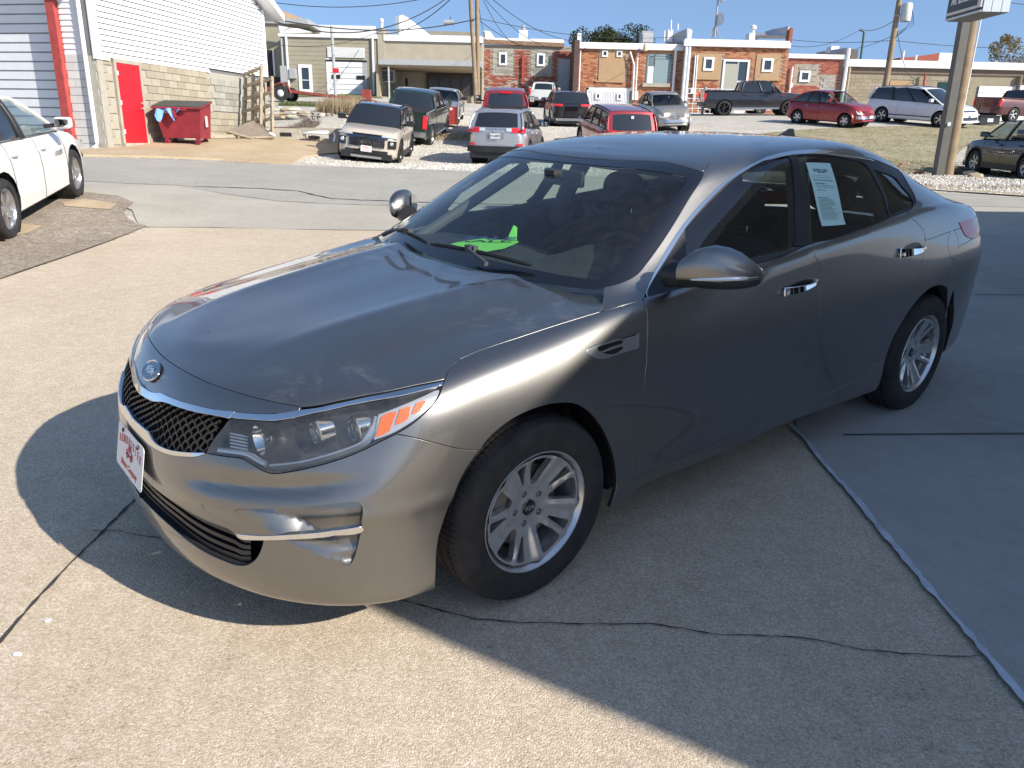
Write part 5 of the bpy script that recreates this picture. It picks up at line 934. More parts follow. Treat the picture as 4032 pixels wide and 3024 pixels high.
for A, B_ in ((chu, chul), (chlu, chl)):
    panel(SM, [A, [A[-1], B_[-1]], B_[::-1], ([B_[0], A[0]], 0, False)], 'chrome_strip', chrome, grille, off=.004, inset=0, both='join', step=.012, flange=.02, round_=.006,
          disp=(lambda lo_, hi_: (lambda u, v: .006 * np.exp(-((u) / .22) ** 2)))(0, 0))
def grille_mesh():
    mb = MB(); ul = np.array(chul); ll = np.array(chlu); hl = np.array(BK['hlIn'])
    rows = 8; du = .088
    for r_ in range(rows):
        pts = []; k = 0; u = -.0
        while u < 1.93:
            top = np.interp(u, ul[:, 0], ul[:, 1]); bot = np.interp(u, ll[:, 0], ll[:, 1])
            if u > 1.76: bot = np.interp(u, hl[::-1, 0], hl[::-1, 1])
            zz = .32 * (1 if (k + r_) % 2 else -1)
            v = top + (bot - top) * (r_ + .5 + zz * 1.4) / rows
            if top - bot > .02: pts.append((u, v))
            u += du; k += 1
        pts = np.array(pts)
        if len(pts) < 2: continue
        # widen knots: each crest is a short flat so that cells read as hexagons
        q = []
        for i in range(len(pts)):
            q.append(pts[i] - [du * .22, 0]); q.append(pts[i] + [du * .22, 0])
        q = np.array(q); q = q[q[:, 0] >= 0]; q = np.vstack([[0, q[0, 1]], q])
        X0 = SM(q[:, 0], q[:, 1]); N = SM.normal(q[:, 0], q[:, 1]); up = np.array([0, 0, 1.])
        A = X0 - N * .010; Bk = X0 - N * .040; h = .0035
        for sgn in (1, -1):
            m_ = np.array([1, sgn, 1]); n = len(q)
            V = np.vstack([A + up * h, A - up * h, Bk + up * h * .5 - up * .004, Bk - up * h * .5 - up * .004]) * m_
            F = [(a * n + i, a * n + i + 1, b_ * n + i + 1, b_ * n + i) for a, b_ in ((0, 1), (0, 2), (1, 3)) for i in range(n - 1)]
            mb.add(V, F)
    o = mb.build('grille_mesh', mat('satin black plastic', (.022, .022, .024), .32), grille, fix=False); return o
grille_mesh()
# badge
bp, bn = at(SM, 0, BK['hoodF'][0][1] * 0 + 7.40, .004)
def emblem(parent, M_, a, b_, depth=.006):
    mb = MB(); n = 40
    def ringp(ra, rb, h): return [(ra * math.cos(2 * math.pi * k / n), rb * math.sin(2 * math.pi * k / n), h) for k in range(n)]
    V = ringp(a, b_, 0) + ringp(a, b_, depth * .6) + ringp(a * .94, b_ * .92, depth) + ringp(a * .88, b_ * .84, depth * .5)
    F = [(r_ * n + k, r_ * n + (k + 1) % n, (r_ + 1) * n + (k + 1) % n, (r_ + 1) * n + k) for r_ in range(3) for k in range(n)]
    mb.add(V, F); o = mb.build('emblem_ring', chrome, parent, True); o.matrix_local = M_
    mb = MB(); mb.prism([(x * .9, y * .88) for x, y, _ in ringp(a, b_, 0)], 0, depth * .55); e = mb.build('emblem_field', mat('dark navy enamel', (.006, .010, .022), .15, 0, 1), o)
    t = text_obj('KIA', b_ * .95, chrome, o, 'lettering', .0015, sx=1.25, bold=.0008); t.location = (0, 0, depth * .6 + .0012)
    return o
emblem(nose, frame_mat(bp, (0, 1, 0), bn), .068, .036)
# ---- front bumper
fogp = BK['fog'][:-2]; fog_e = [fogp[:5], fogp[4:13], fogp[12:], ([fogp[-1], fogp[0]], 0, False)]; bot = [(4.9, .9), (4.0, .9), (2.6, .9), (0, .9)]
def bump_disp(u, v):
    X = SM(u, v); z = X[:, 2]; y = np.abs(X[:, 1]); x = X[:, 0]
    g = np.clip((y - .36) / .12, 0, 1) * np.clip((.86 - y) / .10, 0, 1)
    ctr = .560 + .05 * np.clip((y - .4) / .4, 0, 1)
    return -.016 * g * np.exp(-((z - ctr) / .026) ** 2) + .006 * np.clip((y - .1) / .3, 0, 1) * np.exp(-((z - .51) / .03) ** 2)
iu = [(0, 4.04)] + [q for q in BK['intakeUp'] if q[0] > .2]; il = [q for q in BK['intakeLo'] if q[0] > .1] + [(0, 2.95)]
il = [(a, b_ if a > 1.4 else b_ - .55 * (1.4 - a) / 1.4) for a, b_ in il[:-1]] + [(0, 3.02)]
aff = BK['archFf']
bumper = panel(SM, [chl, [chl[-1]] + BK['hlBot'][1:], BK['fenBump'], aff, [aff[-1], (5.05, .95), (4.3, 1.0)], [(4.3, 1.0), (3.4, 1.0), (2.6, 1.0), (1.2, 1.02), (0, 1.02)], ([(0, 1.02), (0, 3.02)], 0, False), rv(il), rv(iu), ([(0, 4.04), (0, 5.34)], 0, False)],
    'front_bumper', paint, car, both='join', disp=bump_disp, holes=[fog_e], hflange=.058, step=.016)[0]
# recess beside the intake: floor falls away towards its outer wall
def fog_depth(u, v):
    X = SM(u, v); y = np.abs(X[:, 1]); z = X[:, 2]
    a_, b_ = np.array(fogp[-1]), np.array(fogp[0]); e_ = (b_ - a_) * [.35, .16]; n_ = np.array([e_[1], -e_[0]]) / np.linalg.norm(e_); ds = np.abs(((np.stack([u, v], 1) - a_) * [.35, .16]) @ n_)
    return bump_disp(u, v) - np.clip(ds / .07, 0, 1) * (.052 * np.clip((y - .585) / .15, 0, 1) ** 1.2) * (.30 + .70 * (1 - np.exp(-((z - .405) / .030) ** 2)))
panel(SM, fog_e, 'air_slot', paint, bumper, disp=fog_depth, inset=0, flange=0, both='split', step=.012)
fs = BK['fogStrip']
panel(SM, [fs + [fs[0]]], 'chrome_blade', chrome, bumper, off=.004, inset=0, both='split', flange=.02, step=.012)
# lower lip and intake
panel(SM, [[(4.0, 1.0), (3.0, 1.0), (0, 1.02)], ([(0, 1.02), (0, .3)], 0, False), [(0, .3), (3, .3), (4.0, .4)], [(4.0, .4), (4.0, 1.0)]], 'lower_lip', blackp, bumper, off=-.006, both='join', flange=0, inset=0)
ig = panel(SM, [iu, rv(il)[::-1] if 0 else il, ([(0, 3.02), (0, 4.04)], 0, False)], 'lower_grille', blackm, car, off=-.07, flange=-.066, both='join', step=.04)[0]
for k in range(4):
    mb = MB(); us = np.linspace(0, 2.55 - .12 * (3 - k) * 0, 34)
    iua = np.array(iu); ila = np.array(il)[::-1]
    t_ = np.interp(us, iua[:, 0], iua[:, 1]); b_ = np.interp(us, ila[:, 0], ila[:, 1]); v_ = b_ + (t_ - b_) * (k + .6) / 4.3
    X0 = SM(us, v_); N = SM.normal(us, v_); N[:, 2] = 0; N /= np.linalg.norm(N, axis=1, keepdims=True)
    for sg in (1, -1):
        A = (X0 - N * .018) * [1, sg, 1]; Bk = (X0 - N * .060) * [1, sg, 1]; n = len(us); up = np.array([0, 0, 1.])
        V = np.vstack([A + up * .007, A - up * .007, Bk + up * .004, Bk - up * .004])
        mb.add(V, [(a * n + i, a * n + i + 1, c_ * n + i + 1, c_ * n + i) for a, c_ in ((0, 1), (0, 2), (1, 3)) for i in range(n - 1)])
    mb.build('slat', mat('satin black plastic', (.02, .02, .02), .35), ig, fix=False)
# ---- headlights
hstrip = BK['hlTop']; hsl = BK['hlStripLo']
hl_loop = [hstrip, [hstrip[-1], BK['fenHL'][1]] + BK['fenHL'][2:], rv('hlBot'), [BK['hlBot'][0]] + rv('hlIn')[1:] + [hsl[0]], [hsl[0], hstrip[0]]]
hous = panel(SM, hl_loop, 'headlight', mat('lamp housing', (.030, .030, .033), .35, .3, fn=lambda n: None), car, off=-.075, flange=-.070, inset=.001, step=.03)
bzm = mat('satin white lamp bezel', (.55, .56, .58), .3, .55)
lens = glassmat('hazy lamp lens', (.90, .91, .90), 1, (.55, .53, .46), .07)
for si, (hob, sg) in enumerate(zip(hous, (1, -1))):
    def one(edges, name, m, **k):
        o = panel(SM, edges, name, m, hob, both='left', **k)[0]
        if sg < 0:
            me = o.data; me.transform(Matrix.Diagonal((1, -1, 1, 1))); me.flip_normals()
        return o
    one(hl_loop[1:] and [hsl, [hsl[-1]] + BK['fenHL'][2:], rv('hlBot'), [BK['hlBot'][0]] + rv('hlIn')[1:] + [hsl[0]]], 'lens', lens, off=-.001, flange=0, step=.03)
    one([hstrip, [hstrip[-1], hsl[-1]], hsl[::-1], [hsl[0], hstrip[0]]], 'chrome_strip', chrome, off=.003, inset=.001, step=.015, flange=.02)
    bz = one([BK['hlBezel'] + [BK['hlBezel'][0]]], 'bezel', bzm, off=-.010, inset=0, step=.02, flange=.03)
    for a_ in ('amb1', 'amb2', 'amb3'): one([BK[a_] + [BK[a_][0]]], 'amber_reflector', amber, off=-.0065, inset=.001, step=.015, flange=.004)
    rib = np.array(crv(BK['rib'], SM, .02)); mb = MB()
    for k in range(4):
        q = rib + np.array([.0, -.03]) * k + np.array([.045, 0]) * k * (np.linspace(0, 1, len(rib))[:, None] ** 3)
        X = (SM(q[:, 0], q[:, 1]) - SM.normal(q[:, 0], q[:, 1]) * (.014 + .004 * k)) * [1, sg, 1]
        mb.tube(X, .0045, 6)
    mb.build('light_guide', satin, hob, True)
    s_ = np.array(crv(BK['sil'], SM, .02)); mb = MB()
    X = (SM(s_[:, 0], s_[:, 1]) - SM.normal(s_[:, 0], s_[:, 1]) * .016) * [1, sg, 1]; mb.tube(X, .009, 8); mb.build('silver_trim', satin, hob, True)
    for key, rad in (('lampA', .036), ('lampB', .036)):
        c0, n0 = at(SM, *BK[key][0], -.03); c0 = c0 * [1, sg, 1]; c0 = c0 - np.array([.02, 0, 0])
        mb = MB(); mb.lathe([(rad * 1.15, -.03), (rad * 1.15, .012), (rad * 1.0, .014), (rad * .95, 0), (rad * .95, -.02)], 32, 'x', c0); mb.build('projector_ring', chrome, hob, True)
        mb = MB(); mb.lathe([(rad * .96, -.012)] + [(rad * .94 * math.cos(a), -.012 + .026 * math.sin(a)) for a in np.linspace(.1, 1.5, 8)] + [(.0005, .014)], 32, 'x', c0); mb.build('projector_lens', mat('projector glass', (.25, .27, .28), .03, .6, 1), hob, True)
    c0, n0 = at(SM, *BK['bowl'][0], -.055); c0 = c0 * [1, sg, 1]; mb = MB()
    mb.lathe([(.045, .03), (.040, .012), (.028, -.004), (.014, -.014), (.004, -.016)], 28, 'x', c0); mb.lathe([(.008, -.016), (.008, .012), (.003, .018), (.0004, .019)], 12, 'x', c0)
    mb.build('reflector_bowl', mat('reflector', (.85, .85, .86), .12, 1), hob, True)
    mb = MB()
    for k in range(6):
        u_, v_ = 2.02 + .02 * k, 6.55 - .10 * k; P_, _ = at(SM, u_, v_, -.028); P2, _ = at(SM, u_ + .22, v_ + .02, -.045)
        mb.tube([P_ * [1, sg, 1], P2 * [1, sg, 1]], .0035, 6)
    mb.build('reflector_rib', satin, hob, True)
# ---- side vent in each wing
for fo, sg in zip(fen, (1, -1)):
    vo = panel(SM, [BK['vent'] + [BK['vent'][0]]], 'fender_vent', satin, fo, both='left', off=.001, inset=.0005, step=.012, flange=.02)[0]
    sl_ = [panel(SM, [BK[k_] + [BK[k_][0]]], 'vent_slot', gloss_black, vo, both='left', off=.0022, inset=0, step=.012, flange=0)[0] for k_ in ('vs1', 'vs2', 'vs3')]
    if sg < 0:
        for o in [vo] + sl_: o.data.transform(Matrix.Diagonal((1, -1, 1, 1))); o.data.flip_normals()
# ---- door handles
for key, doors in (('hand1', d1), ('hand2', d2)):
    h = np.array(BK[key]); u0, u1 = h[:, 0].min() + .015, h[:, 0].max() - .01
    for do, sg in zip(doors, (1, -1)):
        mb = MB(); n = 14; rows = []
        for i in range(n):
            t = i / (n - 1); u = u0 + (u1 - u0) * t
            vlo = np.interp(t, [0, .5, 1], [h[0, 1] + .0, 6.70 if key == 'hand1' else 6.83, 6.83 if key == 'hand1' else 6.96])
            vlo = np.interp(t, [0, 1], [h[0, 1], h[-4 if key == 'hand1' else -3, 1] - .02]); out = .012 + .030 * math.sin(math.pi * min(1, t * 1.02)) ** .6
            hgt = .16 * (1 - t) ** 1.5 + .085
            P0, N0 = at(SM, u, vlo + .00, 0); P1, N1 = at(SM, u, vlo + hgt, 0)
            rows.append([P0 + N0 * (out * .55), P0 + N0 * out, P1 + N1 * (out * .92), P1 + N1 * (out * .5)])
        V = np.array(rows).reshape(-1, 3) * [1, sg, 1]
        F = [(i * 4 + a, i * 4 + (a + 1) % 4, (i + 1) * 4 + (a + 1) % 4, (i + 1) * 4 + a) for i in range(n - 1) for a in range(4)] + [(0, 1, 2, 3), tuple((n - 1) * 4 + a for a in (3, 2, 1, 0))]
        mb.add(V, F)
        for uu in (u0 + .03, u1 - .03):
            t = (uu - u0) / (u1 - u0); vlo = np.interp(t, [0, 1], [h[0, 1], h[-4 if key == 'hand1' else -3, 1] - .02]); P0, N0 = at(SM, uu, vlo + .07, -.005); P1 = P0 + N0 * .03
            mb.tube([P0 * [1, sg, 1], P1 * [1, sg, 1]], .011, 10)
        o = mb.build('door_handle', chrome, do, True)
        bv = o.modifiers.new('b', 'BEVEL'); bv.width = .003; bv.segments = 2; bv.limit_method = 'ANGLE'
        # cup behind the handle
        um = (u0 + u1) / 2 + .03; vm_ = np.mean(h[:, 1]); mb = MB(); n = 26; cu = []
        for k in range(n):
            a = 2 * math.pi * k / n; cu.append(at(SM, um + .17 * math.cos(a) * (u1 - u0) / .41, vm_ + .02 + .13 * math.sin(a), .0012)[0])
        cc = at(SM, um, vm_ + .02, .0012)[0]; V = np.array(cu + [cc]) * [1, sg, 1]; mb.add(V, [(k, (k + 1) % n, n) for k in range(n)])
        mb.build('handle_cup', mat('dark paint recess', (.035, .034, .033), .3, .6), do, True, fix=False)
# ---- black mirror sail + door mirrors
def mirror(sg, door):
    mb = MB()
    secs = []
    # housing sections across the car (y), each an oval in x,z
    ys = [.925, .94, .97, 1.00, 1.03, 1.06, 1.09, 1.11, 1.124]
    tops = [1.095, 1.130, 1.160, 1.170, 1.163, 1.147, 1.120, 1.100, 1.080]; bots = [1.040, 1.030, 1.024, 1.020, 1.020, 1.021, 1.026, 1.034, 1.050]
    prm = [(-.635 - (y - .94) * .90, (t_ + b_) / 2, r_, (t_ - b_) / 2) for y, t_, b_, r_ in zip(ys, tops, bots, [.045, .070, .088, .094, .092, .085, .068, .048, .014])]
    n = 28
    V = []
    for y, (cx_, cz, rx, rz) in zip(ys, prm):
        for k in range(n):
            a = 2 * math.pi * k / n; ca, sa = math.cos(a), math.sin(a)
            x = cx_ + rx * (abs(ca) ** .8) * (1 if ca > 0 else -.55); z = cz + rz * (abs(sa) ** .85) * (1 if sa > 0 else -1)
            V.append((x, y * sg, z))
    F = [(i * n + k, i * n + (k + 1) % n, (i + 1) * n + (k + 1) % n, (i + 1) * n + k) for i in range(len(ys) - 1) for k in range(n)] + [tuple(range(n)), tuple((len(ys) - 1) * n + k for k in range(n))]
    root = mb.add(V, F).build('side_mirror', [paint, blackp], door, True)
    me = root.data
    for p in me.polygons:
        if p.center.z < 1.058: p.material_index = 1
    mb = MB(); mb.tube([(-.645, .96 * sg, 1.055), (-.635, .93 * sg, 1.058), (-.63, .86 * sg, 1.055)], [.035, .042, .05], 14); mb.build('mirror_foot', blackp, root, True)
    mb = MB(); X = [(-.592, .985, 1.060), (-.612, 1.01, 1.063), (-.640, 1.04, 1.065), (-.675, 1.07, 1.067), (-.715, 1.095, 1.068), (-.780, 1.118, 1.070)]
    mb.tube([(x, y * sg, z) for x, y, z in X], [.003, .006, .0075, .0085, .008, .004], 8); mb.build('turn_signal', white_lens, root, True)
    mb = MB(); mb.add([(-.69 - (y - .94) * .9, y * sg, z) for y, z in ((.95, 1.045), (1.09, 1.045), (1.10, 1.085), (1.05, 1.135), (.97, 1.14))], [(0, 1, 2, 3, 4)]); mb.build('mirror_glass', mat('mirror', (.8, .8, .8), .02, 1), root, fix=False)
    return root
for do, sg in zip(d1, (1, -1)): mirror(sg, do)

# ---------------------------------------------------------------- wheels
def rrpoly(pts, n=5):
    P = np.array(pts, float); out = []
    for i in range(len(P)):
        a, b_, c_, d = P[i - 1], P[i], P[(i + 1) % len(P)], P[(i + 2) % len(P)]
        for t in np.linspace(0, 1, n + 1)[:-1]:
            out.append(.5 * ((2 * b_) + (c_ - a) * t + (2 * a - 5 * b_ + 4 * c_ - d) * t * t + (-a + 3 * b_ - 3 * c_ + d) * t ** 3))
    return np.array(out)
def disc_cut(outer_r, holes, yf, depth, m, name, parent, inner_r=None, step=.009):
    n = 120; lo = [np.array([[outer_r * math.cos(2 * math.pi * k / n), outer_r * math.sin(2 * math.pi * k / n)] for k in range(n)])] + holes
    g = [(r * math.cos(a), r * math.sin(a)) for r in np.arange(.012, outer_r - .004, step) for a in np.linspace(0, 2 * math.pi, max(6, int(2 * math.pi * r / step)), endpoint=False)]
    g = np.array(g); k = np.ones(len(g), bool)
    for h in holes: k &= ~inside(h, g)
    g = g[k]; bp = np.vstack(lo); d = np.array([np.hypot(*(bp - q).T).min() for q in g]); g = g[d > step * .55]
    pts = np.vstack(lo + [g]); cons = []; k0 = 0
    for l in lo: cons += [(k0 + i, k0 + (i + 1) % len(l)) for i in range(len(l))]; k0 += len(l)
    r = delaunay_2d_cdt([Vector(q) for q in pts], cons, [], 0, 1e-7); P = np.array([tuple(q) for q in r[0]]); T = np.array([t for t in r[2] if len(t) == 3]); c_ = P[T].mean(1); k = np.hypot(*c_.T) < outer_r
    for h in holes: k &= ~inside(h, c_)
    T = T[k]; V = [(x, yf(x, y), y) for x, y in P]; F = [tuple(t) for t in T]
    for l in lo[1:]:
        b0 = len(V); nn = len(l); V += [(x, yf(x, y), y) for x, y in l] + [(x * 1.0, yf(x, y) - .004, y) for x, y in l * 1.0] + [(x, yf(x, y) - depth, y) for x, y in l]
        F += [(b0 + a * nn + i, b0 + a * nn + (i + 1) % nn, b0 + (a + 1) * nn + (i + 1) % nn, b0 + (a + 1) * nn + i) for i in range(nn) for a in (0, 1)]
    o = mesh(name, V, F, m, parent, True); bm = bmesh.new(); bm.from_mesh(o.data); bmesh.ops.remove_doubles(bm, verts=bm.verts, dist=1e-5); bmesh.ops.recalc_face_normals(bm, faces=bm.faces); bm.to_mesh(o.data); bm.free(); o.data.set_sharp_from_angle(angle=R(34)); return o
def polar(l, off): return np.array([[r * math.cos(R(a + off)), r * math.sin(R(a + off))] for r, a in l])
def main_wheel():
    root = bpy.data.objects.new('wheel', None)
    # tyre
    hw = .1025; Ro = .3335
    prof = [(.206, .080), (.214, .0925), (.222, .0955), (.236, .1000), (.240, .1010), (.262, .1060), (.285, .1050), (.300, .1010), (.312, .0955), (.316, .0950), (.3225, .0880), (.3290, .0760), (.3318, .0640), (.3325, .0565), (.3250, .0555), (.3250, .0475), (.3330, .0465), (Ro, .0250), (.3335, .0110), (.3255, .0100), (.3255, .0010)]
    prof = prof + [(r, -h) for r, h in prof[::-1]]
    n = 288; V = []
    for r, h in prof:
        for k in range(n):
            a = 2 * math.pi * k / n; rr = r
            if r > .3215 and (k % 3 == 0): rr = r - (.0030 if abs(h) > .045 else .0022)
            flat = max(0, -math.sin(a) - .985) * .0
            V.append((rr * math.cos(a), h, rr * math.sin(a)))
    F = [(i * n + k, i * n + (k + 1) % n, (i + 1) * n + (k + 1) % n, (i + 1) * n + k) for i in range(len(prof) - 1) for k in range(n)]
    tyre = mesh('tyre', V, F, rubber, root, True); bm = bmesh.new(); bm.from_mesh(tyre.data); bmesh.ops.recalc_face_normals(bm, faces=bm.faces); bm.to_mesh(tyre.data); bm.free(); tyre.data.set_sharp_from_angle(angle=R(30))
    # rim barrel and lip
    mb = MB(); mb.lathe([(.2085, .084), (.2175, .0925), (.2195, .0965), (.2185, .0985), (.2150, .0980), (.2110, .0900), (.2020, .0740), (.1960, .0600), (.1900, .030), (.188, -.02), (.193, -.07), (.208, -.084)], 96, 'y')
    rim = mb.build('rim', alloy, root, True)
    ang = lambda x, y: (math.degrees(math.atan2(y, x)) + 360) % 72
    def yf(x, y):
        r = math.hypot(x, y); a = ang(x, y); base = .050 + .034 * min(1, max(0, (r - .045) / .145)) ** 1.3
        # blade between the wide opening (13..40) and the slot (65..77)
        if r > .06:
            k = min(1, (r - .06) / .06); d = a - 46; base += k * (.007 * math.exp(-(d / 5.) ** 2) - .004 * math.exp(-((a - 58) / 5.) ** 2)); d2 = min(abs(a - 9), abs(a - 9 - 72)); base += k * .005 * math.exp(-(d2 / 2.5) ** 2)
        if r < .05: base += .003 * math.cos(r / .05 * math.pi / 2)
        return base
    L_ = [(.090, 20.5), (.090, 33), (.120, 37.5), (.155, 39.5), (.183, 40.5), (.1895, 37), (.191, 30), (.191, 22), (.1895, 15.5), (.178, 12.5), (.150, 13), (.118, 16)]
    S_ = [(.104, 70), (.108, 74), (.135, 75.3), (.165, 76.5), (.185, 77.0), (.1885, 73.5), (.188, 68), (.180, 65.8), (.150, 67.5), (.122, 68.5)]
    holes = [rrpoly(polar(L_, 72 * k)) for k in range(5)] + [rrpoly(polar(S_, 72 * k)) for k in range(5)]
    lug = [np.array([[.0585 * math.cos(R(71 + 72 * k)) + .0125 * math.cos(t), .0585 * math.sin(R(71 + 72 * k)) + .0125 * math.sin(t)] for t in np.linspace(0, 2 * math.pi, 16, endpoint=False)]) for k in range(5)]
    sp = disc_cut(.1985, holes + lug, yf, .026, alloy, 'spokes', rim)
    for k in range(5):
        x, z = .0585 * math.cos(R(71 + 72 * k)), .0585 * math.sin(R(71 + 72 * k)); mb = MB()
        mb.lathe([(.0125, .030), (.0125, .0301), (.0005, .0302)], 12, 'y', (x, 0, z)); mb.lathe([(.0085, .030), (.0085, .044), (.006, .048), (.0005, .049)], 6, 'y', (x, 0, z)); mb.build('lug_nut', satin, rim, True)
    mb = MB(); mb.lathe([(.0290, .048), (.0290, .0555), (.0265, .0578), (.015, .0590), (.0005, .0595)], 32, 'y'); cap = mb.build('centre_cap', gloss_black, rim, True)
    t = text_obj('KIA', .021, satin, rim, 'lettering', .0006, sx=1.2, bold=.0006); t.matrix_local = Matrix([[-1, 0, 0, 0], [0, 0, 1, .0598], [0, 1, 0, 0], [0, 0, 0, 1]])
    mb = MB(); mb.lathe([(.03, .02), (.145, .02), (.145, .0), (.08, .0), (.075, -.03), (.03, -.03)], 48, 'y'); mb.build('brake_disc', disc, root, True)
    mb = MB()
    P = [(r_, a) for r_, a in ((.105, 8), (.105, 52), (.155, 52), (.155, 8))]
    Q = polar([(.098, 6), (.098, 30), (.098, 54), (.158, 54), (.162, 30), (.158, 6)], 4); mb.prism([tuple(q) for q in Q], -.02, .038, 'y'); mb.build('brake_caliper', dmat('dirty caliper', (.16, .14, .12), .6), root)
    mb = MB(); mb.lathe([(.185, -.03), (.05, -.035)], 40, 'y'); mb.build('backing_plate', blackm, root)
    return root
wheel0 = main_wheel()
def copy_children(src, dst, s_in):
    for ch in list(s_in):
        c = ch.copy(); COL.objects.link(c); c.parent = dst
        copy_children(ch, c, CH.get(ch.name, []))
def kids(o): return [q for q in bpy.data.objects if q.parent is o]
CH = {}
for o in bpy.data.objects:
    if o.parent: CH.setdefault(o.parent.name, []).append(o)
for i, (x, y, sg, spin) in enumerate([(0, .802, 1, 0), (-2.805, .800, 1, -19), (0, -.802, -1, 12), (-2.805, -.800, -1, 5)]):
    if i == 0: wr = wheel0; COL.objects.link(wr)
    else:
        wr = wheel0.copy(); COL.objects.link(wr); copy_children(wheel0, wr, CH['wheel'])
    wr.parent = car; wr.location = (x, y, .3325); wr.rotation_euler = (0, R(-spin), 0 if sg > 0 else math.pi)
# wheel wells
for x in (0, -2.805):
    for sg in (1, -1):
        mb = MB(); n = 26; V = []
        for y in (.56, .875 if x == 0 else .835):
            for k in range(n + 1):
                a = math.pi * (-.03 + 1.06 * k / n); V.append((x + .392 * math.cos(a), y * sg, .34 + .385 * math.sin(a)))
        mb.add(V, [(k, k + 1, n + 2 + k, n + 1 + k) for k in range(n)])
        mb.add([(x + .40 * math.cos(a), .56 * sg, .34 + .40 * math.sin(a)) for a in np.linspace(-.03 * math.pi, 1.03 * math.pi, 20)], [tuple(range(20))])
        mb.build('wheel_arch_liner', blackm, car, fix=False)
# mud flap edge and underbody
mb = MB(); mb.box((-3.45, -.55, .20), (.55, .55, .42)); mb.box((-2.36, -.80, .23), (-.44, .80, .36)); mb.box((.40, -.50, .24), (.72, .50, .60)); mb.box((-3.5, -.50, .30), (-3.2, .50, .75)); mb.build('underbody', blackm, car)
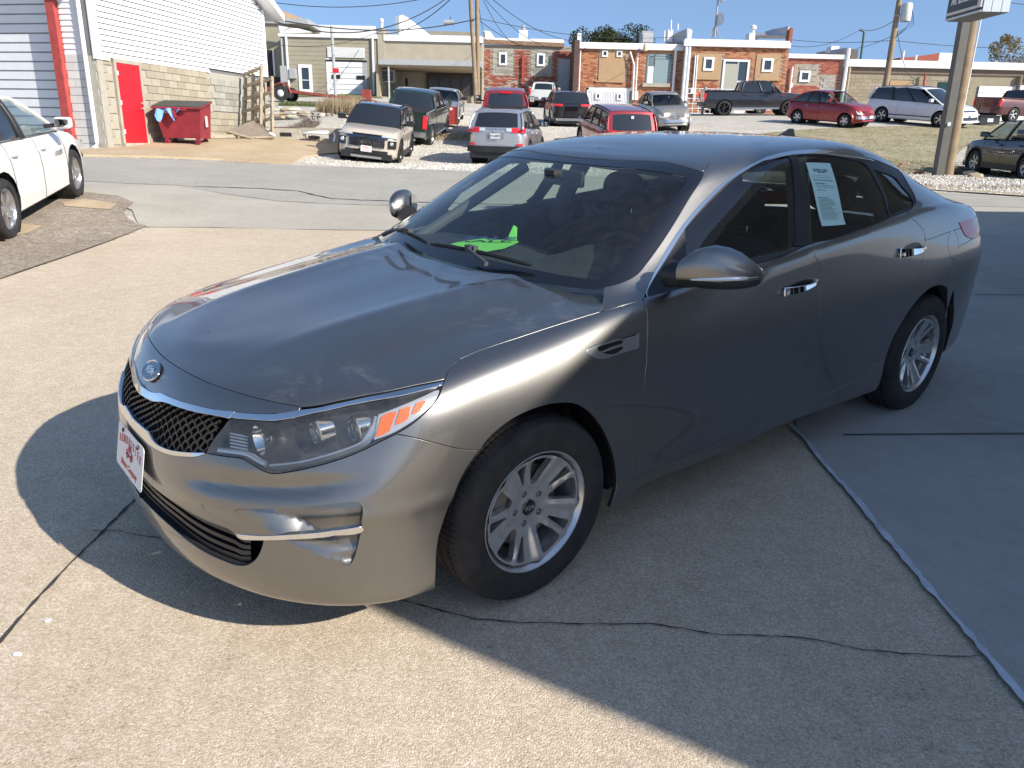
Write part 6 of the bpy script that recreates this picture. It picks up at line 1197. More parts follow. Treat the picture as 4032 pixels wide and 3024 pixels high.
# ---------------------------------------------------------------- cabin
trim_l = panel(SM, [[(8.4, 2.4), (8.4, 7.6)], [(8.4, 7.6), (11.4, 7.7)], [(11.4, 7.7), (11.3, 3.4), (10.9, 2.6)], [(10.9, 2.6), (8.4, 2.4)]], 'door_trim', interior, car, off=-.075, flange=0, step=.08)
def cabin():
    mb = MB(); mb.box((-2.9, -.70, .24), (-.30, .70, .30)); mb.box((-.36, -.70, .30), (-.30, .70, .90)); mb.box((-3.0, -.68, .30), (-2.62, .68, .98)); mb.build('cabin_floor', interior, car)
    # dashboard top, rolling down towards the driver, with instrument hood
    n = 40; V = []; xs = [-.30, -.40, -.52, -.64, -.74, -.82, -.88, -.91, -.92, -.90]; zs = [.955, .975, .985, .985, .978, .966, .945, .91, .84, .60]
    for x, z in zip(xs, zs):
        for k in range(n + 1):
            y = -.70 + 1.40 * k / n; hmp = .075 * math.exp(-((y - .37) / .17) ** 4) * min(1, max(0, (-x - .45) / .3)); dip = -.02 * math.exp(-((y - .02) / .12) ** 2) * (x < -.6)
            bow = .04 * math.cos(y / .70 * math.pi / 2); V.append((x - (bow if x < -.45 else 0) + (.0 if x > -.6 else -.03 * math.exp(-((y - .37) / .2) ** 4)), y, z + hmp + dip + .012 * math.cos(y / .7 * 1.4)))
    m_ = MB().add(V, [(i * (n + 1) + k, i * (n + 1) + k + 1, (i + 1) * (n + 1) + k + 1, (i + 1) * (n + 1) + k) for i in range(len(xs) - 1) for k in range(n)])
    d = m_.build('dashboard', dmat('dashboard top', (.028, .029, .029), .55, .15, 30), car, True)
    d.data.set_sharp_from_angle(angle=R(80))
    # steering wheel
    st = bpy.data.objects.new('steering_wheel', None); link(st, car); st.matrix_local = Matrix.Translation((-.99, .37, .93)) @ Matrix.Rotation(R(-64), 4, 'Y')
    mb = MB(); pts = [(.185 * math.cos(a), .185 * math.sin(a), 0) for a in np.linspace(0, 2 * math.pi, 41)]; mb.tube(pts, .016, 10, False); mb.build('rim', interior, st, True)
    mb = MB(); mb.box((-.06, -.075, -.02), (.06, .075, .03)); mb.box((-.018, -.18, -.008), (.018, .18, .008)); mb.box((-.18, -.02, -.008), (0, .02, .008)); mb.build('hub', interior, st)
    mb = MB(); mb.tube([(-.95, .37, .90), (-.80, .37, .80)], .035, 10); mb.build('steering_column', interior, car)
    # seats
    def seat(x, y, w=.52):
        s_ = bpy.data.objects.new('seat', None); link(s_, car); s_.location = (x, y, 0)
        def cushion(name, prof, wd, th, par):   # profile (x,z) swept across y with rounded sides
            V = []; ns = 9
            for j in range(ns):
                t = -1 + 2 * j / (ns - 1); k = 1 - .35 * abs(t) ** 6; dep = .02 * t * t
                for px, pz in prof: V.append((px * 1 + dep, wd / 2 * t, pz))
            m = len(prof); mb = MB().add(V, [(j * m + i, j * m + (i + 1) % m, (j + 1) * m + (i + 1) % m, (j + 1) * m + i) for j in range(ns - 1) for i in range(m)] + [tuple(range(m)), tuple((ns - 1) * m + i for i in range(m))])
            o = mb.build(name, seatm, par, True); bv = o.modifiers.new('b', 'BEVEL'); bv.width = .035; bv.segments = 3; bv.limit_method = 'ANGLE'; bv.angle_limit = R(50); return o
        cushion('seat_cushion', [(.50, .42), (.52, .52), (.45, .56), (.05, .52), (.0, .40)], w, .1, s_)
        b_ = cushion('backrest', [(.02, .45), (.10, .55), (.0, .80), (-.10, 1.03), (-.16, 1.06), (-.20, 1.0), (-.16, .8), (-.08, .45)], w * .96, .1, s_)
        h = bpy.data.meshes.new('headrest'); bm = bmesh.new(); bmesh.ops.create_uvsphere(bm, u_segments=24, v_segments=14, radius=1)
        for v in bm.verts:
            c_ = v.co; f = lambda q, p: math.copysign(abs(q) ** p, q); v.co = Vector((-.155 + .062 * f(c_.x, .8), .138 * f(c_.y, .75), 1.165 + .100 * f(c_.z, .8)))
        bm.to_mesh(h); bm.free(); h.materials.append(seatm); h.polygons.foreach_set('use_smooth', [True] * len(h.polygons)); link(bpy.data.objects.new('headrest', h), b_)
        mb = MB()
        for yy in (-.07, .07): mb.tube([(-.15, yy, 1.0), (-.155, yy, 1.10)], .006, 8)
        mb.build('headrest_post', chrome, b_, True)
    for y in (.37, -.37): seat(-1.55, y)
    for y in (.36, -.36): seat(-2.42, y, .56)
    # rear view mirror
    mb = MB(); mb.box((-.92, -.125, 1.265), (-.895, .125, 1.335)); o = mb.build('rear_view_mirror', interior, car, False); bv = o.modifiers.new('b', 'BEVEL'); bv.width = .01; bv.segments = 2
    mb = MB(); mb.tube([(-.90, 0, 1.30), (-.86, 0, 1.33)], .012, 8); mb.box((-.87, -.03, 1.318), (-.82, .03, 1.336)); mb.build('mirror_mount', interior, o)
    # headliner, pillars and visors
    panel(SG, [[(0, 5.9), (3.3, 5.75), (5, 6.0), (8, 6.0), (9, 5.6)], [(9, 5.6), (14, 5.6)], ([(14, 5.6), (14, 8)], 0, False), ([(14, 8), (0, 8)], 0, False), ([(0, 8), (0, 5.9)], 0, False)], 'headliner', dmat('grey headliner', (.10, .10, .095), .9, .05), car, off=-.03, flange=0, both='join', step=.09)
    for sg in (1, -1):
        mb = MB(); mb.tube([(-.56, .70 * sg, .96), (-.86, .645 * sg, 1.12), (-1.16, .56 * sg, 1.30)], [.025, .028, .03], 8); mb.tube([(-1.60, .80 * sg, .95), (-1.64, .74 * sg, 1.15), (-1.72, .63 * sg, 1.40)], [.055, .05, .05], 8); mb.tube([(-2.72, .68 * sg, 1.0), (-2.70, .60 * sg, 1.15), (-2.62, .50 * sg, 1.26)], [.08, .08, .06], 8); mb.build('pillar_trim', dmat('pillar trim', (.085, .085, .08), .8, .05), car, True)
    # wiper cowl
    mb = MB(); mb.add([(-.20, -.55, .935), (-.20, .55, .935), (-.42, .66, .95), (-.42, -.66, .95)], [(0, 1, 2, 3)]); mb.build('cowl', blackm, car, fix=False)
cabin()
for P in ([(-.150, -.05, 1.055), (-.215, .20, 1.050), (-.250, .47, 1.042)], [(-.235, -.46, 1.052), (-.200, -.30, 1.058), (-.150, -.07, 1.055)]):
    wo = bpy.data.objects.new('windshield_wiper', None); link(wo, car); P = np.array(P) + np.array([-.075, 0, .012])
    mb = MB(); Q = [P[0] + (P[2] - P[0]) * t + np.array([.012 * math.sin(t * math.pi), 0, .012 * math.sin(math.pi * t)]) for t in np.linspace(0, 1, 12)]
    mb.tube(Q, [.004] + [.0085] * 10 + [.004], 6); mb.build('wiper_blade', blackm, wo, True)
    mid = Q[5]; mb = MB(); mb.tube([mid + [0, -.0, .018], mid + [.035, .03 if P[2][1] > 0 else -.05, .010], mid + [.05, .16 if P[2][1] > 0 else -.12, -.02]], [.006, .008, .010], 6); mb.box(tuple(mid + [-.01, -.03, -.004]), tuple(mid + [.012, .03, .020])); mb.build('wiper_arm', dmat('wiper arm', (.05, .05, .055), .5), wo)
# ---------------------------------------------------------------- dealer plate
def rrect(w_, h_, r_, n=5): return [(sx * (w_ / 2 - r_) + r_ * math.cos(a), sy * (h_ / 2 - r_) + r_ * math.sin(a)) for sx, sy, a0 in ((1, 1, 0), (-1, 1, 90), (-1, -1, 180), (1, -1, 270)) for a in [R(a0 + 90 * k / n) for k in range(n + 1)]]
whitep = dmat('white plate', (.78, .77, .76), .4, .04, 30)
redink = mat('faded red ink', (.55, .10, .08), .6)
def old_car_drawing(parent, s, z=.0012):
    mb = MB(); L_ = [[(-.5, -.1), (-.5, .1), (-.25, .15), (-.15, .38), (.2, .38), (.28, .12), (.55, .08), (.58, -.1), (-.5, -.1)], [(-.15, .15), (.24, .15)], [(.02, .15), (.02, .38)], [(-.6, -.14), (.65, -.14)]]
    for l in L_: mb.tube([(x * s, y * s, z) for x, y in l], .03 * s, 4)
    for cx_ in (-.32, .36): mb.tube([(cx_ * s + .16 * s * math.cos(a), -.16 * s + .16 * s * math.sin(a), z) for a in np.linspace(0, 2 * math.pi, 17)], .028 * s, 4)
    return mb.build('car_drawing', redink, parent, fix=False)
pl = MB(); pl.prism(rrect(.305, .152, .016), 0, .0016); plate = pl.build('dealer_plate', whitep, car)
top = np.array([.978, 0, .571]); bo = np.array([1.010, 0, .420]); yax = Vector(top - bo).normalized(); xax = Vector((0, 1, 0)); zax = xax.cross(yax)
cpt = (top + bo) / 2; plate.matrix_local = Matrix([[xax[i], yax[i], zax[i], cpt[i] + zax[i] * .022] for i in range(3)] + [[0, 0, 0, 1]])
for k, ch in enumerate('ARMBRUSTER'):
    t = text_obj(ch, .040, redink, plate, 'lettering', .0004, sx=.72, bold=.0004); a = (k - 4.5) / 4.5; t.location = (a * .118, .040 - .016 * a * a, .0022); t.rotation_euler = (0, 0, -a * .16)
old_car_drawing(plate, .062).location = (0, .004, .0015)
t = text_obj('Motor Company', .030, redink, plate, 'lettering', .0004, sx=.92, shear=.3, bold=.0006); t.location = (0, -.048, .0022)
for x in (-.089, .089):
    mb = MB(); mb.lathe([(.0075, 0), (.0075, .004), (.0003, .005)], 6, 'z', (x, .060, .0016)); mb.build('plate_screw', blackp, plate)
mb = MB(); mb.box((.965, -.14, .43), (.995, .14, .555)); mb.build('plate_bracket', blackp, car)
# ---------------------------------------------------------------- sale card on the dash, price sheet on the rear door glass
green = dmat('fluorescent green card', (.18, .66, .10), .7, .04, 20)
navy = mat('navy print', (.02, .05, .14), .6)
card = thing('sale_card', 'bright green card reading SALE lying on the dashboard behind the windshield', 'sign', mw=CARM)
zc = 1.012
mb = MB(); V = [(-.476, -.020), (-.585, -.018), (-.735, -.100), (-.765, -.145), (-.740, -.235), (-.690, -.300), (-.560, -.290), (-.455, -.240)]
mb.add([(x, y, zc + .004 * math.sin(i)) for i, (x, y) in enumerate(V)], [tuple(range(8))[::-1]]); o = mb.build('card', green, card, fix=False); so_ = o.modifiers.new('s', 'SOLIDIFY'); so_.thickness = .001
mb = MB(); mb.add([(-.765, -.150, zc + .004), (-.735, -.185, zc + .004), (-.790, -.205, zc + .062), (-.800, -.190, zc + .055)], [(0, 1, 2, 3)]); mb.build('folded_corner', green, card, fix=False)
t = text_obj('SALE', .112, navy, card, 'lettering', .0006, sx=1.0, shear=.1, bold=.0025)
t.matrix_local = frame_mat((-.665, -.165, zc + .014), (-.30, .95, 0), (0, 0, 1)) if 0 else Matrix.Translation((-.640, -.195, zc + .018)) @ Matrix.Rotation(R(137), 4, 'Z')
sheet = thing('price_sheet', 'pale green printed paper form stuck inside the rear door glass', 'paper sheet', mw=CARM)
sh = np.array(BK['sheet']); g = 12; V = []
for i in range(g + 1):
    for j in range(5):
        a = sh[0] + (sh[1] - sh[0]) * j / 4; b_ = sh[3] + (sh[2] - sh[3]) * j / 4; q = a + (b_ - a) * i / g; V.append(at(SG, *q, -.0065)[0])
mb = MB().add(V, [(i * 5 + j, i * 5 + j + 1, (i + 1) * 5 + j + 1, (i + 1) * 5 + j) for i in range(g) for j in range(4)])
paper = mat('pale green paper', (.52, .74, .68), .8); o = mb.build('paper', paper, sheet, True, fix=False)
random.seed(3); mb = MB(); ink = mat('grey print', (.06, .09, .09), .7)
def sq(s_, t_): a = sh[0] + (sh[1] - sh[0]) * s_; b_ = sh[3] + (sh[2] - sh[3]) * s_; q = a + (b_ - a) * t_; return at(SG, *q, -.0058)[0]
rows = [(.18, .35, .65, .009), (.24, .1, .8, .003), (.27, .1, .85, .003), (.31, .1, .9, .007), (.36, .15, .55, .008), (.39, .15, .9, .004), (.42, .15, .85, .004), (.46, .15, .5, .005), (.565, .12, .55, .006)] + [(.59 + .018 * k, .12, random.uniform(.6, .92), .0035) for k in range(17)]
for t0, s0, s1, h in rows:
    x = s0
    while x < s1:
        wd = min(random.uniform(.04, .12), s1 - x); A = [sq(x, t0), sq(x + wd, t0), sq(x + wd, t0 + h * 1.6), sq(x, t0 + h * 1.6)]; mb.add(A, [(0, 1, 2, 3)]); x += wd + .015
mb.build('printed_lines', ink, o, fix=False)
t = text_obj('BUYERS GUIDE', .020, ink, sheet, 'lettering', .0003, sx=.8)
Pq = sq(.5, .155); nx = sq(.8, .155) - sq(.2, .155); ny = sq(.5, .1) - sq(.5, .2); t.matrix_local = frame_mat(Pq, nx, np.cross(nx, ny))

# ================================================================ PARKED VEHICLES
def interp(x, t): return float(np.interp(x, [q[0] for q in t], [q[1] for q in t]))
VM = dict(glass=mat('vehicle glass', (.018, .022, .026), .05, 0, 0, .9), trim=blackp, tyre=rubber)
WHEELCACHE = {}
def veh_wheel(r, w_, rimr, rimm, style):
    key = (round(r, 3), rimm.name, style)
    if key in WHEELCACHE: return WHEELCACHE[key]
    mb = MB(); mb.lathe([(rimr, w_ * .42), (rimr + .02, w_ * .5), (r * .90, w_ * .5), (r * .965, w_ * .44), (r, w_ * .3), (r, -w_ * .3), (r * .96, -w_ * .45), (rimr, -w_ * .5)], 36, 'y'); t = mb.build('tyre', rubber, None, True)
    mb = MB(); mb.lathe([(rimr + .004, w_ * .40), (rimr - .012, w_ * .44), (rimr - .03, w_ * .30), (rimr - .035, -w_ * .3)], 36, 'y')
    n = {'five': 5, 'six': 6, 'ten': 10, 'twin': 5}[style]; rr = rimr - .015
    for k in range(n):
        a = 2 * math.pi * k / n
        for da in ((-.13, .13) if style == 'twin' else (0,)):
            wd = {'five': .040, 'six': .032, 'ten': .018, 'twin': .020}[style]; c, s_ = math.cos(a + da), math.sin(a + da); q = lambda u, v: (u * c - v * s_, u * s_ + v * c)
            P = [q(.03, -wd * .8), q(rr, -wd * 1.15), q(rr, wd * 1.15), q(.03, wd * .8)]; mb.hexa([(x, w_ * .18, z) for x, z in P] + [(x, w_ * (.30 if i in (0, 3) else .36), z) for i, (x, z) in enumerate(P)])
    mb.lathe([(.07, w_ * .15), (.065, w_ * .32), (.03, w_ * .36), (.001, w_ * .37)], 16, 'y'); rm = mb.build('rim', rimm, None, True)
    mb = MB(); mb.lathe([(rimr - .02, -.02), (.001, -.02)], 24, 'y'); dk = mb.build('brake', blackm, None)
    for o in (t, rm, dk): bpy.data.objects.remove(o) if False else None
    out = [(o.name.split('.')[0], o.data) for o in (t, rm, dk)]
    for o in (t, rm, dk): bpy.data.objects.remove(o)
    WHEELCACHE[key] = out; return out
def vehicle(name, label, cat, S, pos, yaw, group=None):
    """S: size and profile table. local frame: x forward, y left, z up, origin between the axles' midpoint on the ground"""
    z = gz(*pos); e = .8; nx_ = (gz(pos[0] + e, pos[1]) - gz(pos[0] - e, pos[1])) / (2 * e); ny_ = (gz(pos[0], pos[1] + e) - gz(pos[0], pos[1] - e)) / (2 * e)
    zz = Vector((-nx_, -ny_, 1)).normalized(); xx = Vector((math.cos(yaw), math.sin(yaw), 0)); xx = (xx - zz * xx.dot(zz)).normalized(); yy = zz.cross(xx)
    root = thing(name, label, cat, mw=Matrix([[xx[i], yy[i], zz[i], (pos[0], pos[1], z)[i]] for i in range(3)] + [[0, 0, 0, 1]]), group=group)
    L, Wd, H, wb_, fo, r = S['L'], S['W'], S['H'], S['wb'], S['fo'], S['r']; xf = wb_ / 2 + fo; xr = xf - L; hw = Wd / 2; gc = S.get('gc', .20); m = S['paint']; lowm = S.get('clad', m); kind = S['kind']
    top = S['top']            # [(x, z)] of the upper edge of the lower body, front to rear, x from front bumper (0) to rear (L)
    # ---------- lower body shell: sections along x
    fr_ = S.get('frt', .10); xs = sorted(set([0, .02, .06, .14, .28, .45] + list(np.linspace(.6, L - .6, 26)) + [L - .45, L - .28, L - .14, L - .06, L - .02, L]))
    pr = S.get('endr', .13)
    def wf(x):
        d = min(x, L - x); k = S.get('taper', .16) if x < L / 2 else S.get('taperr', .10)
        return 1 - k * max(0, 1 - d / .9) ** 2.2 - .06 * max(0, 1 - d / .12) ** 2
    rows = []
    for x in xs:
        zt = interp(x, top); f = wf(x); d = min(x, L - x); lo = gc + (.10 if d < .3 else 0) * (1 - d / .3 if d < .3 else 0); h = zt - lo; en = max(0, 1 - d / .10)
        bul = S.get('bulge', 0)
        sec = [(hw * f - .10 - en * .03, lo), (hw * f - .02 - en * .02, lo + .06), (hw * f - .005, lo + h * .25), (hw * f, lo + h * .50), (hw * f - .012, lo + h * .72), (hw * f - .035 - S.get('tum', .02), lo + h * .90), (hw * f - .085 - S.get('tum', .02), zt - .012), (hw * f * .78 - .04, zt + .006), (hw * f * .45, zt + .02), (0, zt + .025)]
        wr = S.get('wrap', .16); wx = lambda y, xx: (-1 if xx < L / 2 else 1) * wr * max(0, (abs(y) / hw - .40) / .60) ** 2 * max(0, 1 - min(xx, L - xx) / .55)
        rows.append([(xf - x + wx(y, x) - (S.get('rake', .10) * max(0, 1 - x / .5) * (k / 9.) ** 1.6 if x < L / 2 else -S.get('raker', .05) * max(0, 1 - (L - x) / .5) * (k / 9.) ** 1.6), y, z_) for k, (y, z_) in enumerate(sec)])
    n = len(rows[0]); V = [p for rr_ in rows for p in rr_]; V = V + [(x, -y, z_) for x, y, z_ in V]; N0 = len(rows) * n; F = []; ax = [wb_ / 2, -wb_ / 2]; ar = r + .055
    for i in range(len(rows) - 1):
        for k in range(n - 1):
            a, b, c, d = i * n + k, i * n + k + 1, (i + 1) * n + k + 1, (i + 1) * n + k
            F += [(a, b, c, d), (N0 + a, N0 + d, N0 + c, N0 + b)]
    for i, fl in ((0, False), (len(rows) - 1, True)):
        k0 = len(V); m_ = 10
        for k in range(n):
            X, Y_, Z_ = rows[i][k]; X0 = X - wx(Y_, 0 if not fl else L)
            for j in range(m_ + 1): yy_ = Y_ * (1 - 2 * j / m_); V.append((X0 + wx(yy_, 0 if not fl else L), yy_, Z_))
        for k in range(n - 1):
            for j in range(m_): a_ = k0 + k * (m_ + 1) + j; F.append((a_, a_ + 1, a_ + m_ + 2, a_ + m_ + 1))
    body = mesh('body', V, F, m, root, True)
    # cut round wheel openings
    bm = bmesh.new(); bm.from_mesh(body.data)
    for a_ in ax:
        for k in range(20):
            t = math.pi * 2 * k / 20; no = Vector((math.cos(t), 0, math.sin(t))); co = Vector((a_, 0, r + .01)) + no * ar
            gg = [f for f in bm.faces if (f.calc_center_median() - Vector((a_, f.calc_center_median().y, r))).length < ar + .35 and abs(f.calc_center_median().y) > hw * .35]
            es = set(); vs_ = set()
            for f in gg: es.update(f.edges); vs_.update(f.verts)
            bmesh.ops.bisect_plane(bm, geom=list(gg) + list(es) + list(vs_), plane_co=co, plane_no=no, dist=1e-5)
        dl = [f for f in bm.faces if math.hypot(f.calc_center_median().x - a_, f.calc_center_median().z - r - .01) < ar * 1.0 and abs(f.calc_center_median().y) > hw * .35 and f.calc_center_median().z < interp(xf - a_, top) - .06]
        bmesh.ops.delete(bm, geom=dl, context='FACES')
    bmesh.ops.remove_doubles(bm, verts=bm.verts, dist=.002); bmesh.ops.recalc_face_normals(bm, faces=bm.faces); bm.to_mesh(body.data); bm.free(); body.data.polygons.foreach_set('use_smooth', [True] * len(body.data.polygons)); body.data.set_sharp_from_angle(angle=R(32))
    if S.get('clad'):
        mb = MB()
        for sg in (1, -1):
            mb.box((ax[1] + ar, sg * (hw - .05) - .03, gc + .02), (ax[0] - ar, sg * (hw - .05) + .055, gc + .19))
            for a_ in ax:
                P = [(a_ + (ar + .025) * math.cos(t), sg * (hw - .02), r + .01 + (ar + .025) * math.sin(t)) for t in np.linspace(-.15 * math.pi, 1.15 * math.pi, 22)]; mb.tube(P, .038, 6)
        mb.box((xf - .32, -hw * .82, gc + .0), (xf + .012, hw * .82, gc + .17)); mb.box((xr - .012, -hw * .86, gc + .0), (xr + .30, hw * .86, gc + .20)); mb.build('cladding', lowm, root)
    mb = MB()
    mb.box((xr + .15, -hw * .62, gc + .03), (xf - .15, hw * .62, .62)); mb.box((ax[1] + ar, -hw + .12, gc + .03), (ax[0] - ar, hw - .12, .6)); mb.build('underbody', blackm, root)
    # ---------- greenhouse
    gh = S['gh']              # dict: base [x_windshield_base, x_rear_base], roof [x_front, x_rear], zr, side inset at roof
    xb0, xb1 = xf - gh['base'][0], xf - gh['base'][1]; xt0, xt1 = xf - gh['roof'][0], xf - gh['roof'][1]; zr = H; yr = hw - gh.get('in', .22); yb = hw - S.get('tum', .02) - .07
    def zb_(x): return interp(xf - x, top) - .015
    ny = 6
    Pb = [(xb0, t) for t in np.linspace(0, 1, ny)]
    rm_ = S.get('roofpaint', m); cr_ = gh.get('crown', .05)
    def roofpt(u, v):  # u 0..1 front to rear, v 0..1 centre to side
        x = xt0 + (xt1 - xt0) * u; zz_ = zr - cr_ * (2 * abs(u - .45)) ** 2.2 - .035 * v ** 3; y = yr * v * (1 - .05 * max(0, 1 - u * 4))
        return (x + .05 * (1 - v * v) * (1 if u < .5 else -.3), y, zz_)
    us_ = np.linspace(0, 1, 12); vs2 = np.linspace(-1, 1, 11); V = [tuple(np.array(roofpt(u, abs(v))) * [1, 1 if v >= 0 else -1, 1]) for u in us_ for v in vs2]; nn_ = len(vs2)
    F = [(i * nn_ + j, i * nn_ + j + 1, (i + 1) * nn_ + j + 1, (i + 1) * nn_ + j) for i in range(11) for j in range(nn_ - 1)]
    roof_ = mesh('roof', V, F, rm_, root, True); sd = roof_.modifiers.new('s', 'SOLIDIFY'); sd.thickness = .03; sd.offset = -1
    def basept(t, v, front=True): x = (xb0 if front else xb1); return (x + (.14 if front else -.05) * (1 - v * v), yb * v * .98, zb_(x) + .0)
    def face(ptsA, ptsB, nm, mm, par, k=8):
        V = []; m_ = len(ptsA)
        for i in range(k + 1):
            t = i / k; V += [tuple(np.array(a) * (1 - t) + np.array(b) * t) for a, b in zip(ptsA, ptsB)]
        return mesh(nm, V, [(i * m_ + j, i * m_ + j + 1, (i + 1) * m_ + j + 1, (i + 1) * m_ + j) for i in range(k) for j in range(m_ - 1)], mm, par, True)
    vv = np.linspace(-1, 1, 9)
    sgn = lambda p, v: (p[0], p[1] if v >= 0 else -abs(p[1]), p[2])
    A_ = [sgn(basept(0, abs(v)), v) for v in vv]; B_2 = [sgn(roofpt(0, abs(v)), v) for v in vv]
    def pane(A, B, nm, mm, hs=(.05, .95), vs_=(.92), off=.012):
        A, B = np.array(A), np.array(B); c = (A.mean(0) + B.mean(0)) / 2; up_ = (B - A).mean(0); nrm = np.cross(up_, A[-1] - A[0]); nrm /= np.linalg.norm(nrm); nrm *= 1 if (nrm[0] > 0) == (c[0] > (xb0 + xb1) / 2) else -1
        A1 = A + (B - A) * hs[0]; B1 = A + (B - A) * hs[1]; A1[:, 1] *= vs_; B1[:, 1] *= vs_; face(A1 + nrm * off, B1 + nrm * off, nm, mm, root)
    if S.get('clear'): face(A_, B_2, 'windshield', S['clear'], root)
    else: face(A_, B_2, 'windshield_surround', blackp if S.get('blackpillar') else m, root); pane(A_, B_2, 'windshield', VM['glass'], (.04, .95), .94)
    A2 = [sgn(basept(0, abs(v), False), v) for v in vv]; B3 = [sgn(roofpt(1, abs(v)), v) for v in vv]
    face(A2, B3, 'rear_surround', m if not S.get('blackpillar') else blackp, root); pane(A2, B3, 'rear_window', VM['glass'], S.get('rwh', (.10, .88)), S.get('rwv', .84))
    # pillars as body coloured bars, side glass between them
    def side(sg):
        npt = 14; lo = []; hi = []
        for i in range(npt + 1):
            t = i / npt; xb_ = xb0 + (xb1 - xb0) * t; q = roofpt(t, 1); lo.append((xb_, sg * (yb - .0), zb_(xb_) - .01)); hi.append((q[0], sg * q[1], q[2] - .02))
        lo, hi = np.array(lo), np.array(hi)
        def P(t, h): 
            a = np.array([np.interp(t, np.linspace(0, 1, npt + 1), lo[:, c]) for c in range(3)]); b = np.array([np.interp(t, np.linspace(0, 1, npt + 1), hi[:, c]) for c in range(3)]); q = a * (1 - h) + b * h; q[1] += sg * .025 * math.sin(math.pi * h); return q
        sg_ = bpy.data.objects.new('side_glass', None)
        g2 = []
        for (t0, t1) in gh['panes']:
            V = []; k1, k2 = 10, 5
            for i in range(k1 + 1):
                t = t0 + (t1 - t0) * i / k1
                for j in range(k2 + 1):
                    h = .03 + .90 * j / k2; V.append(P(min(max(t, 0), 1), h) )
            o = mesh('side_window', V, [(i * (k2 + 1) + j, i * (k2 + 1) + j + 1, (i + 1) * (k2 + 1) + j + 1, (i + 1) * (k2 + 1) + j) for i in range(k1) for j in range(k2)], VM['glass'] if not S.get('clear') or t0 > .45 else S['clear'], root, True)
        ts = [0] + [q for a, b in zip(gh['panes'][:-1], gh['panes'][1:]) for q in ((a[1] + b[0]) / 2,)] + [1]
        mb = MB(); wds = [.035] + [max(.02, (b[0] - a[1]) * (xb0 - xb1) / 2 + .012) for a, b in zip(gh['panes'][:-1], gh['panes'][1:])] + [.06]
        for q, wd in zip(ts, wds):
            pm = m if q in (0, 1) else blackp
            V = []
            for j in range(7):
                h = j / 6; p = P(q, h); 
                for dx in (-wd, wd):
                    pp = P(min(max(q + dx / (xb0 - xb1) , 0), 1), h); pp = pp + np.array([0, sg * .006, 0]); V.append(pp if abs(q - .5) < .49 else p + np.array([dx, sg * .006, 0]))
            o = mesh('pillar', V, [(2 * j, 2 * j + 1, 2 * j + 3, 2 * j + 2) for j in range(6)], pm if not S.get('blackpillar') else blackp, root, True); s2 = o.modifiers.new('s', 'SOLIDIFY'); s2.thickness = .04; s2.offset = 0
        # solid quarter where the last pane stops short
        if gh['panes'][-1][1] < .93:
            t0 = gh['panes'][-1][1]; V = [P(t0 + (1 - t0) * i / 6, h) + np.array([0, sg * .004, 0]) for i in range(7) for h in np.linspace(0, 1, 6)]
            mesh('quarter', V, [(i * 6 + j, i * 6 + j + 1, (i + 1) * 6 + j + 1, (i + 1) * 6 + j) for i in range(6) for j in range(5)], m, root, True)
        mb = MB(); mb.tube([P(t, 1.0) + np.array([0, sg * .0, .004]) for t in np.linspace(0, 1, 12)], .022, 6); mb.build('roof_frame', m if not S.get('roofpaint') else S['roofpaint'], root, True)
        mb = MB(); mb.tube([P(t, .01) + np.array([0, sg * .012, .01]) for t in np.linspace(.0, .97, 10)], .012, 5); mb.build('belt_trim', S.get('belt', blackp), root)
        if S.get('rails'):
            mb = MB(); Q = [P(t, 1.0) + np.array([0, -sg * .05, .055 if .1 < t < .9 else .01]) for t in np.linspace(.06, .94, 9)]; mb.tube(Q, .018, 6); mb.build('roof_rail', S['rails'], root, True)
    for sg in (1, -1): side(sg)
    # cabin block so windows are not see-through to nothing, plus seats
    mb = MB(); mb.box((min(xb1, xt1) + .35, -yr * .9, .4), (xb0 - .3, yr * .9, zb_((xb0 + xb1) / 2) - .12))
    for q in (.30, .62):
        x = xb0 + (xb1 - xb0) * q
        if xb0 - xb1 < 1.9 and q > .5: continue
        for y in (-.36, .36): mb.box((x - .12, y - .24, .5), (x, y + .24, zb_(x) + .12)); mb.box((x - .12, y - .12, zb_(x) + .12), (x - .02, y + .12, zb_(x) + .30))
    mb.build('seats', seatm, root)
    # ---------- pickup bed
    if kind == 'pickup':
        bx0, bx1 = xf - S['bed'][0], xf - S['bed'][1]; zt = interp(S['bed'][1] - .3, top)
        mb = MB(); mb.box((bx1 + .05, -hw + .16, zt - .02), (bx0, hw - .16, zt + .0341)); mb.build('bed_floor', blackm, root)
        mb = MB(); 
        for sg in (1, -1): mb.box((bx1, sg * (hw - .115) - .035, zt + .0), (bx0, sg * (hw - .115) + .035, zt + .05))
        mb.box((bx1 - .0, -hw + .1, zt - .0), (bx1 + .05, hw - .1, zt + .05)); mb.build('bed_rail', m, root)
    # ---------- seams and handles
    mb = MB()
    def secat(q): i = int(np.argmin([abs(x - q) for x in xs])); r0, r1 = rows[i], rows[min(i + 1, len(rows) - 1)]; x0, x1 = xf - xs[i], xf - xs[min(i + 1, len(xs) - 1)]; t = 0 if x0 == x1 else min(1, max(-1, (xf - q - x0) / (x1 - x0))); return [(xf - q, a_[1] * (1 - t) + b_[1] * t, a_[2] * (1 - t) + b_[2] * t) for a_, b_ in zip(r0, r1)]
    for sg in (1, -1):
        for q in S.get('seams', []): mb.tube([(x, sg * (y + .0005), z_) for x, y, z_ in secat(q)[1:7]], .0045, 4)
    if S.get('seams'): mb.build('door_gap', blackm, root)
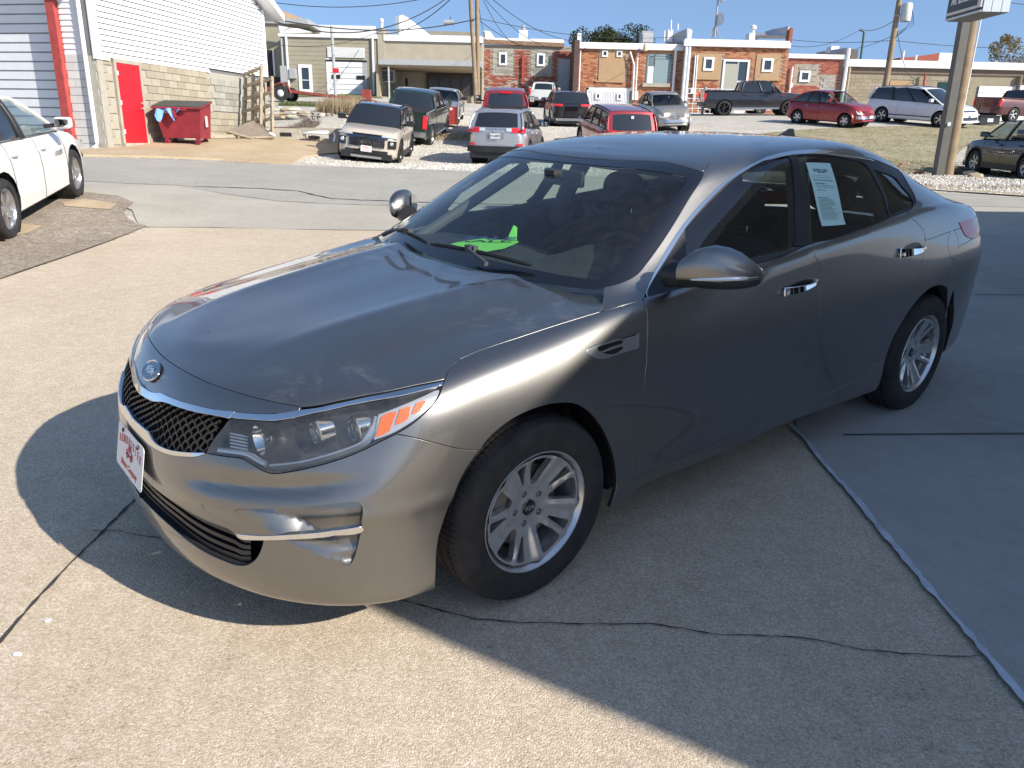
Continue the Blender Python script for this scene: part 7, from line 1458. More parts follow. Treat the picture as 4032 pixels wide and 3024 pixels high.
    for q in S.get('handles', []):
        for sg in (1, -1):
            x = xf - q; zt = zb_(x) - .15; MB().tube([(x - .10, sg * (hw - .03), zt), (x - .06, sg * (hw + .012), zt + .005), (x + .06, sg * (hw + .012), zt), (x + .10, sg * (hw - .03), zt - .005)], .014, 6).build('door_handle', S.get('handlem', m), root, True)
    # ---------- lamps, grille, bumpers
    def LK(z_, zt): lo = gc + .10; h = zt - lo; zk = [lo, lo + .06, lo + h * .25, lo + h * .5, lo + h * .72, lo + h * .9, zt - .012, zt + .006, zt + .02, zt + .025]; return float(np.interp(z_, zk, [(k / 9.) ** 1.6 for k in range(10)]))
    def patch(nm, y0, y1, z0, z1, x, mm, d=.03, front=True, sym=True, bulge=0, skew=0.):
        for sg in ((1, -1) if sym else (1,)):
            a, b = (y0 * sg, y1 * sg); s_ = 1 if front else -1
            fa = (1 - abs(a) / hw * 0); dx = lambda y: -s_ * S.get('wrap', .16) * max(0, (abs(y) / hw - .40) / .60) ** 2
            lean = (S.get('rake', .1) if front else S.get('raker', .05)); lx = lambda z_: -s_ * lean * LK(z_, interp(.0 if front else L, top))
            V = []
            ys_ = np.linspace(a, b, 6)
            for dd_ in (-.10, d):
                for z_ in (z0, z1):
                    for y in ys_: V.append((x + s_ * dd_ + dx(y) + lx(z_), y, z_ + skew * (abs(y) - abs(y0))))
            F = []
            for j in range(5): F += [(j, j + 1, 7 + j, 6 + j), (12 + j, 12 + j + 1, 19 + j, 18 + j), (j, j + 1, 13 + j, 12 + j), (6 + j, 7 + j, 19 + j, 18 + j)]
            F += [(0, 6, 18, 12), (5, 11, 23, 17)]
            mb = MB(); mb.add(V, F); mb.build(nm, mm, root)
    for it in S.get('front', []): patch(it[0], it[1], it[2], it[3], it[4], xf + it[6] if len(it) > 6 else xf, it[5], skew=it[7] if len(it) > 7 else 0)
    for it in S.get('rear', []): patch(it[0], it[1], it[2], it[3], it[4], xr - (it[6] if len(it) > 6 else 0), it[5], front=False, skew=it[7] if len(it) > 7 else 0)
    # ---------- mirrors
    for sg in (1, -1):
        x = xb0 - S.get('mx', .46); zt = zb_(x) + .08; mh, mw_ = S.get('mir', (.16, .24))
        mb = MB(); mb.box((x - .06, sg * (hw + .03) - 0, zt - .02), (x + .09, sg * (hw + .03 + mw_), zt - .02 + mh)); o = mb.build('side_mirror', S.get('mirm', blackp), root); bv = o.modifiers.new('b', 'BEVEL'); bv.width = .04; bv.segments = 3
        mb = MB(); mb.box((x - .066, sg * (hw + .05), zt + .0), (x - .058, sg * (hw + .01 + mw_), zt - .04 + mh)); mb.build('mirror_glass', mat('mirror', (.8, .8, .8), .02, 1), o); MB().tube([(x, sg * (hw - .10), zt), (x, sg * (hw + .06), zt + .02)], .03, 6).build('mirror_arm', blackp, o)
    # ---------- wheels
    for a_ in ax:
        for sg in (1, -1):
            w_ = bpy.data.objects.new('wheel', None); link(w_, root); w_.location = (a_, sg * (hw - .115), r); w_.rotation_euler = (0, random.uniform(0, 6), 0 if sg > 0 else math.pi)
            for nm, me in veh_wheel(r, S.get('tw', .225), S.get('rim', r * .66), S['rimm'], S.get('spoke', 'five')): link(bpy.data.objects.new(nm, me), w_)
            mb = MB(); mb.lathe([(ar, -.30), (ar, .09)], 24, 'y'); o = mb.build('arch_liner', blackm, w_)
            mb = MB(); mb.lathe([(ar, -.30), (.01, -.30)], 24, 'y'); mb.build('arch_back', blackm, w_)
    return root, xf, xr
silver = mat('vehicle silver alloy', (.55, .55, .55), .28, .9); darkrim = mat('dark alloy', (.05, .05, .055), .3, .7); head = mat('headlamp glass', (.55, .57, .60), .08, .4, 1); fog = head
tail = red_lens; plate_w = mat('licence plate', (.62, .65, .68), .4); steel_b = mat('brushed bumper steel', (.45, .45, .46), .25, .9)
P_ = lambda n, c, met=.0, r=.3: carpaint(n, c, met, r, .05)
p_white = P_('white paint', (.80, .79, .76)); p_sand = P_('sand beige paint', (.52, .46, .38), .1); p_green = P_('dark green paint', (.015, .035, .028), .3); p_silver = P_('silver paint', (.50, .51, .53), .7); p_redm = P_('cherry red paint', (.30, .012, .018), .35); p_blk = P_('black paint', (.010, .011, .014), .2)
p_char = P_('charcoal paint', (.028, .030, .038), .5); p_ruby = P_('ruby red paint', (.26, .014, .020), .35); p_gold = P_('champagne paint', (.40, .36, .30), .6); p_mar = P_('maroon paint', (.075, .010, .012), .3); p_pwh = P_('pearl white paint', (.74, .75, .78)); p_oldw = P_('old white paint', (.62, .63, .62))
clearg = glassmat('clear car glass', (.62, .68, .66))
def sedan(paint_, **k):
    S = dict(kind='sedan', L=4.67, W=1.79, H=1.46, wb=2.70, fo=.93, r=.325, gc=.18, paint=paint_, rimm=silver, top=[(0, .70), (.10, .76), (.4, .82), (1.2, .95), (2.1, .98), (3.6, 1.03), (4.4, 1.05), (4.67, 1.0)], gh=dict(base=(1.22, 4.12), roof=(2.02, 3.32), crown=.07, panes=[(.06, .46), (.50, .86)], **{'in': .26}), seams=[1.30, 2.32, 3.30], handles=[2.15, 3.15], clear=clearg,
        front=[('headlight', .50, .82, .60, .72, head), ('grille', 0, .45, .55, .66, gloss_black), ('grille', 0, .5, .26, .44, gloss_black)], rear=[('tail_light', .55, .83, .82, .96, tail)]); S.update(k); return S
def suv(paint_, **k):
    S = dict(kind='suv', L=4.55, W=1.83, H=1.68, wb=2.66, fo=.90, r=.36, gc=.22, paint=paint_, rimm=silver, top=[(0, .90), (.08, .98), (.5, 1.03), (1.15, 1.09), (2.5, 1.10), (3.8, 1.14), (4.45, 1.12), (4.55, 1.06)], gh=dict(base=(1.05, 4.50), roof=(1.80, 4.15), crown=.05, panes=[(.05, .34), (.37, .64), (.67, .92)], **{'in': .20}), seams=[1.25, 2.30, 3.30], handles=[2.15, 3.15], raker=.02, taper=.10, clad=blackp); S.update(k); return S
def pickup(paint_, **k):
    S = dict(kind='pickup', L=5.85, W=2.03, H=1.90, wb=3.65, fo=1.0, r=.41, gc=.36, paint=paint_, rimm=silver, top=[(0, 1.05), (.08, 1.15), (.5, 1.20), (1.5, 1.26), (3.7, 1.30), (5.8, 1.32), (5.85, 1.30)], gh=dict(base=(1.45, 3.75), roof=(2.10, 3.60), crown=.04, panes=[(.06, .46), (.50, .92)], **{'in': .24}), bed=(3.85, 5.80), seams=[1.6, 2.65, 3.70, 3.82], handles=[2.5, 3.55], tw=.27, taper=.05, taperr=.01, rake=.05, raker=.0, wrap=.05, endr=.05, mir=(.24, .22)); S.update(k); return S
def yawto(a, b): return math.atan2(b[1] - a[1], b[0] - a[0])
# white sedan on the left edge, seen from behind its right side
cr, xf, xr = vehicle('sedan', 'white sedan cut off by the left edge, nose towards the roller door', 'car', sedan(p_white, r=.33, rim=.225, spoke='twin', mirm=p_white, mir=(.14, .20), belt=chrome), (-6.80, 9.72), R(104))
t = text_obj('CRUZE', .075, satin, cr, 'lettering', .004, sx=1.3); t.matrix_local = frame_mat((xf - 1.62, -.905, .70), (-1, 0, 0), (0, -1, 0)) if 0 else Matrix([[1, 0, 0, xf - 1.62], [0, 0, -1, -.902], [0, 1, 0, .70], [0, 0, 0, 1]])
# beige small SUV facing the camera
bs, xf, xr = vehicle('suv', 'beige suv with black roof facing the camera, white dealer plate on its nose', 'suv', suv(p_sand, L=4.41, W=1.81, H=1.66, wb=2.64, fo=.86, roofpaint=p_blk, rails=blackp, rimm=darkrim, spoke='ten', mirm=gloss_black, blackpillar=True,
    front=[('headlight', .42, .86, .86, .895, mat('lamp strip', (.5, .52, .55), .1, .3, 1), 0., -.0), ('black_band', 0, .44, .87, .915, gloss_black), ('grille', 0, .52, .56, .80, gloss_black), ('chrome_bar', 0, .60, .80, .865, mat('dark chrome', (.12, .13, .14), .15, 1)), ('fog_housing', .62, .84, .56, .78, gloss_black), ('lower_intake', 0, .62, .36, .47, gloss_black), ('skid_plate', 0, .45, .24, .30, satin)], rear=[('tail_light', .6, .86, .95, 1.07, tail)]), (-4.49, 25.6), R(-89.1))
for sg in (1, -1): MB().lathe([(.045, 0), (.055, .01), (.045, .018), (.001, .01)], 16, 'x', (xf - .045, sg * .72, .70)).build('fog_lamp', head, bs, True)
for a in range(7):
    for b in range(3): MB().lathe([(.040, 0), (.045, .012), (.036, .018)], 6, 'x', (xf + .008, -.42 + a * .14 + (b % 2) * .07, .60 + b * .07)).build('grille_cell', blackm, bs)
pl2 = MB(); pl2.prism(rrect(.32, .17, .02), 0, .01); o = pl2.build('dealer_plate', whitep, bs); o.matrix_local = Matrix([[0, 0, 1, xf + .045], [1, 0, 0, .0], [0, 1, 0, .50], [0, 0, 0, 1]]); t = text_obj('ARMBRUSTER', .04, redink, o, 'lettering', .001); t.location = (0, .045, .012); old_car_drawing(o, .05, .012); t = text_obj('Motor Company', .032, redink, o, 'lettering', .001); t.location = (0, -.055, .012)
mb = MB(); mb.box((xf - .005, -.09, .825), (xf + .04, .09, .86)); mb.box((xf - .005, -.03, .81), (xf + .042, .03, .875)); mb.build('emblem', gloss_black, bs)
# dark green pickup behind it
gp_, xf, xr = vehicle('pickup', 'dark green pickup seen from behind with its tailgate beside the beige suv', 'pickup truck', pickup(p_green, H=1.93, clad=None, rear=[('tail_light', .83, .985, .80, 1.25, tail), ('bumper', 0, .98, .50, .68, steel_b, .10)], front=[('headlight', .6, .95, .9, 1.1, head)], belt=chrome), (-4.24, 33.1), R(86.6))
t = text_obj('CHEVROLET', .11, satin, gp_, 'lettering', .006, sx=1.2, bold=.003); t.matrix_local = Matrix([[0, 0, -1, xr - .035], [-1, 0, 0, .45], [0, 1, 0, .80], [0, 0, 0, 1]])
MB().tube([(xr + .5, -.5, .40), (xr - .05, -.55, .38)], .05, 10).build('exhaust', satin, gp_)
for sg in (1, -1): MB().tube([(-1.2, sg * 1.05, .42), (1.2, sg * 1.05, .42)], .05, 8).build('side_step', steel_b, gp_)
# silver sedan and old pale pickup further up
vehicle('sedan', 'silver rounded sedan facing the camera just behind the green pickup', 'car', sedan(p_silver, L=5.0, W=1.85, H=1.45, wb=2.75, front=[('headlight', .40, .80, .56, .70, mat('yellowed headlamp', (.55, .47, .28), .2, .1, 1), 0, 0), ('grille', 0, .30, .55, .66, satin), ('grille', 0, .5, .28, .40, blackp)]), (-3.69, 39.4), R(-89.6))
# silver suv, seen from behind
rv4, xf, xr = vehicle('suv', 'silver suv seen from behind with red wrap-around tail lights and plate 19-G559', 'suv', suv(p_silver, W=1.845, H=1.68, rails=satin, r=.35, rear=[('tail_light', .50, .90, .98, 1.12, tail, .0), ('lamp_inner', .34, .50, 1.02, 1.11, white_lens), ('bumper', 0, .90, .40, .58, blackp, .05), ('reflector', .68, .84, .60, .66, tail, .045), ('plate_recess', 0, .26, .80, .98, mat('silver recess', (.3, .31, .33), .4, .5), -.01)], mir=(.17, .22)), (-.28, 26.9), R(80))
o = box('licence_plate', (xr - .055, -.155, .80), (xr - .035, .155, .955), plate_w, rv4); t = text_obj('19-G559', .085, blackp, o, 'lettering', .001, bold=.001); t.matrix_local = Matrix([[0, 0, -1, xr - .058], [-1, 0, 0, 0], [0, 1, 0, .875], [0, 0, 0, 1]])
MB().lathe([(.055, 0), (.06, -.012), (.045, -.015)], 20, 'x', (xr - .03, 0, 1.05)).build('emblem', chrome, rv4, True); MB().tube([(xr + .20, .0, 1.20), (xr + .13, -.35, 1.17)], .012, 6).build('rear_wiper', blackp, rv4)
# red pickup behind the silver suv
rp, xf, xr = vehicle('pickup', 'cherry red crew cab pickup seen from behind, just past the silver suv', 'pickup truck', pickup(p_redm, W=2.0, H=1.93, rear=[('tail_light', .80, .975, .82, 1.26, tail), ('bumper', 0, .95, .50, .70, steel_b, .10)], mirm=blackp, mir=(.24, .22)), (-.54, 33.8), R(92))
box('brake_lamp', (xr + 2.15, -.22, 1.80), (xr + 2.22, .22, 1.86), tail, rp)
# white pickup far back against the brick wall
wp_, xf, xr = vehicle('pickup', 'small old white pickup backed in front of the patched brick wall', 'pickup truck', pickup(p_oldw, L=5.0, W=1.78, H=1.66, wb=3.1, top=[(0, .9), (1.4, 1.05), (5, 1.10)], gh=dict(base=(1.3, 3.3), roof=(1.9, 3.15), crown=.04, panes=[(.1, .9)], **{'in': .22}), bed=(3.4, 4.95), rear=[('tail_light', .74, .87, .80, 1.22, tail), ('bumper', 0, .92, .50, .68, steel_b, .08)]), (1.75, 57.4), R(85))
box('licence_plate', (xr - .12, -.2, .55), (xr - .09, .2, .70), plate_w, wp_)
# black suv
bz_, xf, xr = vehicle('suv', 'glossy black suv seen from behind with silver lower valance and twin exhausts', 'suv', suv(p_blk, L=4.86, W=1.95, H=1.70, wb=2.86, rails=satin, clear=None, rear=[('tail_light', .45, .93, 1.02, 1.12, tail), ('plate_panel', 0, .30, .82, 1.0, gloss_black), ('valance', 0, .75, .34, .46, satin, .06), ('bumper', 0, .92, .52, .64, p_blk, .04)], mir=(.18, .22)), (2.48, 42.5), R(93.4))
for sg in (1, -1): MB().tube([(xr + .2, sg * .72, .40), (xr - .08, sg * .74, .40)], .05, 10).build('exhaust', chrome, bz_, True)
# ruby suv behind the car roof
rs_, xf, xr = vehicle('suv', 'dusty dark red suv with roof rails, half hidden behind the grey sedan roof', 'suv', suv(p_ruby, L=5.05, W=2.0, H=1.78, wb=2.87, rails=blackp, rear=[('tail_light', .60, .97, .95, 1.12, tail)], gh=dict(base=(1.15, 5.0), roof=(1.95, 4.70), crown=.04, panes=[(.05, .32), (.35, .62), (.65, .94)], **{'in': .18})), (3.73, 31.8), R(98.5))
MB().tube([(xr + .18, -.05, 1.24), (xr + .12, -.5, 1.19)], .014, 6).build('rear_wiper', blackp, rs_); box('windshield_paper', (xr + .16, -.05, 1.50), (xr + .17, .05, 1.60), plate_w, rs_)
# champagne retro wagon facing the camera
def retro(paint_, **k):
    S = dict(kind='suv', L=4.29, W=1.70, H=1.60, wb=2.62, fo=.80, r=.31, gc=.20, paint=paint_, rimm=silver, spoke='five', top=[(0, .66), (.06, .80), (.35, .95), (1.0, 1.06), (1.3, 1.06), (2.5, 1.04), (3.6, 1.06), (4.2, 1.0), (4.29, .85)], gh=dict(base=(1.22, 4.10), roof=(1.85, 3.35), crown=.10, panes=[(.05, .36), (.40, .62), (.64, .92)], **{'in': .20}), seams=[1.35, 2.28, 3.15], handles=[2.15, 3.0], handlem=chrome, rake=.25, taper=.30, wrap=.30, tum=.03, clear=clearg, mirm=paint_, mir=(.13, .17),
        front=[('headlight', .44, .68, .62, .78, mat('cream headlamp', (.60, .58, .48), .15, .1, 1)), ('bumper', 0, .72, .42, .54, steel_b, .05)]); S.update(k); return S
def retro_face(o, xf, m):
    for k in range(6): MB().tube([(xf - .03 - .02 * k, y, .58 + .045 * k) for y in np.linspace(-.20 - .012 * k, .20 + .012 * k, 7)], .010, 5).build('grille_bar', m, o)
    for k in range(5): MB().tube([(xf - .02, -.18 + .09 * k, .57), (xf - .14, -.20 + .10 * k, .83)], .007, 4).build('grille_bar', m, o)
    for sg in (1, -1):
        for a_ in (1.31, -1.31): MB().tube([(a_ + .42 * math.cos(t), sg * .80, .33 + .42 * math.sin(t)) for t in np.linspace(-.1, math.pi + .1, 18)], .055, 8).build('wing_flare', o_paint, o, True)
o_paint = p_gold; tp, xf, xr = vehicle('retro_wagon', 'champagne retro wagon facing the camera beside the white ribbed doors', 'car', retro(p_gold), (6.85, 38.4), R(-84.2)); retro_face(tp, xf, chrome)
o_paint = p_redm; rpt, xf, xr = vehicle('retro_wagon', 'red retro wagon seen from its right front corner on the gravel bank', 'car', retro(p_redm, handlem=chrome), (15.48, 40.3), R(-54.3)); retro_face(rpt, xf, p_redm)
o = box('licence_plate', (xf + .06, -.15, .44), (xf + .08, .15, .56), plate_w, rpt); box('sunroof', (.15, -.38, 1.575), (.75, .38, 1.592), gloss_black, rpt)
# charcoal crew cab on the upper lot
dp, xf, xr = vehicle('pickup', 'charcoal crew cab pickup parked side-on with black wheels in front of the orange brick wall', 'pickup truck', pickup(p_char, H=1.92, rimm=gloss_black, spoke='six', clear=None, rear=[('tail_light', .86, .99, .85, 1.22, tail), ('bumper', 0, .96, .50, .72, blackp, .10)], mirm=gloss_black), (13.86, 48.2), R(-3.7))
t = text_obj('4X4', .13, mat('red print', (.5, .02, .02), .5), dp, 'lettering', .004); t.matrix_local = Matrix([[1, 0, 0, xf - 1.35], [0, 0, -1, -1.02], [0, 1, 0, 1.08], [0, 0, 0, 1]])
MB().tube([(-1.4, -1.03, .40), (1.3, -1.03, .40)], .06, 8).build('side_step', steel_b, dp)
vehicle('sedan', 'pale car mostly hidden behind the charcoal pickup, only its wheels showing', 'car', sedan(p_pwh), (13.9, 52.2), .05)
# white minivan
mv, xf, xr = vehicle('minivan', 'pearl white minivan facing right, its nose behind the leaning sign post', 'minivan', suv(p_pwh, kind='van', L=5.17, W=2.02, H=1.77, wb=3.09, fo=1.0, r=.355, clad=None, clear=None, top=[(0, .72), (.08, .82), (.5, .95), (1.1, 1.06), (2.5, 1.10), (4.9, 1.14), (5.17, 1.08)], gh=dict(base=(1.05, 5.05), roof=(2.2, 4.75), crown=.06, panes=[(.10, .34), (.37, .63), (.66, .94)], **{'in': .22}), rails=blackp, spoke='five', mirm=p_pwh, rake=.2, front=[('headlight', .55, .88, .74, .80, head), ('grille', 0, .50, .74, .80, gloss_black), ('grille', 0, .60, .36, .50, blackp), ('bumper_lip', 0, .8, .26, .33, p_white, .05)]), (20.45, 41.3), R(-57))
MB().tube([(-1.2, -1.02, .42), (1.1, -1.02, .44)], .022, 5).build('side_trim', blackp, mv); box('dealer_plate', (xf + .03, -.16, .50), (xf + .05, .16, .66), whitep, mv)
# black suv at the right edge
ds, xf, xr = vehicle('suv', 'black suv cut off by the right edge, nose to the left beyond the loose tyre', 'suv', suv(p_blk, L=4.6, W=1.87, H=1.68, wb=2.73, clear=clearg, spoke='six', r=.365, mirm=gloss_black, front=[('headlight', .55, .85, .80, .90, head), ('grille', 0, .5, .6, .8, gloss_black)]), (15.45, 24.1), R(89))
# maroon pickup far right
vehicle('pickup', 'maroon pickup parked by the white roller door, only its rear quarter in frame', 'pickup truck', pickup(p_mar, rear=[('tail_light', .86, .99, .85, 1.25, tail)], front=[]), (31.4, 50.7), R(17))

# ================================================================ YARD AND STREET THINGS
def at_(x, y, dz=0): return (x, y, gz(x, y) + dz)
# dumpster
dm = thing('dumpster', 'dark red wheeled dumpster with a blue rag hanging from its lid, by the block wall', 'dumpster', at_(-9.62, 23.45), 0); dm.rotation_euler = (0, 0, R(4)); dm.scale = (.76, .76, .80)
M_dump = dmat('worn maroon steel', (.25, .022, .035), .5, .25, 4); 
mb = MB(); mb.hexa([(-.82, -.42, .22), (.58, -.50, .22), (.62, .60, .22), (-.80, .60, .22), (-1.0, -.62, 1.28), (.72, -.70, 1.28), (.72, .66, 1.50), (-1.0, .66, 1.50)]); mb.build('bin_body', M_dump, dm)
mb = MB(); mb.hexa([(-1.04, -.68, 1.27), (.76, -.76, 1.27), (.76, .70, 1.50), (-1.04, .70, 1.50), (-1.04, -.68, 1.31), (.76, -.76, 1.31), (.76, .70, 1.54), (-1.04, .70, 1.54)]); mb.build('lid', dmat('dark lid', (.05, .055, .045), .7, .3), dm)
for a, b in (((-1.05, -.70, 1.24), (.78, -.74, 1.24)), ((-1.05, .66, 1.50), (.78, .66, 1.50)), ((.76, -.75, 1.25), (.76, .66, 1.50))): MB().tube([a, b], .035, 6).build('rim_bar', M_dump, dm)
for x, y in ((-.70, -.36), (.45, -.42), (.45, .5), (-.70, .5)):
    cw = bpy.data.objects.new('caster', None); link(cw, dm); cw.location = (x, y, 0); MB().lathe([(.10, -.03), (.105, 0), (.10, .03), (.03, .035), (.03, -.035), (.10, -.03)], 18, 'y', (0, 0, .105)).build('wheel', M_dump if y < 0 else blackp, cw, True); MB().box((-.06, -.05, .12), (.06, .05, .23)).build('fork', M_dump, cw)
mb = MB(); mb.box((-.25, -.80, .90), (-.17, -.55, 1.24)); mb.box((-.25, -.80, 1.16), (.25, -.55, 1.22)); mb.build('lift_pocket', M_dump, dm)
for a, b in (((-.62, -.655, 1.06), (-.28, -.60, 1.19)),): box('worn_label', a, b, dmat('worn white label', (.5, .48, .45), .7, .4, 12), dm)
lb_ = box('notice_label', (.685, -.10, .62), (.705, .16, 1.0), dmat('worn white label', (.5, .48, .45), .7, .4, 12), dm)
rag = thing('blue_rag', 'light blue cloth hanging over the front edge of the dumpster lid', 'cloth', at_(-10.28, 22.90, -.26))
mb = MB(); V = []
for i in range(12):
    for j in range(5): V.append((i * .065 + .01 * math.sin(i * 2.1 + j), -.04 * math.sin(i * 1.3) - .02 * j, 1.30 - j * .045 * (1.2 + math.sin(i * .9)) * (1 if i < 9 else .4)))
mb.add(V, [(i * 5 + j, i * 5 + j + 1, (i + 1) * 5 + j + 1, (i + 1) * 5 + j) for i in range(11) for j in range(4)]); o = mb.build('cloth', mat('light blue cloth', (.18, .38, .75), .8), rag, True, fix=False)
# pallets leaning on the wall
def pallet(loc, rot, label, n=6, w_=1.1, l_=2.3):
    p = thing('pallet', label, 'pallet', loc, 0, 'pallets leaning on the workshop wall'); p.rotation_euler = rot
    for x in (-w_ / 2, -.05, w_ / 2 - .09): o = box('runner', (x, 0, 0), (x + .09, .09, l_), M_wood, p)
    for k in range(n): z = .05 + k * (l_ - .2) / (n - 1); box('slat', (-w_ / 2 - .02, -.025, z), (w_ / 2 + .02, -.001, z + .11), M_wood, p); 
    return p
q = (-9.05, 27.50, 1.80); pallet((q[0], q[1] - .3, gz(q[0], q[1])), (R(-12), R(-10), R(-40)), 'tall grey timber pallet leaning highest against the block wall')
q = (-8.73, 27.60, 1.81); pallet((q[0] + .1, q[1] - .5, gz(q[0], q[1])), (R(-16), R(-14), R(-32)), 'second timber pallet leaning in front, to the right of the first', 5, 1.0, 2.0)
random.seed(11)
# long timbers, slab, rubble
def chunk(name, label, cat, loc, s, m, rz=0, tilt=(0, 0), group=None, seed=0):
    rnd = random.Random(seed); bm = bmesh.new(); bmesh.ops.create_icosphere(bm, subdivisions=1, radius=1)
    for v in bm.verts: v.co = Vector([max(-.75, min(.75, c)) * k for c, k in zip(v.co, s)]) * (1 + rnd.uniform(-.16, .16))
    me = bpy.data.meshes.new(name); bm.to_mesh(me); bm.free(); me.materials.append(m); o = bpy.data.objects.new(name, me); COL.objects.link(o); o.location = loc; o.rotation_euler = (tilt[0], tilt[1], rz); return props(o, label, cat, group)
sl_ = MB(); P0 = [(-9.58, 26.40, 1.71), (-8.94, 27.20, 2.05), (-8.73, 27.10, 2.05), (-8.07, 26.40, 1.54), (-8.52, 26.00, 1.49)]
sl_.add(P0 + [(x, y + .02, z - .12) for x, y, z in P0], [(4, 3, 2, 1, 0), (5, 6, 7, 8, 9)] + [(i, (i + 1) % 5, 5 + (i + 1) % 5, 5 + i) for i in range(5)]); o = sl_.build('concrete_slab', dmat('broken brown slab', (.22, .18, .14), .95, .25, 6, .5, 30)); props(o, 'broken brown concrete slab tipped up against the pallets', 'slab')
for i, (a, b, r_, lab) in enumerate((((-9.74, 24.50, 1.45), (-9.13, 26.40, 1.50), .10, 'long grey timber lying at the foot of the block wall'), ((-9.51, 26.20, 1.67), (-8.52, 25.80, 1.46), .05, 'thin weathered board sticking out under the broken slab'), ((-8.96, 26.00, 1.47), (-7.97, 26.20, 1.52), .05, 'pale plank lying along the front of the broken slab'))):
    a = np.array(a); b = np.array(b); o = MB().tube([a, b], r_, 4).build('timber', M_wood); props(o, lab, 'timber')
tan_s = dmat('sandstone rubble', (.42, .33, .23), .9, .25, 6); whs = dmat('white split limestone', (.60, .57, .50), .85, .2, 5); gr_s = dmat('grey stone', (.33, .31, .28), .9, .25, 6)
items = []
for k in range(34):
    px = random.uniform(380, 760) if k < 18 else random.uniform(760, 1450); py = random.uniform(140, 330) if k < 18 else random.uniform(350, 430)
    x, y = [((-10.87, 35.71)), ((-8.06, 32.92))][0 if px < 760 else 1]
    x = np.interp(px, [380, 1450], [(-11.16, 36.51)[0], (-8.32, 33.97)[0]]) + random.uniform(-.1, .1); y = (-10.21, 35.52)[1] + random.uniform(-.5, .9)
    s_ = random.uniform(.07, .17); mt_ = random.choice([tan_s, gr_s, whs]); chunk('rubble_stone', {'sandstone rubble': 'tan', 'grey stone': 'grey', 'white split limestone': 'whitish'}[mt_.name] + ' rubble stone in the debris heap between the pallets and the beige suv', 'stone', (x, y, gz(x, y) + s_ * .4 + (.25 * random.random() if k < 18 else .05)), (s_ * random.uniform(1, 1.6), s_, s_ * .7), mt_, random.uniform(0, 3), (random.uniform(-.4, .4), random.uniform(-.4, .4)), 'stones in the debris heap', k)
x0, x1 = (-10.40, 36.40)[0], (-8.83, 36.79)[0]; yy = (-9.05, 33.46)[1] + .3
for k in range(14):
    r_ = k // 5; xx = x0 + (x1 - x0) * ((k % 5) + .5 * (r_ % 2) + .5) / 5.4
    chunk('ledge_stone', 'long split limestone ledge stacked in the low wall of stones', 'stone', (xx, yy + random.uniform(-.1, .1), gz(xx, yy) + .10 + r_ * .15), (.34, .22, .085), random.choice([whs, tan_s, whs]), random.uniform(-.1, .1), (0, random.uniform(-.06, .06)), 'limestone ledges in the stacked stone wall', 50 + k)
q = (-7.34, 29.40, 2.24); cbk = thing('hollow_block', 'hollow concrete block with two square cores lying on the stone pile', 'block', (q[0], q[1], q[2] - .12)); mb = MB()
mb.box((-.20, -.1, 0), (.20, .1, .035)); mb.box((-.20, -.1, .165), (.20, .1, .20))
for x in (-.2, -.018, .165): mb.box((x, -.1, .035), (x + .035, .1, .165))
mb.build('shell', gr_s, cbk)
# precast barrier with plastic sheet, white hose, black bag
q = (-7.31, 26.80); br = thing('concrete_barrier', 'tapered precast concrete end block with a square hole, left of the beige suv', 'barrier', (q[0] - .5, q[1] + .15, gz(*q)), R(4))
mb = MB(); a_, h = .62, .78
mb.hexa([(-.56, 0, 0), (.56, 0, 0), (.56, .25, 0), (-.56, .25, 0), (-.46, .06, .42), (.46, .06, .42), (.46, .25, .42), (-.46, .25, .42)]); mb.build('end_block', M_conc, br)
mb = MB(); mb.box((-.17, -.012 + .02, .15), (.20, .08, .27)); mb.build('hole', M_dark, br); mb = MB(); mb.box((-.47, .05, .42), (.47, .28, .45)); mb.build('cap', dmat('brown cap', (.14, .09, .07), .8), br)
q2 = (-6.76, 27.12); rl = thing('bridge_rail', 'long low precast concrete rail lying behind the rubble beside the beige suv', 'barrier', (q2[0], q2[1] + .25, gz(*q2)), R(3)); mb = MB(); mb.box((-1.35, 0, 0), (1.35, .22, .10)); mb.box((-1.35, 0, .22), (1.35, .22, .44)); mb.box((-.7, .03, .10), (-.5, .20, .22)); mb.box((.3, .03, .10), (1.3, .20, .22)); mb.build('rail', M_conc, rl)
mb = MB(); V = [(-7.15, 26.60, 1.68), (-6.97, 26.80, 1.74), (-6.65, 26.90, 1.77), (-6.37, 26.90, 1.78), (-6.25, 26.70, 1.71), (-6.35, 26.50, 1.66), (-6.59, 26.50, 1.68), (-6.92, 26.50, 1.68)]; mb.add(V, [tuple(range(8))]); o = mb.build('plastic_sheet', mat('white plastic sheet', (.75, .78, .82), .25), fix=False); props(o, 'crumpled white plastic sheet draped over the concrete rail', 'plastic sheet')
mb = MB(); mb.tube([(-6.05, 26.40, 1.73), (-6.02, 26.40, 1.62), (-6.01, 26.30, 1.51), (-6.02, 26.20, 1.42)], .035, 8); o = mb.build('white_hose', mat('white hose', (.75, .76, .76), .4)); props(o, 'short white hose standing beside the front of the beige suv', 'hose')
q = (-6.92, 27.34); chunk('black_bag', 'torn black plastic bag lying in front of the concrete rail', 'bag', at_(q[0], q[1] - .05, .08), (.26, .16, .16), gloss_black, .3, (0, 0), None, 90)
for k in range(9):
    q = (-6.79, 26.93); x = q[0] + random.uniform(-.6, 1.0); y = q[1] + random.uniform(-.15, .1); s_ = random.uniform(.05, .11); chunk('rubble_stone', 'broken stone at the foot of the concrete rail beside the beige suv', 'stone', at_(x, y, s_ * .4), (s_ * 1.3, s_, s_ * .8), gr_s, random.uniform(0, 3), (0, 0), 'broken stones by the concrete rail', 120 + k)
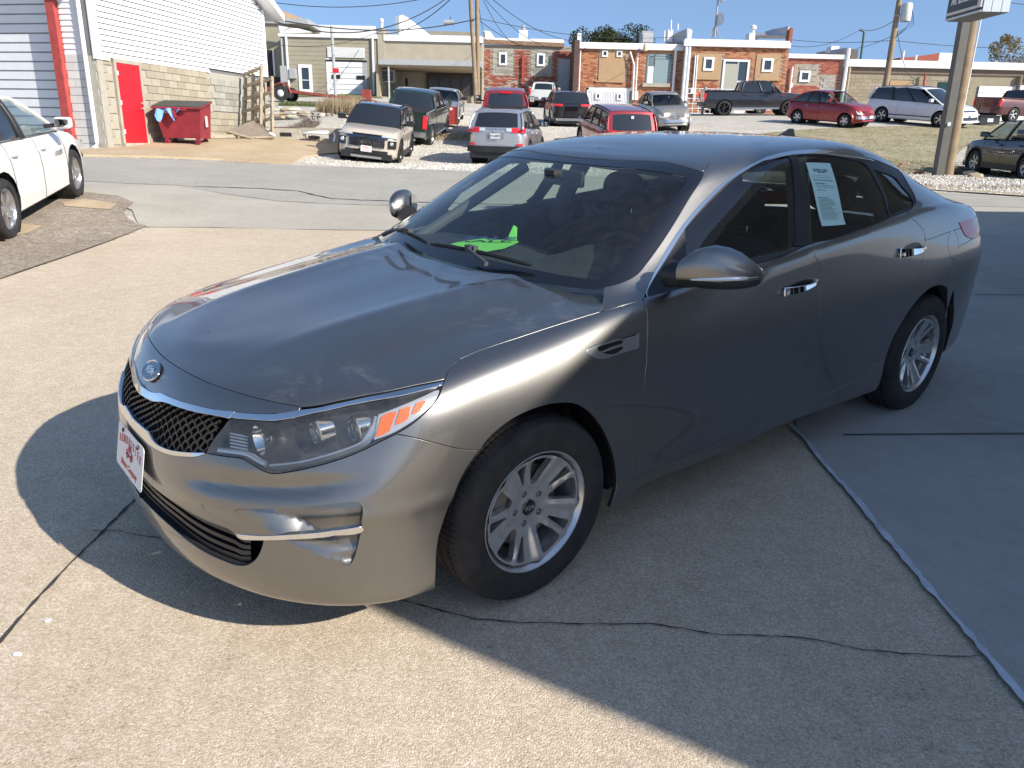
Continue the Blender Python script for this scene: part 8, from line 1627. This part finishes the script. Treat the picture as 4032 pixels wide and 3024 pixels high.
chunk('white_rag', 'white and black crumpled rag at the foot of the pallets', 'rag', tuple(np.array((-8.03, 26.20, 1.63))), (.16, .10, .06), mat('white cloth', (.8, .8, .8), .7), .4, (0, .5), None, 95)
# weeds and grass tufts
def tufts(name, label, area, n, hgt, m, spread=.25, seed=1, cat='weeds'):
    rnd = random.Random(seed); mb = MB(); (x0, x1), (y0, y1) = area
    for _ in range(n):
        x, y = rnd.uniform(x0, x1), rnd.uniform(y0, y1); z = gz(x, y) if n < 60 else None
        a = rnd.uniform(0, 6.28); h = hgt * rnd.uniform(.35, 1); d = spread * rnd.uniform(.2, 1); w_ = .006 + .006 * rnd.random()
        if z is None: z = GZC(x, y)
        p0 = np.array([x, y, z]); p1 = p0 + [d * .4 * math.cos(a), d * .4 * math.sin(a), h * .6]; p2 = p0 + [d * math.cos(a), d * math.sin(a), h]; s_ = np.array([-math.sin(a), math.cos(a), 0]) * w_
        mb.add([p0 - s_, p0 + s_, p1 + s_ * .8, p1 - s_ * .8, p2], [(0, 1, 2, 3), (3, 2, 4)])
    o = mb.build(name, m, None, fix=False); return props(o, label, cat, kind='stuff')
def GZC(x, y):
    k = (round(x * 2), round(y * 2))
    if k not in GZD: GZD[k] = gz(k[0] / 2, k[1] / 2)
    e = GZD[k]; return e - .03
GZD = {}
M_dry = dmat('dry grass stems', (.34, .27, .17), .9, .35, 3); M_grn = dmat('green weeds', (.10, .13, .035), .9, .35, 3); M_gry = dmat('grey brush twigs', (.25, .21, .18), .9, .3, 3)
a = (-8.41, 27.86); b = (-7.93, 31.96); tufts('brush_twigs', 'grey dead brush between the pallets and the stone pile', ((a[0], b[0]), (a[1] + .1, b[1] + .2)), 5200, .38, M_gry, .30, 2)
a = (-9.23, 38.77); b = (-7.73, 36.19); tufts('dry_weeds', 'tall dry weeds standing behind the beige suv mirror', ((a[0] - .2, b[0] + .3), (a[1] - 1.2, a[1] + 1.5)), 3600, .85, M_dry, .30, 3)
a = (-12.57, 42.75); b = (-10.01, 42.35); tufts('green_weeds', 'low green weeds along the top of the stone pile', ((a[0], b[0]), (a[1] - .6, a[1] + .6)), 1500, .28, M_grn, .2, 4)
a = (-39.15, 128.03); b = (-9.50, 56.62); tufts('grass_tufts', 'short green grass along the tan garage wall', ((a[0], b[0]), (b[1] - 2.5, a[1] + 2)), 5000, .28, M_grn, .2, 5, 'grass')
for k, (sx0, sy0, sx1, sy1, n_, h_, mm) in enumerate(((-.0, 0, 0, 0, 0, 0, None),)): pass
a = (10.65, 34.78); b = (25.99, 41.56); c = (9.83, 19.25); tufts('bank_grass', 'thin dry grass over the bank beside the sign post', ((a[0] - 1, b[0] - 1), (c[1] + .5, c[1] + 9)), 26000, .07, M_dry, .08, 6, 'grass'); tufts('bank_green_grass', 'sparse green grass along the crest and foot of the bank', ((c[0], b[0] - 3), (c[1] + 5, c[1] + 9.5)), 9000, .08, M_grn, .08, 7, 'grass')
a = (-4.18, 33.11); tufts('weed_patch', 'yellowing weeds on the gravel beside the green pickup wheel', ((a[0] + .2, a[0] + 2.3), (a[1] - .4, a[1] + 1.6)), 500, .20, M_dry, .25, 8)
a = (5.77, 16.89); tufts('verge_tufts', 'dry tufts along the kerb behind the grey sedan', ((a[0], a[0] + 7), (a[1] + .1, a[1] + 1.2)), 1500, .10, M_dry, .12, 9, 'grass')
# gravel: loose stones give the lot its relief
def gravel(name, label, poly, n, smin, smax, m, seed):
    rnd = np.random.RandomState(seed); P = np.array(poly); x0, y0 = P.min(0); x1, y1 = P.max(0); q = rnd.uniform((x0, y0), (x1, y1), (n, 2)); q = q[inside(P, q)]; zz = ground_z(q[:, 0], q[:, 1]); s = rnd.uniform(smin, smax, len(q)) ; a = rnd.uniform(0, 6.28, len(q))
    base = np.array([(1, 0, 0), (0, 1, 0), (-1, 0, 0), (0, -1, 0), (0, 0, .7)]) ; V = []; F = []
    for (x, y), z, s_, a_ in zip(q, zz, s, a):
        c, d = math.cos(a_), math.sin(a_); k = len(V); e = 1 + .5 * math.sin(a_ * 7)
        for bx, by, bz in base: V.append((x + (bx * c - by * d * e) * s_, y + (bx * d + by * c * e) * s_, z + bz * s_))
        F += [(k, k + 1, k + 4), (k + 1, k + 2, k + 4), (k + 2, k + 3, k + 4), (k + 3, k, k + 4)]
    o = mesh(name, V, F, m); return props(o, label, 'gravel', kind='stuff')
gravel('gravel_stones', 'pale loose gravel stones on the lot in front of the parked cars', [(-6.10, 21.90), (-6.42, 28.97), (-8.08, 37.18), (-2.98, 43.60), (8.24, 37.63), (3.95, 17.59), (-0.96, 19.00)], 30000, .012, .034, whs, 1)
gravel('verge_stones', 'loose pale stones on the verge around the sign post', [(7.78, 27.73), (12.27, 22.79), (15.68, 24.14), (10.04, 15.33), (8.72, 17.11), (4.82, 17.01)], 9000, .012, .05, whs, 2)
gravel('strip_stones', 'small pale stones on the brown gravel strip by the white sedan', [(-4.72, 6.94), (-4.66, 7.90), (-4.68, 9.77), (-5.22, 10.32), (-5.85, 11.41), (-6.31, 11.39), (-6.42, 9.64)], 9000, .004, .014, whs, 3)
for k in range(7):
    q = [(13.38, 27.63), (13.61, 27.85), (11.15, 22.06), (13.52, 26.35), (12.94, 26.95), (13.25, 23.17), (12.51, 21.64)][k]; s_ = [.10, .09, .13, .10, .08, .22, .18][k]
    chunk('verge_rock', ['pink brick-like rock on the verge', 'pale rounded rock on the verge beside the pink one', 'red brown broken brick on the verge left of the sign post', 'ochre rock on the verge left of the sign post', 'small pink rock at the left of the verge stones', 'flat tan slab of concrete in front of the loose tyre', 'tan concrete lump right of the flat slab by the loose tyre'][k], 'rock', at_(q[0], q[1], s_ * .3), (s_ * 1.4, s_, s_ * .55), [M_brC, whs, M_brB, tan_s, M_brC, tan_s, tan_s][k], k, (0, 0), None, 200 + k)
# loose tyre
q = (13.08, 23.50); lt = thing('loose_tyre', 'worn grey tyre lying flat on the verge at the foot of the poles', 'tyre', at_(q[0], q[1] + .45, .0)); mb = MB(); mb.lathe([(.24, .02), (.36, .0), (.40, .05), (.415, .10), (.415, .16), (.40, .215), (.36, .25), (.24, .235), (.23, .12), (.24, .02)], 48, 'z'); mb.build('casing', dmat('weathered tyre', (.085, .078, .065), .85, .25, 8), lt, True)
for k in range(48): a_ = 2 * math.pi * k / 48; box_ = MB().box((.405, -.010, .05), (.424, .010, .20)).build('tread_block', dmat('weathered tyre', (.085, .078, .065), .85, .25, 8), lt); box_.rotation_euler = (0, 0, a_)
# poles
def wpole(label, base, top_, r0, r1, name='utility_pole'):
    t = thing(name, label, 'utility pole', (base[0], base[1], base[2])); b_ = np.array(base); tp_ = np.array(top_) - b_; MB().tube([(0, 0, -.3), tuple(tp_ * .33), tuple(tp_ * .66), tuple(tp_)], [r0, r0 * .95, (r0 + r1) / 2, r1], 14).build('shaft', M_pole, t, True); return t
pl1 = wpole('left one of the two timber poles standing close together at centre', (-2.30, 44.00, 3.84), (-2.68, 44.00, 9.28), .12, .105); pl2_ = wpole('right one of the two timber poles, with the cables fixed to it', (-2.21, 44.40, 3.84), (-2.32, 44.40, 9.36), .12, .105)
tp3 = wpole('leaning timber pole with a grey transformer, behind the white minivan', (20.54, 46.00, 4.51), (20.55, 46.00, 9.66), .17, .13)
q = np.array((20.95, 45.80, 8.22)) - np.array((20.54, 46.00, 4.51)); mb = MB(); mb.lathe([(.24, 0), (.27, .06), (.27, .80), (.23, .90), (.05, .92)], 24, 'z', tuple(q)); mb.build('transformer', dmat('grey transformer', (.55, .56, .55), .5, .08), tp3, True)
MB().tube([tuple(q + [-.25, 0, .3]), tuple(q + [-.55, .2, .3])], .06, 6).build('bracket', M_grey, tp3)
for k in range(4): MB().tube([tuple(q + [.2, 0, .85]), tuple(q + [.40 + .04 * k, 0, .3 - .15 * k]), tuple(q + [.1 - .1 * k, 0, -.35 - .1 * k]), tuple(q + [-.5, .1, -.6 - .15 * k])], .012, 4).build('lead_cable', M_cable, tp3)
sp4 = wpole('thick timber pole right behind the steel sign post', (12.12, 22.40, 1.22), (11.99, 22.40, 6.13), .17, .145); MB().tube([tuple(np.array((12.18, 22.30, 1.24)) - np.array((12.12, 22.40, 1.22))), tuple(np.array((12.20, 22.30, 5.22)) - np.array((12.12, 22.40, 1.22)))], .018, 6).build('white_conduit', M_wtrim, sp4)
gpole = thing('service_mast', 'thin green steel mast with a bent top above the tan roof', 'mast', (25.93, 63.00, 8.05)); b_ = np.array((25.93, 63.00, 8.05)); MB().tube([(0, 0, -.5), tuple(np.array((25.91, 63.00, 9.33)) - b_), tuple(np.array((25.88, 63.00, 9.94)) - b_), tuple(np.array((25.55, 63.00, 10.07)) - b_)], .09, 8).build('shaft', dmat('green steel', (.05, .10, .09), .5), gpole)
# steel sign post and cabinet
sb = np.array((11.51, 21.60, 0.86)); st = np.array((11.46, 21.60, 4.80)); sg_ = thing('dealer_sign', 'dark steel sign post leaning right, carrying a cabinet lettered ARMBRUSTER', 'sign', tuple(sb)); M_ssteel = dmat('brown grey painted steel', (.10, .095, .085), .6, .15, 4)
d_ = st - sb; mb = MB()
def beam(o0, o1, w0, dpt): mb.hexa([(o0[0] - w0, o0[1], o0[2]), (o0[0] + w0, o0[1], o0[2]), (o0[0] + w0, o0[1] + dpt, o0[2]), (o0[0] - w0, o0[1] + dpt, o0[2]), (o1[0] - w0, o1[1], o1[2]), (o1[0] + w0, o1[1], o1[2]), (o1[0] + w0, o1[1] + dpt, o1[2]), (o1[0] - w0, o1[1] + dpt, o1[2])])
beam((-.07, 0, -.2), tuple(d_ + [-.07, 0, 0]), .025, .24); beam((.04, .02, -.2), tuple(d_ + [.04, .02, 0]), .085, .20); mb.build('post', M_ssteel, sg_)
box('small_label', tuple(np.array((11.44, 21.55, 2.23)) - sb), tuple(np.array((11.52, 21.55, 2.32)) - sb + [0, .02, 0]), plate_w if 'plate_w' in globals() else M_wtrim, sg_)
cab = bpy.data.objects.new('cabinet', None); link(cab, sg_)
# cabinet: seen from below, front face turned towards the left, right end face showing
cA = np.array((10.31, 20.40, 4.59)) - sb; cB_ = np.array((10.31, 18.90, 4.59)) - sb; ux = cB_ - cA; ux[2] = 0; wl_ = np.linalg.norm(ux); ux /= wl_; vy = np.array([-ux[1], ux[0], 0]); cb_ = cA.copy(); 
cab.matrix_local = Matrix([[ux[i], vy[i], (0, 0, 1)[i], cb_[i]] for i in range(3)] + [[0, 0, 0, 1]]); hgt_ = 1.9; dp_ = .62
M_face = dmat('dark sign face', (.030, .032, .036), .4, .1); M_cabw = dmat('pale sign cabinet', (.50, .55, .58), .4, .06)
box('shell', (0, .03, .0), (wl_, dp_, hgt_), M_cabw, cab); box('bottom_panel', (.01, .04, -.012), (wl_ - .01, dp_ - .01, -.001), dmat('sign underside', (.09, .095, .10), .6, .05), cab)
box('face_frame', (0, -.02, 0), (wl_, .0, .035), M_cabw, cab); box('face_dark', (.02, -.012, .035), (wl_ - .03, .02, .095), M_face, cab); box('face_cream', (.03, -.03, .095), (wl_ - .02, .02, .155), dmat('cream border', (.55, .52, .46), .5, .05), cab); box('face_panel', (.03, -.02, .16), (wl_ - .17, .02, .66), M_face, cab); box('face_cream', (wl_ - .16, -.03, .155), (wl_ - .02, .02, hgt_ - .05), dmat('cream border', (.55, .52, .46), .5, .05), cab); box('upper_face', (.03, -.02, .70), (wl_ - .17, .02, hgt_ - .06), M_white, cab)
for x in (.22, .44): box('end_seam', (wl_, x, 0), (wl_ + .006, x + .008, hgt_), M_grey, cab)
t = text_obj('ARMBRUSTER', .30, M_white, cab, 'lettering', .004, sx=.80 * (wl_ - .30) / 1.75, bold=.004); t.matrix_local = Matrix([[1, 0, 0, (wl_ - .14) / 2], [0, 0, 1, -.030], [0, 1, 0, .40], [0, 0, 0, 1]]) if 0 else Matrix([[1, 0, 0, (wl_ - .12) / 2], [0, 0, -1, -.028], [0, 1, 0, .40], [0, 0, 0, 1]])
# trailer
q = (-13.42, 47.00, 3.83); tr = thing('flat_trailer', 'rusty red low flatbed trailer standing in front of the tan garage', 'trailer', at_(q[0], 47)); M_trail = dmat('rusty red steel', (.24, .05, .035), .7, .3, 5)
MB().box((-4.5, -.1, .55), (-.3, .1, .72)).build('tongue_beam', M_trail, tr); mb = MB(); mb.hexa([(-1.2, -.9, .60), (5.3, -.9, .05), (5.3, .9, .05), (-1.2, .9, .60), (-1.2, -.9, .78), (5.3, -.9, .15), (5.3, .9, .15), (-1.2, .9, .78)]); mb.build('deck', M_trail, tr)
for y in (-1.0, 1.0): wt = bpy.data.objects.new('wheel', None); link(wt, tr); wt.location = (0, y, .42); [link(bpy.data.objects.new(nm, me), wt) for nm, me in veh_wheel(.42, .2, .22, satin_w, 'five')] if 0 else MB().lathe([(.20, -.1), (.40, -.1), (.42, -.05), (.42, .08), (.20, .1)], 24, 'y').build('tyre', rubber, wt, True); MB().lathe([(.20, -.06), (.12, -.10), (.05, -.12), (.001, -.12)], 20, 'y').build('rim', M_white, wt, True)
MB().tube([(-.55, -1.0, .35), (-.42, -1.0, .80), (0, -1.0, .95), (.42, -1.0, .80), (.55, -1.0, .4)], .06, 6).build('mudguard', M_trail, tr); MB().box((4.4, -.3, .2), (4.9, .2, .75)).build('ramp_bracket', M_trail, tr)
# post with red sign by the garage door
q = (-12.58, 56.00, 4.39); ps = thing('basketball_post', 'thin grey post with a small red board in front of the white roll-up door', 'post', (q[0], 56, 4.0)); MB().tube([(0, 0, 0), (-.08, 0, 4.6)], .10, 8).build('shaft', M_grey, ps); a = np.array((-12.71, 55.90, 5.98)) - np.array([q[0], 56, 4.0]); b = np.array((-12.28, 55.90, 5.69)) - np.array([q[0], 56, 4.0]); box('board', (a[0], -.1, b[2]), (b[0], -.05, a[2]), M_red, ps)
# red equipment between pickups, brush on the ground, black tote, orange sign, condenser cage
q = (-3.16, 36.41); rq = thing('salt_spreader', 'small red steel hopper standing between the green pickup and the silver sedan', 'hopper', at_(q[0], q[1] + .3)); MB().box((-.35, -.3, .1), (.38, .35, .85)).build('hopper', dmat('orange red steel', (.35, .04, .03), .5, .15), rq); MB().tube([(.42, -.32, .05), (.42, -.32, .95)], .03, 6).build('leg', M_trail, rq); MB().tube([(-.38, -.32, .05), (-.38, -.32, .95)], .03, 6).build('leg', M_trail, rq); MB().box((-.3, -.32, .70), (.2, -.305, .80)).build('label_strip', M_white, rq)
rnd = random.Random(5); mb = MB(); q = (-2.73, 33.23)
for k in range(70):
    a = rnd.uniform(0, 6.28); x, y = q[0] + rnd.uniform(-.9, .9), q[1] + rnd.uniform(-.5, .8); l = rnd.uniform(.3, 1.1); mb.tube([at_(x, y, .03), at_(x + l * .5 * math.cos(a), y + l * .5 * math.sin(a), rnd.uniform(.05, .3)), at_(x + l * math.cos(a), y + l * math.sin(a), rnd.uniform(.0, .25))], .008, 3)
o = mb.build('brush_pile', M_dry); props(o, 'pile of cut yellow twigs on the gravel between green pickup and silver suv', 'brush pile', kind='stuff')
q = (24.26, 42.00, 2.89); tb_ = thing('cargo_box', 'black cargo box with a licence plate behind the minivan nose', 'box', at_(q[0], 42)); MB().box((-.50, -.3, .05), (.50, .3, .42)).build('box_body', blackp, tb_); MB().box((-.54, -.34, .42), (.54, .34, .48)).build('lid', blackm, tb_); MB().box((-.14, -.32, .15), (.16, -.305, .33)).build('licence_plate', plate_w, tb_)
q = (11.10, 50.00, 3.49); os_ = thing('orange_sign', 'small orange board on a short post left of the charcoal pickup', 'sign', (q[0], 50, gz(q[0], 50))); a = np.array((10.92, 50.00, 4.64)); b = np.array((11.32, 50.00, 4.40)); MB().box((a[0] - q[0], -.05, b[2] - gz(q[0], 50)), (b[0] - q[0], 0, a[2] - gz(q[0], 50))).build('board', mat('orange board', (.85, .10, .03), .5), os_); MB().tube([(.25, .05, 0), (.30, .05, a[2] - gz(q[0], 50) + .3)], .09, 8).build('post', M_grey, os_)
q = (11.84, 51.00, 3.51); cg = thing('wire_crate', 'white wire crate behind the rear wheel of the charcoal pickup', 'crate', (q[0], 51, gz(q[0], 51)))
for k in range(8): MB().tube([(-1.3 + k * .37, 0, 0), (-1.3 + k * .37, 0, 1.45)], .025, 4).build('wire', M_white, cg)
for k in range(6): MB().tube([(-1.3, 0, k * .29), (1.3, 0, k * .29)], .025, 4).build('wire', M_white, cg)
# antenna with dish on the orange building
q = (15.39, 66.00, 9.62); an = thing('roof_antenna', 'lattice roof mast with two round dishes above the orange brick building', 'antenna', q); b_ = np.array(q); T_ = lambda p: tuple(np.array(p) - b_)
MB().tube([(0, 0, 0), T_((15.36, 66.00, 10.58)), T_((15.39, 66.00, 12.73))], .07, 6).build('mast', M_grey, an)
for p in ((14.92, 66.00, 9.63), (15.86, 66.00, 9.65), (15.40, 67.00, 9.75), (15.86, 67.00, 9.76)): MB().tube([T_(p), T_((15.37, 66.00, 10.54))], .035, 5).build('stay', M_grey, an)
for p, r_ in ((T_((15.59, 65.80, 10.94)), .48), (T_((15.62, 65.80, 12.32)), .22)):
    mb = MB(); mb.lathe([(r_, .0), (r_ * .8, .07), (r_ * .4, .12), (.01, .14)], 24, 'y', (0, 0, 0)); o = mb.build('dish', M_gut, an, True); o.location = p; o.rotation_euler = (0, 0, R(-58)); mb = MB(); mb.lathe([(r_ * .97, -.01), (.01, -.015)], 24, 'y'); mb.build('dish_cover', M_gut, o)
# cables
def cable(name, label, a, b, sag, r=.022, n=18, group='overhead cables'):
    a, b = np.array(a), np.array(b); P = [a + (b - a) * t - np.array([0, 0, sag * 4 * t * (1 - t)]) for t in np.linspace(0, 1, n)]; o = MB().tube(P, r * .55, 5, False).build(name, M_cable); return props(o, label, 'cable', group)
cable('overhead_cable', 'thick cable sagging from the twin poles to the white eave', (-2.29, 44.00, 7.62), (-10.64, 34.00, 6.19), .55, .05)
cable('overhead_cable', 'upper thick cable rising from the tan garage eave towards the top edge', (-10.29, 59.00, 8.59), (-3.60, 44.00, 8.58), .6, .045); cable('overhead_cable', 'topmost thin cable crossing the sky above the tan garage', (-13.70, 45.00, 8.39), (-5.24, 45.00, 8.66), .35, .035)
cable('overhead_cable', 'twisted cable bundle from the white eave up to the top edge left of the poles', (-11.18, 36.00, 6.42), (-4.11, 46.00, 8.84), 1.1, .05); cable('overhead_cable', 'cable from the tan garage corner sagging left across its wall', (-9.53, 58.00, 8.67), (-15.40, 50.00, 6.86), .55, .03)
cable('overhead_cable', 'thin cable from the right timber pole across to the orange building roof', (-2.17, 44.40, 7.69), (11.91, 60.00, 9.01), .5, .03); cable('overhead_cable', 'cable from the top edge down to the dark pier between the brick buildings', (-1.56, 46.00, 8.89), (4.27, 60.00, 8.47), .5, .035)
cable('overhead_cable', 'cable from the top edge down to the patched brick cornice', (-1.95, 46.00, 8.88), (4.17, 60.50, 8.18), 1.0, .03); cable('overhead_cable', 'steep cable from the twin poles to the middle of the patched cornice', (-2.06, 46.00, 8.88), (0.26, 61.50, 8.35), .7, .03); cable('overhead_cable', 'cable hanging beside the right timber pole down to the white parapet', (-2.23, 44.40, 8.38), (-2.40, 60.00, 8.33), .3, .03)
cable('overhead_cable', 'lower cable from the right pole to the dark pier', (-2.17, 44.40, 7.59), (4.83, 60.20, 8.09), .9, .03)
cable('overhead_cable', 'cable from the green mast to the transformer pole', (25.74, 63.00, 10.09), (20.46, 46.00, 8.30), .25, .035); cable('overhead_cable', 'cable from the orange building roof up to the green mast', (19.39, 60.00, 8.52), (25.61, 63.00, 10.09), .5, .035); cable('overhead_cable', 'cable from the wall bracket up to the transformer pole', (25.09, 62.00, 8.66), (20.49, 46.00, 7.53), .1, .03)
cable('overhead_cable', 'straight thin cable from the transformer pole to the right edge', (20.57, 46.00, 7.29), (30.27, 50.00, 7.51), .1, .03); cable('overhead_cable', 'straight thin cable from the transformer pole left over the roofs', (20.57, 46.00, 7.29), (20.13, 62.00, 9.15), .15, .03); cable('overhead_cable', 'drop cable from the transformer pole to the brown block wall', (20.67, 46.00, 7.85), (30.37, 61.80, 6.97), 1.2, .03); cable('overhead_cable', 'thin cable crossing the top right corner', (26.84, 48.00, 9.75), (28.69, 48.00, 9.54), .02, .03)
lampc = thing('hanging_street_lamp', 'dark barrel-shaped lamp hanging from the cable left of the twin poles', 'lamp', (-3.52, 44.50, 7.47)); MB().tube([(-.55, 0, 0), (.0, 0, .02)], .13, 12).build('housing', M_grey, lampc, True); MB().tube([(-.2, 0, 0), (-.2, 0, .3)], .02, 5).build('hanger', M_cable, lampc)
# trees
def leafy(name, label, base, crown, n, cols, seed, leaf=.22, clumps=26, trunk=.18, up=1.):
    rnd = random.Random(seed); t = thing(name, label, 'tree', base); cx0, cz0, rx, rz = crown; V = []; F = []
    cl = [(rnd.gauss(0, .5) * rx, rnd.gauss(0, .45) * rx, cz0 + rnd.uniform(-1, 1) * rz, rnd.uniform(.16, .34) * rx) for _ in range(clumps)]
    for x, y, z, r_ in cl:
        for _ in range(n // clumps):
            d = np.array([rnd.gauss(0, 1), rnd.gauss(0, 1), rnd.gauss(0, 1) * up]); d = d / np.linalg.norm(d) * r_ * rnd.random() ** .4; d[2] *= up; c = np.array([x, y, z]) + d; a = np.array([rnd.gauss(0, 1), rnd.gauss(0, 1), rnd.gauss(0, 1)]); a /= np.linalg.norm(a); b = np.cross(a, [rnd.random(), rnd.random(), 1.1]); b /= np.linalg.norm(b); s_ = leaf * rnd.uniform(.5, 1); k = len(V); V += [c - a * s_, c + b * s_ * .5, c + a * s_, c - b * s_ * .5]; F.append((k, k + 1, k + 2, k + 3))
    mesh('crown', V, F, mat(name + ' leaves ' + str(seed), cols[0], .7, fn=brick_fn([(i / (len(cols) - 1), c) for i, c in enumerate(cols)])), t)
    mb = MB(); mb.tube([(0, 0, 0), (.1, 0, cz0 * .5), (0, 0, cz0)], [trunk, trunk * .8, trunk * .4], 8)
    for x, y, z, r_ in cl[::2]: mb.tube([(0, 0, cz0 * .45), (x * .5, y * .5, (cz0 * .55 + z) / 2), (x, y, z)], [trunk * .4, trunk * .25, .02], 5)
    mb.build('trunk', M_pole, t); return t
q = (9.09, 85.00, 11.53); leafy('bushy_tree', 'dark green bushy tree top showing above the orange brick roof', (q[0], 85, 2.), (0, q[2] - 2 - .9, 3.1, 1.1), 26000, [(.035, .055, .018), (.07, .095, .03), (.12, .14, .05)], 3, .15, 60, .3, 1.5)
q = (48.15, 80.00, 10.21); leafy('autumn_tree', 'yellow autumn tree behind the metal roof at the right edge', (q[0] + 1, 80, 2.), (0, q[2] - 2 - 1.0, 3.4, 2.6), 9000, [(.20, .15, .03), (.34, .24, .05), (.12, .13, .04)], 8, .15, 34, .2)
q = (35.55, 58.00, 6.43); leafy('green_shrub', 'thin green shrub against the right end of the brown block building', (q[0] + .9, 58, 2.), (0, q[2] - 2, 1.0, 1.4), 700, [(.05, .08, .02), (.10, .14, .04)], 9, .14, 10, .06)

# ================================================================ fine litter close to the camera
rnd = random.Random(21)
for k, (q, s_) in enumerate((((-1.50, 1.97), 0.012), ((-1.50, 2.13), .009))):
    chunk('white_flake', ['white paper flake on the concrete near the left edge, the nearer one', 'smaller white flake on the concrete above the other one'][k], 'litter', at_(q[0], q[1], .010), (s_ * 1.5, s_, .004), M_white, k)
